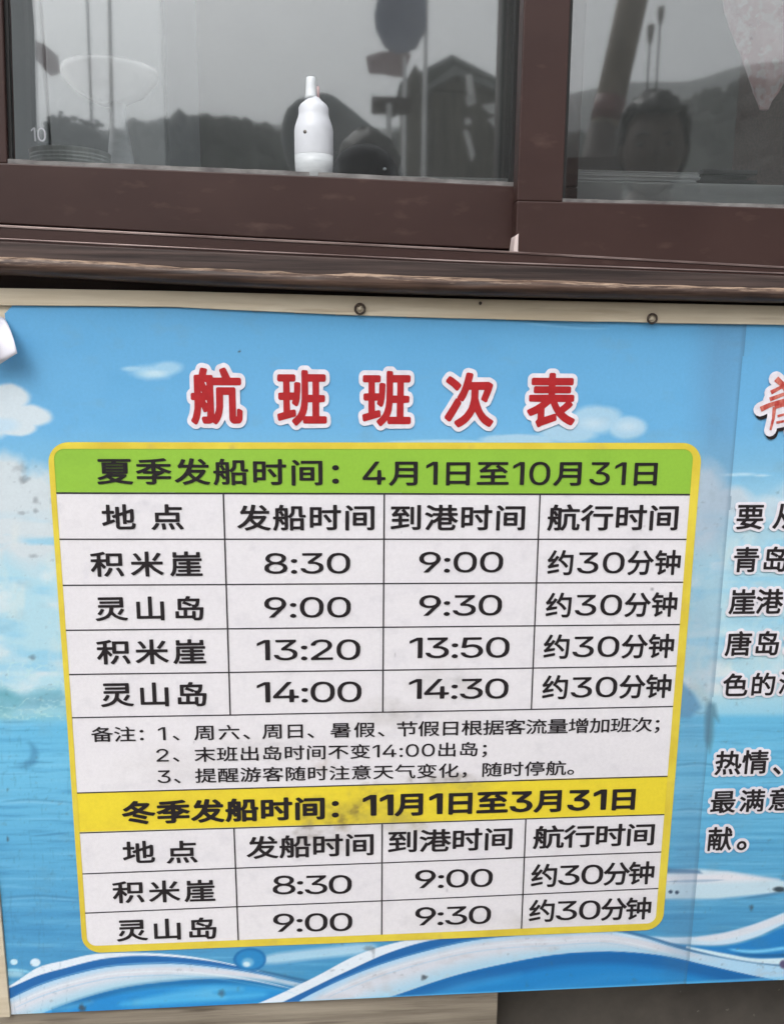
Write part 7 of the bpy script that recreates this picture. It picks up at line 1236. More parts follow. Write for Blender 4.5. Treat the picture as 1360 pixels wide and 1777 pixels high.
for a in (('地点', 178, 319, 897, 897, 42), ('发船时间', 411.7, 649.5, 898, 898, 42), ('到港时间', 677.5, 910, 898, 898, 42), ('航行时间', 948.8, 1175, 898, 898, 42),
          ('积米崖', 158.5, 352, 978.5, 978, 41), ('灵山岛', 166, 354, 1055.5, 1055, 40), ('积米崖', 169, 358, 1131, 1130, 40.5), ('灵山岛', 175, 359, 1205, 1204, 40),
          ('地点', 214, 343, 1478, 1477, 37), ('发船时间', 428, 648, 1470, 1463, 37), ('到港时间', 673, 888, 1459.5, 1453.5, 37), ('航行时间', 924, 1134, 1452.5, 1446.5, 37),
          ('积米崖', 196.5, 374, 1547, 1544, 36), ('灵山岛', 203, 376, 1613, 1609, 35.5)): put_line('schedule_lettering', MAT['black_ink'], table, a[0], 'M', -0.0021, *a[1:], asp=1.24)
for a in (('8:30', 459, 607.5, 977, 976.5, 42), ('9:00', 459, 608.5, 1053, 1052.5, 42), ('13:20', 446, 625, 1127, 1126, 42), ('14:00', 446, 627, 1200, 1199, 42),
          ('9:00', 727, 872, 975, 974.5, 42), ('9:30', 727, 870, 1050, 1049, 42), ('13:50', 710, 883, 1123, 1122, 42), ('14:30', 709, 881, 1194, 1193, 41),
          ('8:30', 473.5, 610, 1533.5, 1532, 38), ('9:00', 720, 854, 1523.5, 1521, 37), ('9:00', 474.5, 611, 1599, 1597, 37), ('9:30', 720, 851, 1588, 1585, 37)): put_line('schedule_lettering', MAT['black_ink'], table, a[0], 'M', -0.0021, *a[1:])
for a in (('约30分钟', 948.8, 1179, 976, 975.5, 41), ('约30分钟', 945.7, 1173, 1049.5, 1048, 40.5), ('约30分钟', 942, 1167.5, 1121.5, 1120, 40), ('约30分钟', 939.5, 1163, 1192, 1189.5, 39.5), ('约30分钟', 920.5, 1134, 1519, 1513.5, 38), ('约30分钟', 917, 1128.5, 1580, 1575, 37)): put_line('schedule_lettering', MAT['black_ink'], table, a[0], 'M', -0.0021, *a[1:], asp=1.04, dr=0.87, dasp=1.48)
for a in (('备注：', 159, 250, 1274, 1273, 25), ('1、', 275, 312, 1272, 1271.5, 25), ('周六、', 337, 434, 1270.5, 1269, 25), ('周日、', 455, 545, 1268, 1267, 25), ('暑假、', 573, 667, 1266, 1264.5, 25), ('节假日根据客流量增加班次；', 688, 1143, 1264, 1255.5, 25),
          ('2、', 272, 312, 1309.5, 1309, 24), ('末班出岛时间不变14:00出岛；', 338, 844, 1308.5, 1298, 24), ('3、', 274, 314, 1346.5, 1346, 24), ('提醒游客随时注意天气变化，', 339, 809, 1345, 1335, 24), ('随时停航。', 836, 995, 1334.5, 1331, 24)): put_line('notes_lettering', MAT['black_ink'], table, a[0], 'L', -0.0021, *a[1:], asp=1.3, dr=0.9, dasp=1.4)
for a in (('冬季发船时间：', 212.5, 588, 1409.5, 1400, 37), ('11月1日至3月31日', 629, 1101, 1396, 1385, 37)): put_line('winter_lettering', MAT['black_ink'], table, a[0], 'B', -0.0021, *a[1:], asp=1.28, dr=0.92, dasp=1.45)

# --- fixings on the cream strip
def washer(px, py, r):
    c = P(px, py, -0.006); mb = MB(); seg = 20
    for k in range(seg):
        pass
    pts = [(c.x + r * math.cos(2 * math.pi * k / seg), -0.0062, c.z + r * math.sin(2 * math.pi * k / seg)) for k in range(seg + 1)]
    mb.tube(pts, r * 0.24, 8); o = mb.build('screw_ring', MAT['rust'], board, smooth=True)
    m2 = MB(); m2.lathe([(r * 0.5, 0), (r * 0.48, 0.0008), (r * 0.2, 0.0015), (0.0004, 0.0016)], (c.x, -0.0044, c.z), 16, (0, -1, 0)); m2.build('screw_head', MAT['cream'], o, smooth=True)
washer(624.5, 536, 0.0058); washer(1131, 553, 0.0056)
c = P(833, 528, -0.0045); mb = MB(); mb.tube([(c.x, -0.004, c.z), (c.x - 0.0006, -0.008, c.z + 0.0012)], 0.0012, 8); mb.lathe([(0.002, 0), (0.002, 0.0006), (0.0004, 0.0008)], (c.x - 0.0006, -0.008, c.z + 0.0012), 10, (-0.1, -1, 0.2)); mb.build('nail', MAT['rust'], board)
# ------------------------------------------------------------------ inside the booth
ZC = P(545, 300, 0.13).z
MAT['counter'] = noise_mat('pale counter board', C4(150, 152, 152), C4(176, 178, 178), (4, 30, 30), (0.4, 0.6))
mb = MB(); mb.box(XL + 0.08, XR - 0.08, 0.135, 0.62, ZC - 0.03, ZC); mb.build('counter', MAT['counter'], booth, bevel=0.003)
mb = MB(); mb.box(XL + 0.08, XR - 0.08, 0.14, 0.16, -0.7, ZC - 0.03); mb.build('counter_front', MAT['dark_wood'], booth)

MAT['white_plastic'] = noise_mat('white plastic', C4(204, 207, 213), C4(216, 219, 225), (30, 30, 30), (0.3, 0.45))
MAT['milky'] = noise_mat('milky translucent plastic', C4(206, 212, 216), C4(224, 228, 232), (20, 20, 60), (0.3, 0.5))
def ppx(r, Y): return r / FPX * (Y - CAM.y)
YBt = 0.054; c = P(545, 303, YBt); ZL = zat(gl, c.x) - 0.001; H = lambda py: P(545, py, YBt).z - ZL; q = lambda r: ppx(r, YBt) * 0.95
bottle = empty('squeeze_bottle', (c.x, YBt, ZL), 'white plastic squeeze bottle with narrow nozzle standing on the ledge of the left window', 'bottle')
mb = MB(); mb.lathe([(q(32.9), H(271)), (q(33), H(270)), (q(33), H(228)), (q(32), H(221)), (q(29), H(211)), (q(26.5), H(204)), (q(25.5), H(198)), (q(25.2), H(188)), (q(22), H(182)), (q(14), H(175)), (q(10), H(170))], (c.x, YBt, ZL), 32)
mb.build('bottle_body', MAT['white_plastic'], bottle, smooth=True)
mb = MB(); mb.lathe([(q(28), 0), (q(31.5), 0.002), (q(32.4), H(290)), (q(32.9), H(271))], (c.x, YBt, ZL), 32); mb.build('clear_base', noise_mat('clear grey plastic', C4(184, 189, 192), C4(206, 210, 213), (20, 20, 120), (0.25, 0.4)), bottle, smooth=True)

mb = MB(); mb.lathe([(q(12), H(172)), (q(9.5), H(166)), (q(8.5), H(150)), (q(8), H(136)), (q(7), H(134.5))], (c.x - q(4), YBt, ZL), 24); mb.build('nozzle', MAT['milky'], bottle, smooth=True)
mb = MB(); mb.lathe([(q(2.2), H(170)), (q(2.4), H(152)), (q(1.2), H(149))], (c.x + q(8), YBt, ZL), 12); mb.build('nozzle_cap', noise_mat('pale red plastic', C4(196, 168, 170), C4(204, 180, 181)), bottle, smooth=True)
mb = MB(); mb.lathe([(q(3.2), 0), (q(3), q(.6)), (q(.2), q(.7))], (c.x - q(14), YBt - q(29.6), ZL + H(236)), 10, (-.42, -.9, 0)); mb.build('printed_mark', MAT['steel'], bottle, smooth=True)

# shallow tin, black microphone base with gooseneck, white pedestal dish at the left end of the counter
Yt = 0.145; c = P(105, 285, Yt); mb = MB(); r = ppx(64, Yt); h = P(105, 252, Yt).z - ZC; pr = [(r * .96, 0), (r, .003)]
for k in range(5): pr += [(r, h * (.1 + .16 * k)), (r * .985, h * (.17 + .16 * k))]
pr += [(r * 1.01, h * .95), (r * 1.01, h), (r * .95, h), (r * .93, .006)]
mb.lathe(pr, (c.x, Yt + .05, ZC), 40); tag(mb.build('shallow_tin', noise_mat('brushed tin', C4(206, 211, 211), C4(236, 240, 240), (90, 90, 6), (0.4, 0.6)), None, smooth=False), 'shallow ribbed metal tin on the counter behind the lower left window corner', 'tin')
blk = noise_mat('black plastic', (0.012, 0.012, 0.013, 1), (0.024, 0.024, 0.026, 1), (30, 30, 30), (0.4, 0.6))
c = P(633, 300, 0.24); r = ppx(58, 0.24); mb = MB()
mb.lathe([(r, 0), (r * 1.0, .012), (r * .93, .028), (r * .74, .045), (r * .4, .056), (r * .06, .059)], (c.x, 0.24, ZC), 32)
added_hat = empty('added_dark_hat', (c.x, 0.24, ZC), 'added black hat-shaped form that darkens the pane right of the white bottle', 'hat'); mb.build('crown', blk, added_hat, smooth=True)  # added dark form so the hair reflected here reads black
mb = MB(); vis = [(c.x + r * .35 + r * 1.0 * math.cos(t_) * .9, 0.24 - r * .3 + r * .55 * math.sin(t_)) for t_ in np.linspace(-1.9, 1.5, 14)]; v = [(x, y, ZC + .003 + .02 * (i in (0, 13))) for i, (x, y) in enumerate(vis)] + [(x, y, ZC + .009) for x, y in vis]
mb.add(v, [tuple(range(13, -1, -1)), tuple(range(14, 28))] + [(i, (i + 1) % 14, (i + 1) % 14 + 14, i + 14) for i in range(14)]); mb.build('visor', blk, added_hat)
mb = MB(); d = P(673, 289, 0.24 - r); mb.ico((d.x - .004, 0.24 - r * .86, d.z - .002), .0022, 1, squash=(1.4, 1, 1)); mb.build('badge', MAT['white_plastic'], added_hat)
lt = Letters(); a = P(56, 245, GL - .0008); b = P(80, 222, GL - .0008); sz = (b.z - a.z) / 0.51
for ch, o_ in (('1', 0.0), ('0', .24)):
    v, f, lo, hi = tri('M' + ch); lt.put('M' + ch, a.x + o_ * sz - lo[0] * sz, a.z, sz * .9, sz, a.y)
lt.build('number_sticker', MAT['white_plastic'], sash_l)
Yd = 0.42; c = P(198, 262, Yd); dish = empty('pedestal_dish', (c.x, Yd, ZC), 'white round pedestal dish standing behind the ribbed tin', 'dish')
zt = P(198, 128, Yd).z; r = ppx(73, Yd); mb = MB()
mb.lathe([(r * .3, zt - ZC - .045), (r * .7, zt - ZC - .03), (r, zt - ZC - .006), (r * 1.01, zt - ZC), (r * .99, zt - ZC + .006), (r * .95, zt - ZC + .006), (r * .93, zt - ZC - .004), (r * .65, zt - ZC - .02), (r * .2, zt - ZC - .03)], (c.x, Yd, ZC), 40); mb.build('bowl', noise_mat('glazed white china', C4(240, 242, 243), C4(248, 249, 250), (20, 20, 20), (0.2, 0.35)), dish, smooth=True)
mb = MB(); mb.lathe([(ppx(36, Yd), 0), (ppx(34, Yd), .008), (ppx(22, Yd), .05), (ppx(11, Yd), zt - ZC - .06), (ppx(14, Yd), zt - ZC - .04)], (c.x + ppx(10, Yd), Yd, ZC), 24); mb.build('stem', MAT['milky'], dish, smooth=True)
Yk = 0.95; a = P(30, 0, Yk); b = P(283, 0, Yk); cab = empty('steel_cabinet', ((a.x + b.x) / 2, Yk, -0.7), 'tall grey steel cabinet against the left inside wall of the booth', 'cabinet')
gs = noise_mat('grey enamelled steel', C4(128, 134, 138), C4(140, 145, 148), (4, 4, 4), (0.35, 0.5)); mb = MB(); mb.box(XL + 0.1, b.x, Yk + 0.02, Yk + 0.5, -0.7, 1.25); mb.build('cabinet_body', gs, cab, bevel=0.004)
for x0_, x1_ in ((XL + 0.105, (XL + b.x) / 2 + 0.04), ((XL + b.x) / 2 + 0.046, b.x - 0.006)):
    mb = MB(); mb.box(x0_, x1_, Yk, Yk + 0.018, -0.6, 1.22); d_ = mb.build('cabinet_door', gs, cab, bevel=0.003)
    m2 = MB(); m2.box(x1_ - 0.05, x1_ - 0.03, Yk - 0.014, Yk, 0.25, 0.37); m2.build('handle', MAT['steel'], d_, bevel=0.003)
# papers and folder under the right pane
Yp = 0.16; a = P(985, 338, Yp); b = P(1200, 322, Yp); paper = noise_mat('paper', C4(196, 198, 200), C4(222, 223, 224), (6, 6, 200), (0.6, 0.8))
mb = MB()
for k in range(9):
    z = ZC + 0.0016 * k; s_ = random.uniform(-.004, .004); mb.box(a.x + s_ - .01, b.x + s_, 0.137 + random.uniform(0, .006), 0.36, z, z + 0.0013)
tag(mb.build('paper_stack', paper, None), 'loose stack of white papers on the counter behind the right window', 'papers')
mb = MB(); a = P(1205, 330, .16); b = P(1300, 330, .16); mb.box(a.x, b.x, .14, .36, ZC, ZC + .006).box(a.x + .004, b.x - .01, .15, .35, ZC + .006, ZC + .013).box(a.x, b.x, .14, .36, ZC + .013, ZC + .019)
tag(mb.build('black_folder', blk, None, bevel=0.0015), 'flat black folder on the counter to the right of the papers', 'folder')
# pink and white plastic bag hanging at the right
film = noise_mat('crumpled pink plastic', C4(206, 150, 154), C4(226, 200, 202), (26, 26, 26), (0.25, 0.5), bump=0.003, alt=(C4(236, 232, 232), (70, 70, 70), 0.5, 0.6))
Yg = 0.16; top = P(1382, -60, Yg); tip = P(1368, 168, Yg); mb = MB(); nr, ns = 22, 36; v = []; f = []
for i in range(nr):
    u = i / (nr - 1); cz = top.z + 0.09 - (top.z + 0.09 - tip.z) * u; rr = ppx(125, Yg) * (max(0.02, 1 - u) ** 0.72) if u > .25 else ppx(125, Yg) * (.35 + .45 * math.sin(u * 6.28))
    for k in range(ns):
        th = 2 * math.pi * k / ns; rk = rr * (1 + .28 * (float(fbm(np.array(4 + math.cos(th) * 3 + u * 3), np.array(4 + math.sin(th) * 3 + u * 6))) - .5) * 2)
        v.append((top.x + (tip.x - top.x) * u + rk * math.cos(th), Yg + .07 + rk * .55 * math.sin(th), cz))
for i in range(nr - 1):
    for k in range(ns): f.append((i * ns + k, i * ns + (k + 1) % ns, (i + 1) * ns + (k + 1) % ns, (i + 1) * ns + k))
f.append(tuple(range(ns))); f.append(tuple(reversed(range((nr - 1) * ns, nr * ns)))); mb.add(v, f); mb.tube([(top.x, Yg + .07, top.z + .085), (top.x, Yg + .07, 1.3)], .003, 6)
nt_ = film.node_tree; ob_ = [x for x in nt_.nodes if x.type == 'OUTPUT_MATERIAL'][0]; pb_ = [x for x in nt_.nodes if x.type == 'BSDF_PRINCIPLED'][0]
tb_ = nt_.nodes.new('ShaderNodeBsdfTransparent'); mb_ = nt_.nodes.new('ShaderNodeMixShader'); mb_.inputs[0].default_value = 0.42; nt_.links.new(tb_.outputs[0], mb_.inputs[1]); nt_.links.new(pb_.outputs[0], mb_.inputs[2]); nt_.links.new(mb_.outputs[0], ob_.inputs[0])
tag(mb.build('plastic_bag', film, None, smooth=True), 'crumpled pink and white plastic bag hanging inside the right window', 'bag')

# ------------------------------------------------------------------ the quay behind the photographer: what the panes reflect
mb = MB(); mb.box(-160, 160, -26, 120, GROUND - 1.6, GROUND); o = mb.build('quay', noise_mat('quay concrete', C4(120, 116, 110), C4(150, 146, 138), (.8, .8, .8), (0.8, 0.95), detail=12, bump=0.004)); o['kind'] = 'structure'
mb = MB(); mb.box(-900, 900, -900, -26, GROUND - 3.0, GROUND - 1.0); o = mb.build('sea', noise_mat('sea water', C4(70, 92, 98), C4(92, 112, 116), (.5, 1.2, 1), (0.12, 0.25), bump=0.05)); o['kind'] = 'structure'

def ridge(name, pts, D, depth, mat, rough, seed):
    q_ = [mirrored(a, b, D) for a, b in pts]; xs = [v.x for v in q_]; zs = [v.z for v in q_]; yr = q_[0].y
    n, m = 240, 26; X = np.linspace(min(xs), max(xs), n); Z = np.interp(X, xs, zs); v = []; f = []
    k = np.exp(-.5 * (np.arange(-6, 7) / 2.5) ** 2); k /= k.sum(); Z = np.convolve(np.pad(Z, 6, 'edge'), k, 'valid')
    for i in range(n):
        for j in range(m):
            u = j / (m - 1); t = u * 1.35
            s_ = math.sin(min(t, 1) * math.pi / 2) if t <= 1 else math.cos((t - 1) / .35 * math.pi / 2 * .8)
            nz = (float(fbm(np.array(X[i] / rough + seed), np.array(u * depth / rough))) - .5) * rough * .16 * min(1, t * 3)
            v.append((float(X[i]), yr + depth * (1 - t), GROUND - 2.6 + (Z[i] - GROUND + 2.6) * s_ + nz))
    for i in range(n - 1):
        for j in range(m - 1): a = i * m + j; f.append((a, a + 1, a + m + 1, a + m))
    me = bpy.data.meshes.new(name); me.from_pydata(v, [], f); me.update(); o = link(name, me, mat, smooth=True); o['kind'] = 'structure'; return np.array(v).reshape(n, m, 3)
MAT['green'] = noise_mat('hillside green', (0.018, 0.024, 0.018, 1), (0.036, 0.046, 0.034, 1), (.25, .25, .25), (0.8, 0.95), detail=8)
near = ridge('hillside', [(-900, 300), (-200, 285), (220, 264), (265, 240), (310, 228), (360, 225), (420, 234), (490, 256), (640, 264), (760, 250), (900, 256), (1000, 258), (1090, 232), (1190, 178), (1240, 166), (1290, 156), (1340, 164), (1450, 176), (1700, 226), (2400, 300)], 120, 46, MAT['green'], 7.0, 3)
ridge('far_hills', [(-900, 280), (-200, 262), (200, 240), (290, 215), (330, 204), (380, 206), (450, 220), (600, 238), (760, 222), (900, 196), (985, 166), (1060, 158), (1095, 150), (1130, 148), (1170, 158), (1215, 138), (1290, 118), (1330, 110), (1420, 106), (1700, 150), (2400, 240)], 400, 120, MAT['green'], 22.0, 31)
rnd = random.Random(3); mb = MB()
for k in range(4200):
    i, j = rnd.randrange(1, 239), rnd.randrange(2, 21)
    if not (-70 < near[i, j, 0] < 75): continue
    p = near[i, j] + np.array([rnd.uniform(-.6, .6), rnd.uniform(-.8, .8), 0]); r = rnd.uniform(.45, 1.15)
    mb.ico((p[0], p[1], p[2] + r * .25), r, 1, squash=(1, 1, rnd.uniform(.8, 1.25)), jit=.22)
o = mb.build('hillside_wood', noise_mat('treetop green', (0.012, 0.017, 0.012, 1), (0.042, 0.054, 0.036, 1), (1.1, 1.1, 1.1), (0.8, 0.95), detail=8)); o['kind'] = 'stuff'; tag(o, 'dense dark wood covering the near hillside', 'wood')

def px_slab(mb, pts, D, back, yg=GL):
    q_ = [mirrored(a, b, D, yg) for a, b in pts]; n = len(q_); v = [tuple(p) for p in q_] + [(p.x, p.y - back, p.z) for p in q_]
    f = [tuple(range(n)), tuple(range(2 * n - 1, n - 1, -1))] + [(i, i + n, (i + 1) % n + n, (i + 1) % n) for i in range(n)]; mb.add(v, f); return q_
def to_ground(p): return Vector((p.x, p.y, GROUND))
white_m = noise_mat('white painted steel', C4(214, 216, 218), C4(230, 232, 232), (9, 9, 9), (0.35, 0.5))
# flagpoles
def flag(px, ptop, D, poly, mat, label, cat='flag', rad=.028):
    a = mirrored(px, ptop, D); b = to_ground(a); t = empty('flagpole', tuple(b), label, cat, 'flagpoles on the quay'); m = MB(); m.tube([b, a], rad, 10); m.ico(tuple(a), rad * 1.5, 1); m.build('pole', white_m, t, smooth=True)
    q_ = [mirrored(x, y, D) for x, y in poly]; bm = bmesh.new(); vs = [bm.verts.new(v) for v in q_]; bm.faces.new(vs); bmesh.ops.triangulate(bm, faces=bm.faces[:]); bmesh.ops.subdivide_edges(bm, edges=bm.edges[:], cuts=6, use_grid_fill=True)
    for v in bm.verts: v.co.y += .12 * math.sin(v.co.x * 7 + v.co.z * 3)
    me = bpy.data.meshes.new('flag_cloth'); bm.to_mesh(me); bm.free(); o = link('flag_cloth', me, mat, t, smooth=True); s_ = o.modifiers.new('thick', 'SOLIDIFY'); s_.thickness = .004
blue_c = noise_mat('blue bunting', (0.32, 0.35, 0.44, 1), (0.38, 0.41, 0.50, 1), (5, 5, 5), (0.7, 0.9)); red_c = noise_mat('faded red bunting', (0.46, 0.37, 0.38, 1), (0.52, 0.43, 0.43, 1), (5, 5, 5), (0.7, 0.9))
flag(741, -90, 12, [(738, -80), (738, 55), (722, 86), (690, 88), (668, 80), (652, 50), (650, 20), (660, -30)], blue_c, 'tall white flagpole with a drooping dark blue flag reflected in the left window')
flag(703, 70, 13, [(702, 84), (712, 100), (700, 132), (668, 126), (640, 132), (634, 100), (660, 84)], red_c, 'shorter white flagpole with a faded red flag below the blue one')
flag(30, -60, 7, [(54, 62), (70, 68), (92, 88), (96, 118), (82, 126), (66, 108), (56, 96)], red_c, 'leaning flagpole with a small faded pink flag at the left edge of the left window', rad=.02)
# dark notice box on a white post
a = mirrored(675, 180, 10); t = empty('notice_box', tuple(to_ground(a)), 'dark box shaped notice on a thin white post, seen in the window beside the kiosk', 'sign'); m = MB(); m.tube([to_ground(a), a], .03, 10); m.build('post', white_m, t)
m = MB(); px_slab(m, [(645, 166), (645, 194), (714, 196), (714, 168)], 10, .12); m.build('box', MAT['dark_wood'], t, bevel=.01)
# kiosk
straw = noise_mat('weathered straw and boards', C4(70, 68, 62), C4(118, 114, 104), (14, 14, 2), (0.8, 0.95), detail=9, bump=.01); roofm = noise_mat('pale roof felt', C4(120, 124, 124), C4(142, 146, 146), (3, 3, 3), (0.8, 0.95)); tarp = noise_mat('white tarpaulin', C4(222, 224, 224), C4(242, 243, 243), (6, 6, 6), (0.5, 0.7), bump=.02)
a = mirrored(790, 250, 16); t = empty('kiosk', (a.x, a.y, GROUND), 'dark gabled straw and timber kiosk with a torn white tarpaulin, seen in the left window', 'kiosk')
m = MB(); px_slab(m, [(742, 158), (742, 1000), (888, 1000), (888, 166)], 16.2, 2.0); m.build('wall', straw, t)
m = MB(); px_slab(m, [(787, 114), (738, 150), (740, 158), (792, 128), (892, 170), (895, 162)], 16, 2.6); px_slab(m, [(784, 94), (694, 142), (694, 148), (786, 102), (898, 160), (898, 152)], 17.5, 2.6); m.build('roof', roofm, t)
m = MB(); px_slab(m, [(787, 120), (744, 154), (886, 164)], 16.15, .1); m.build('gable', straw, t)
m = MB(); px_slab(m, [(720, 110), (700, 150), (702, 1000), (740, 1000), (740, 146)], 15.6, .8); m.build('porch', straw, t)
m = MB()
for pts in ([(808, 130), (818, 128), (826, 178), (812, 170)], [(836, 182), (884, 176), (888, 200), (850, 196)], [(846, 206), (870, 200), (892, 190), (890, 226), (872, 236)], [(808, 168), (822, 160), (826, 178), (812, 184)], [(806, 206), (816, 204), (818, 214), (808, 216)], [(804, 226), (812, 226), (824, 268), (818, 280)]): px_slab(m, pts, 15.4, .05)
m.build('tarpaulin', tarp, t)
# grey parasol on its pole, tilted
a = mirrored(600, 260, 3.4); t = empty('parasol', (a.x, a.y - .1, GROUND), 'half closed grey parasol whose slanting edge shows behind the white bottle', 'parasol')
gm = noise_mat('grey cloth', C4(140, 144, 146), C4(158, 162, 164), (9, 9, 9), (0.8, 0.95)); m = MB(); px_slab(m, [(486, 232), (489, 205), (497, 184), (515, 168), (545, 158), (571, 155), (610, 185), (646, 214), (672, 244), (690, 264), (700, 300), (690, 380), (600, 400), (530, 360), (505, 290), (491, 262)], 3.4, .2); m.build('canopy', gm, t, bevel=.03)
m = MB(); m.tube([(a.x, a.y - .1, GROUND), (a.x, a.y - .1, a.z)], .018, 10); m.lathe([(.2, 0), (.2, .05), (.03, .08)], (a.x, a.y - .1, GROUND), 24); m.build('pole', MAT['steel'], t)
# round dark shrub tub with a thin mast behind it, and a second mast
a = mirrored(132, 262, 5); t = empty('planter', (a.x, a.y, GROUND), 'dark rounded shrub in a tall tub reflected in the lower left corner of the window', 'planter'); m = MB()
rp = random.Random(5); r = 58 / FPX * 5
for k in range(420):
    th, ph, rr = rp.uniform(0, 6.283), math.acos(rp.uniform(-1, 1)), r * rp.uniform(.55, 1) ; d = Vector((math.sin(ph) * math.cos(th), math.sin(ph) * math.sin(th), math.cos(ph)))
    m.ico(tuple(a + d * rr), rp.uniform(.012, .028), 1, jit=.3, squash=(1, 1, .6))
m.ico(tuple(a), r * .75, 2, jit=.06); m.build('foliage', noise_mat('dark leaves', (.010, .013, .010, 1), (.03, .036, .026, 1), (30, 30, 30), (.6, .8)), t)
m = MB(); m.lathe([(r * .6, 0), (r * .75, .3), (r * .8, a.z - GROUND - r * .6), (r * .84, a.z - GROUND - r * .5)], (a.x, a.y, GROUND), 24); m.build('tub', MAT['dark_wood'], t, smooth=True)
for px, yb_, D, rad, lab in ((150, 250, 7, .010, 'thinner dark mast standing behind the rounded shrub'), (191, 200, 9, .018, 'thicker grey mast standing right of the rounded shrub')):
    p1, p0 = mirrored(px - 4, -160, D), mirrored(px + 10 if px == 150 else px + 3, yb_ - 20, D); k = (GROUND - p1.z) / (p0.z - p1.z); g = p1 + (p0 - p1) * k
    t = empty('mast', tuple(g), lab, 'mast', 'masts on the quay'); m = MB(); m.tube([g, p0, p1], [rad * 1.2, rad, rad * .8], 8); m.build('pole', blk if px == 150 else MAT['steel'], t, smooth=True); m = MB(); m.ico(tuple(p1), rad * 1.8, 1); m.build('mast_cap', MAT['steel'], t, smooth=True)
# leaning timber post with a red band, and two torch lamps
a, b = mirrored(1124, -120, 5, GR), mirrored(1031, 300, 5, GR); k = (GROUND - a.z) / (b.z - a.z); g = a + (b - a) * k
t = empty('timber_post', tuple(g), 'leaning weathered timber post with a dark red band reflected in the right window', 'post'); m = MB(); m.tube([g, b, a + (b - a) * .6, a], [.09, .084, .08, .08], 12); m.build('post', noise_mat('brown grey timber', C4(96, 86, 74), C4(132, 120, 104), (8, 8, 2), (0.7, 0.9), bump=0.004), t, smooth=True)
u0, u1 = a + (b - a) * .68, a + (b - a) * .78; m = MB(); m.tube([u0, u1], .086, 14); m.build('painted_band', noise_mat('dark red paint', (0.10, 0.03, 0.03, 1), (0.16, 0.05, 0.045, 1), (9, 9, 9)), t, smooth=True)
u0 = a + (b - a) * .80; m = MB(); m.tube([u0, g], .087, 14); m.build('dark_sleeve', MAT['dark_wood'], t, smooth=True)
for px, y0, y1 in ((1127, 43, 76), (1145, 12, 42)):
    a, b = mirrored(px, y0, 8, GR), mirrored(px, y1, 8, GR); h = a.z - b.z; t = empty('torch_lamp', tuple(to_ground(b)), 'taller thin torch lamp beside the timber post' if y0 == 12 else 'shorter thin torch lamp beside the timber post', 'lamp', 'torch lamps on the quay')
    m = MB(); m.tube([to_ground(b), b], .008, 8); m.build('stake', blk, t); m = MB(); m.lathe([(.01, 0), (.022, h * .2), (.03, h * .6), (.032, h)], tuple(b), 16); m.build('lamp_cup', MAT['steel'], t, smooth=True)
# stacked crates at the foot of the post
m = MB(); px_slab(m, [(984, 272), (984, 560), (1084, 560), (1084, 268)], 4.4, .4, GR); tt = tag(m.build('tall_cupboard', MAT['dark_wood'], None, bevel=.01), 'tall reddish brown cupboard standing on the quay beside the timber post', 'cupboard'); 
zmin = min(v.co.z for v in tt.data.vertices)
for v in tt.data.vertices:
    if v.co.z < zmin + .3: v.co.z = GROUND

# ------------------------------------------------------------------ people
skin_m = noise_mat('skin', C4(70, 54, 47), C4(84, 66, 57), (20, 20, 20), (0.45, 0.6), spec=0.35); hair_m = noise_mat('black hair', (0.008, 0.008, 0.009, 1), (0.02, 0.019, 0.019, 1), (200, 200, 30), (0.4, 0.6))
grey_shirt = noise_mat('grey shirt', (.10, .10, .10, 1), (.16, .16, .16, 1), (20, 20, 20), (.8, .9))
def skinned(nodes, edges, name='tmp', sub=1):
    me = bpy.data.meshes.new(name); me.from_pydata([n[0] for n in nodes], edges, []); o = bpy.data.objects.new(name, me); COL.objects.link(o)
    o.modifiers.new('s', 'SKIN'); me.skin_vertices[0].data
    for i, n in enumerate(nodes): r = n[1]; me.skin_vertices[0].data[i].radius = r if isinstance(r, tuple) else (r, r); me.skin_vertices[0].data[i].use_root = (i == 0)
    sb = o.modifiers.new('d', 'SUBSURF'); sb.levels = sub; dg = bpy.context.evaluated_depsgraph_get(); e = o.evaluated_get(dg); m = bpy.data.meshes.new_from_object(e); v = [tuple(x.co) for x in m.vertices]; f = [tuple(p.vertices) for p in m.polygons]
    bpy.data.objects.remove(o); bpy.data.meshes.remove(m); return v, f
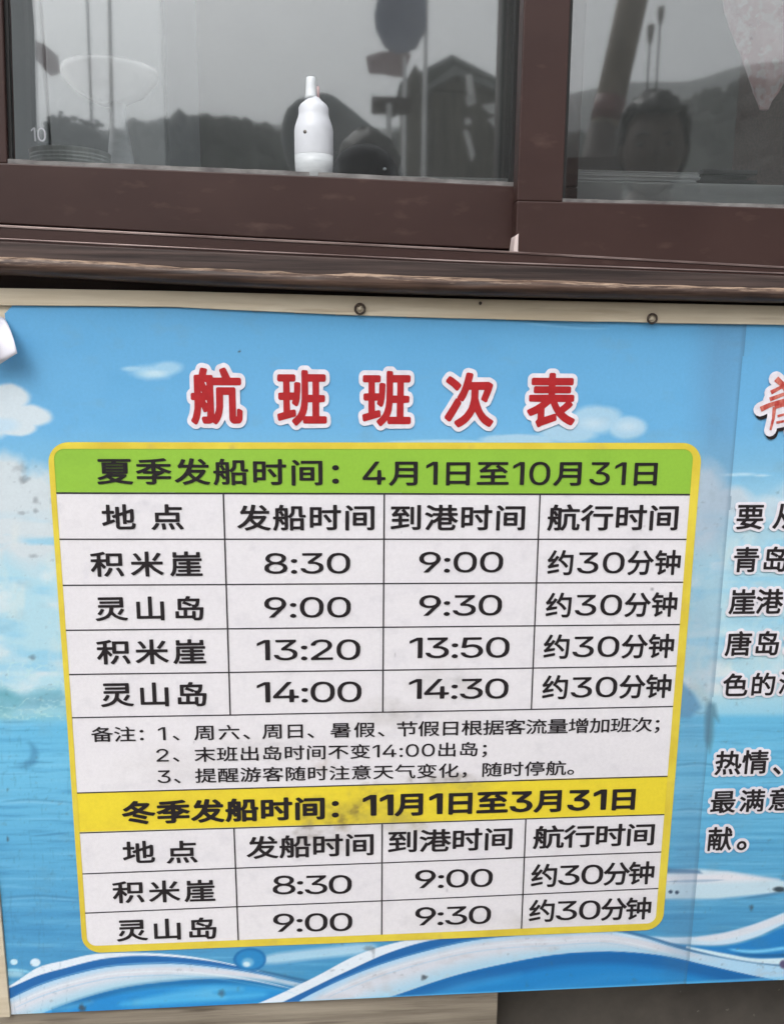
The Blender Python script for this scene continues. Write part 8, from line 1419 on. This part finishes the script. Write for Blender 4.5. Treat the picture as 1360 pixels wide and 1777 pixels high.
def person(loc, top, label, shirt_m, yaw=0.0, hair_long=False, fringe=.062):
    """stands at loc facing +y; top = standing height"""
    k = top / 1.74; t = empty('person', loc, label, 'person'); t.rotation_euler = (0, 0, yaw)
    N = [((0, 0, .95), (.15, .11)), ((0, .01, 1.12), (.135, .10)), ((0, 0, 1.30), (.16, .11)), ((0, -.01, 1.42), (.12, .085)), ((0, 0, 1.49), .056), ((0, .015, 1.57), .056)]; E = [(0, 1), (1, 2), (2, 3), (3, 4), (4, 5)]
    for s in (-1, 1):
        n = len(N); N += [((s * .16, -.01, 1.40), .062), ((s * .215, -.01, 1.28), .05), ((s * .235, -.02, 1.10), .041), ((s * .24, .02, .90), .031), ((s * .24, .035, .83), (.038, .022))]; E += [(3, n), (n, n + 1), (n + 1, n + 2), (n + 2, n + 3), (n + 3, n + 4)]
        n = len(N); N += [((s * .09, 0, .86), .095), ((s * .10, .01, .50), .062), ((s * .10, -.02, .28), .055), ((s * .10, -.03, .09), .04), ((s * .105, .09, .035), (.042, .03))]; E += [(0, n), (n, n + 1), (n + 1, n + 2), (n + 2, n + 3), (n + 3, n + 4)]
    v, f = skinned(N, E); mb = MB(); mb.add([(x * k, y * k, z * k) for x, y, z in v], f)
    for s in (-1, 1):                     # fingers, each its own chain out of the palm
        for i, (dy, L) in enumerate(((-.024, .062), (-.008, .074), (.009, .07), (.025, .056))):
            p = Vector((s * .24, .035 + dy, .80)); q1 = p + Vector((-s * .004, .002, -L * .55)); q2 = q1 + Vector((-s * .014, .004, -L * .5)); mb.tube([x * k for x in (p + Vector((0, 0, .02)), p, q1, q2)], [.009, .009, .008, .006], 8)
        p = Vector((s * .236, .065, .845)); mb.tube([x * k for x in (p, p + Vector((-s * .012, .022, -.03)), p + Vector((-s * .02, .03, -.058)))], [.0105, .0095, .0075], 8)
    # head: a sphere pushed into cranium, brow, sockets, nose, lips, chin
    hc = Vector((0, .02, top - .118)); n, m = 40, 28; hv = []; hf = []; hp = {}
    for i in range(m + 1):
        ph = math.pi * i / m
        for j in range(n):
            th = 2 * math.pi * j / n; d = Vector((math.sin(ph) * math.sin(th), math.sin(ph) * math.cos(th), math.cos(ph)))
            x, y, z = d.x * .076, d.y * .094, d.z * .117
            if z < 0: x *= 1 - .38 * (-z / .117) ** 1.6; y = y * (1 - .12 * (-z / .117)) + .012 * (-z / .117)
            if y > 0: y *= .94
            g = lambda a, b, c, d_: math.exp(-((x - a) / c) ** 2 - ((z - b) / d_) ** 2) if d.y > 0 else 0
            y += .024 * g(0, -.022, .011, .02) + .008 * g(0, .0, .009, .02) - .010 * (g(.031, .006, .017, .011) + g(-.031, .006, .017, .011)) + .005 * g(0, .022, .05, .008) + .008 * g(0, -.062, .018, .006) + .007 * g(0, -.072, .017, .006) - .004 * g(0, -.067, .022, .003) + .010 * g(0, -.1, .022, .014) + .004 * (g(.04, -.02, .02, .02) + g(-.04, -.02, .02, .02))
            hv.append(hc + Vector((x, y, z)))
    for i in range(m):
        for j in range(n): hf.append((i * n + j, i * n + (j + 1) % n, (i + 1) * n + (j + 1) % n, (i + 1) * n + j))
    mb.add(hv, hf)
    for s in (-1, 1): mb.ico(tuple(hc + Vector((s * .077, -.004, -.004))), .03, 2, squash=(.28, .6, 1))
    body = mb.mesh('body'); b = bpy.data.objects.new('body', body); COL.objects.link(b); body.materials.append(skin_m); b.parent = t; body.polygons.foreach_set('use_smooth', [True] * len(body.polygons))
    def shell(name, mat, test, off):
        vs, fs, ix = [], [], {}; nv = [Vector((0, 0, 0)) for _ in v]
        P_ = [Vector(x) * k for x in v]
        for q in f:
            nn = (P_[q[1]] - P_[q[0]]).cross(P_[q[2]] - P_[q[1]])
            for i in q: nv[i] += nn
        for q in f:
            if all(test(*v[i]) for i in q):
                for i in q:
                    if i not in ix: ix[i] = len(vs); vs.append(P_[i] + nv[i].normalized() * off * k)
                fs.append(tuple(ix[i] for i in q))
        m_ = MB(); m_.add(vs, fs); me = m_.mesh(name); o = bpy.data.objects.new(name, me); COL.objects.link(o); me.materials.append(mat); o.parent = t; me.polygons.foreach_set('use_smooth', [True] * len(me.polygons)); sm_ = o.modifiers.new('thick', 'SOLIDIFY'); sm_.thickness = .004
    shell('shirt', shirt_m, lambda x, y, z: (z > .90 and abs(x) < .2 and z < 1.475) or (abs(x) >= .14 and z > 1.12), .014)
    shell('trousers', noise_mat('dark trousers', (.02, .022, .03, 1), (.035, .037, .045, 1), (20, 20, 20), (.8, .9)), lambda x, y, z: z < .97 and z > .09 and abs(x) < .2, .016)
    for s in (-1, 1): shell('shoe', blk, lambda x, y, z: z < .11 and 0 < s * x < .2, .012)
    def kid(name, m_, mat):
        me = m_.mesh(name); o = bpy.data.objects.new(name, me); COL.objects.link(o); me.materials.append(mat); o.parent = t; me.polygons.foreach_set('use_smooth', [True] * len(me.polygons)); return o
    hm_ = MB(); hs_ = []; hi_ = {}
    for i in range(m + 1):
        for j in range(n):
            p = hv[i * n + j] - hc; out = p.normalized(); th = 2 * math.pi * j / n
            hs_.append(hv[i * n + j] + out * (.009 + .008 * float(fbm(np.array(j * .9 + 3), np.array(i * .4))) + (.008 if p.z > .05 else 0) + (.013 * rnd.random() ** 2 if p.z > .03 else 0)))
    low = -.10 if hair_long else -.045
    fs = [q for q in hf if all((hv[i] - hc).z > (fringe - .012 * math.cos((hv[i] - hc).x * 40) if (hv[i] - hc).y > .035 else (.0 if (hv[i] - hc).y > .005 else low)) for i in q)]
    hm_.add(hs_, fs); o = kid('hair', hm_, hair_m); sm_ = o.modifiers.new('thick', 'SOLIDIFY'); sm_.thickness = .012; sm_.offset = -1
    for s in (-1, 1):
        e_ = MB(); e_.ico(tuple(hc + Vector((s * .031, .0665, .005))), .0115, 2, squash=(1.25, 1, .55)); o = kid('eye', e_, grey_shirt); e_ = MB(); e_.ico(tuple(hc + Vector((s * .031, .0735, .005))), .006, 2); io = kid('iris', e_, hair_m); io.parent = o
        e_ = MB(); e_.tube([hc + Vector((s * .014, .087, .024)), hc + Vector((s * .03, .087, .029)), hc + Vector((s * .047, .074, .024))], [.003, .004, .002], 6); kid('eyebrow', e_, hair_m)
    e_ = MB(); e_.tube([hc + Vector((-.02, .083, -.068)), hc + Vector((0, .097, -.066)), hc + Vector((.02, .083, -.068))], [.002, .005, .002], 8); kid('mouth', e_, noise_mat('lips', C4(70, 48, 44), C4(78, 54, 50)))
    return t
dark_shirt = noise_mat('dark blue shirt', (.03, .035, .05, 1), (.05, .055, .075, 1), (20, 20, 20), (.8, .9)); 
a = mirrored(1142, 176, 2.25, GR); person((a.x, a.y - .02, GROUND), a.z - GROUND, 'dark haired person in a dark blue shirt, face reflected in the right window', dark_shirt, R(16), True)
a = mirrored(640, 240, 2.62, GL); person((a.x, a.y - .02, GROUND), a.z - GROUND, 'person in a grey shirt, only black hair showing beside the white bottle in the window', grey_shirt, R(6), False, -.03)

# ------------------------------------------------------------------ air
HAZE = 0.0016
m = bpy.data.materials.new('haze'); m.use_nodes = True; t_ = m.node_tree; t_.nodes.clear(); o_ = t_.nodes.new('ShaderNodeOutputMaterial'); v_ = t_.nodes.new('ShaderNodeVolumePrincipled')
v_.inputs['Color'].default_value = (.95, .96, .98, 1); v_.inputs['Density'].default_value = HAZE; v_.inputs['Anisotropy'].default_value = 0.2; t_.links.new(v_.outputs[0], o_.inputs['Volume'])
mb = MB(); mb.box(-1000, 1000, -1000, 160, GROUND - 4.2, 170); o = mb.build('haze', m); o['kind'] = 'stuff'
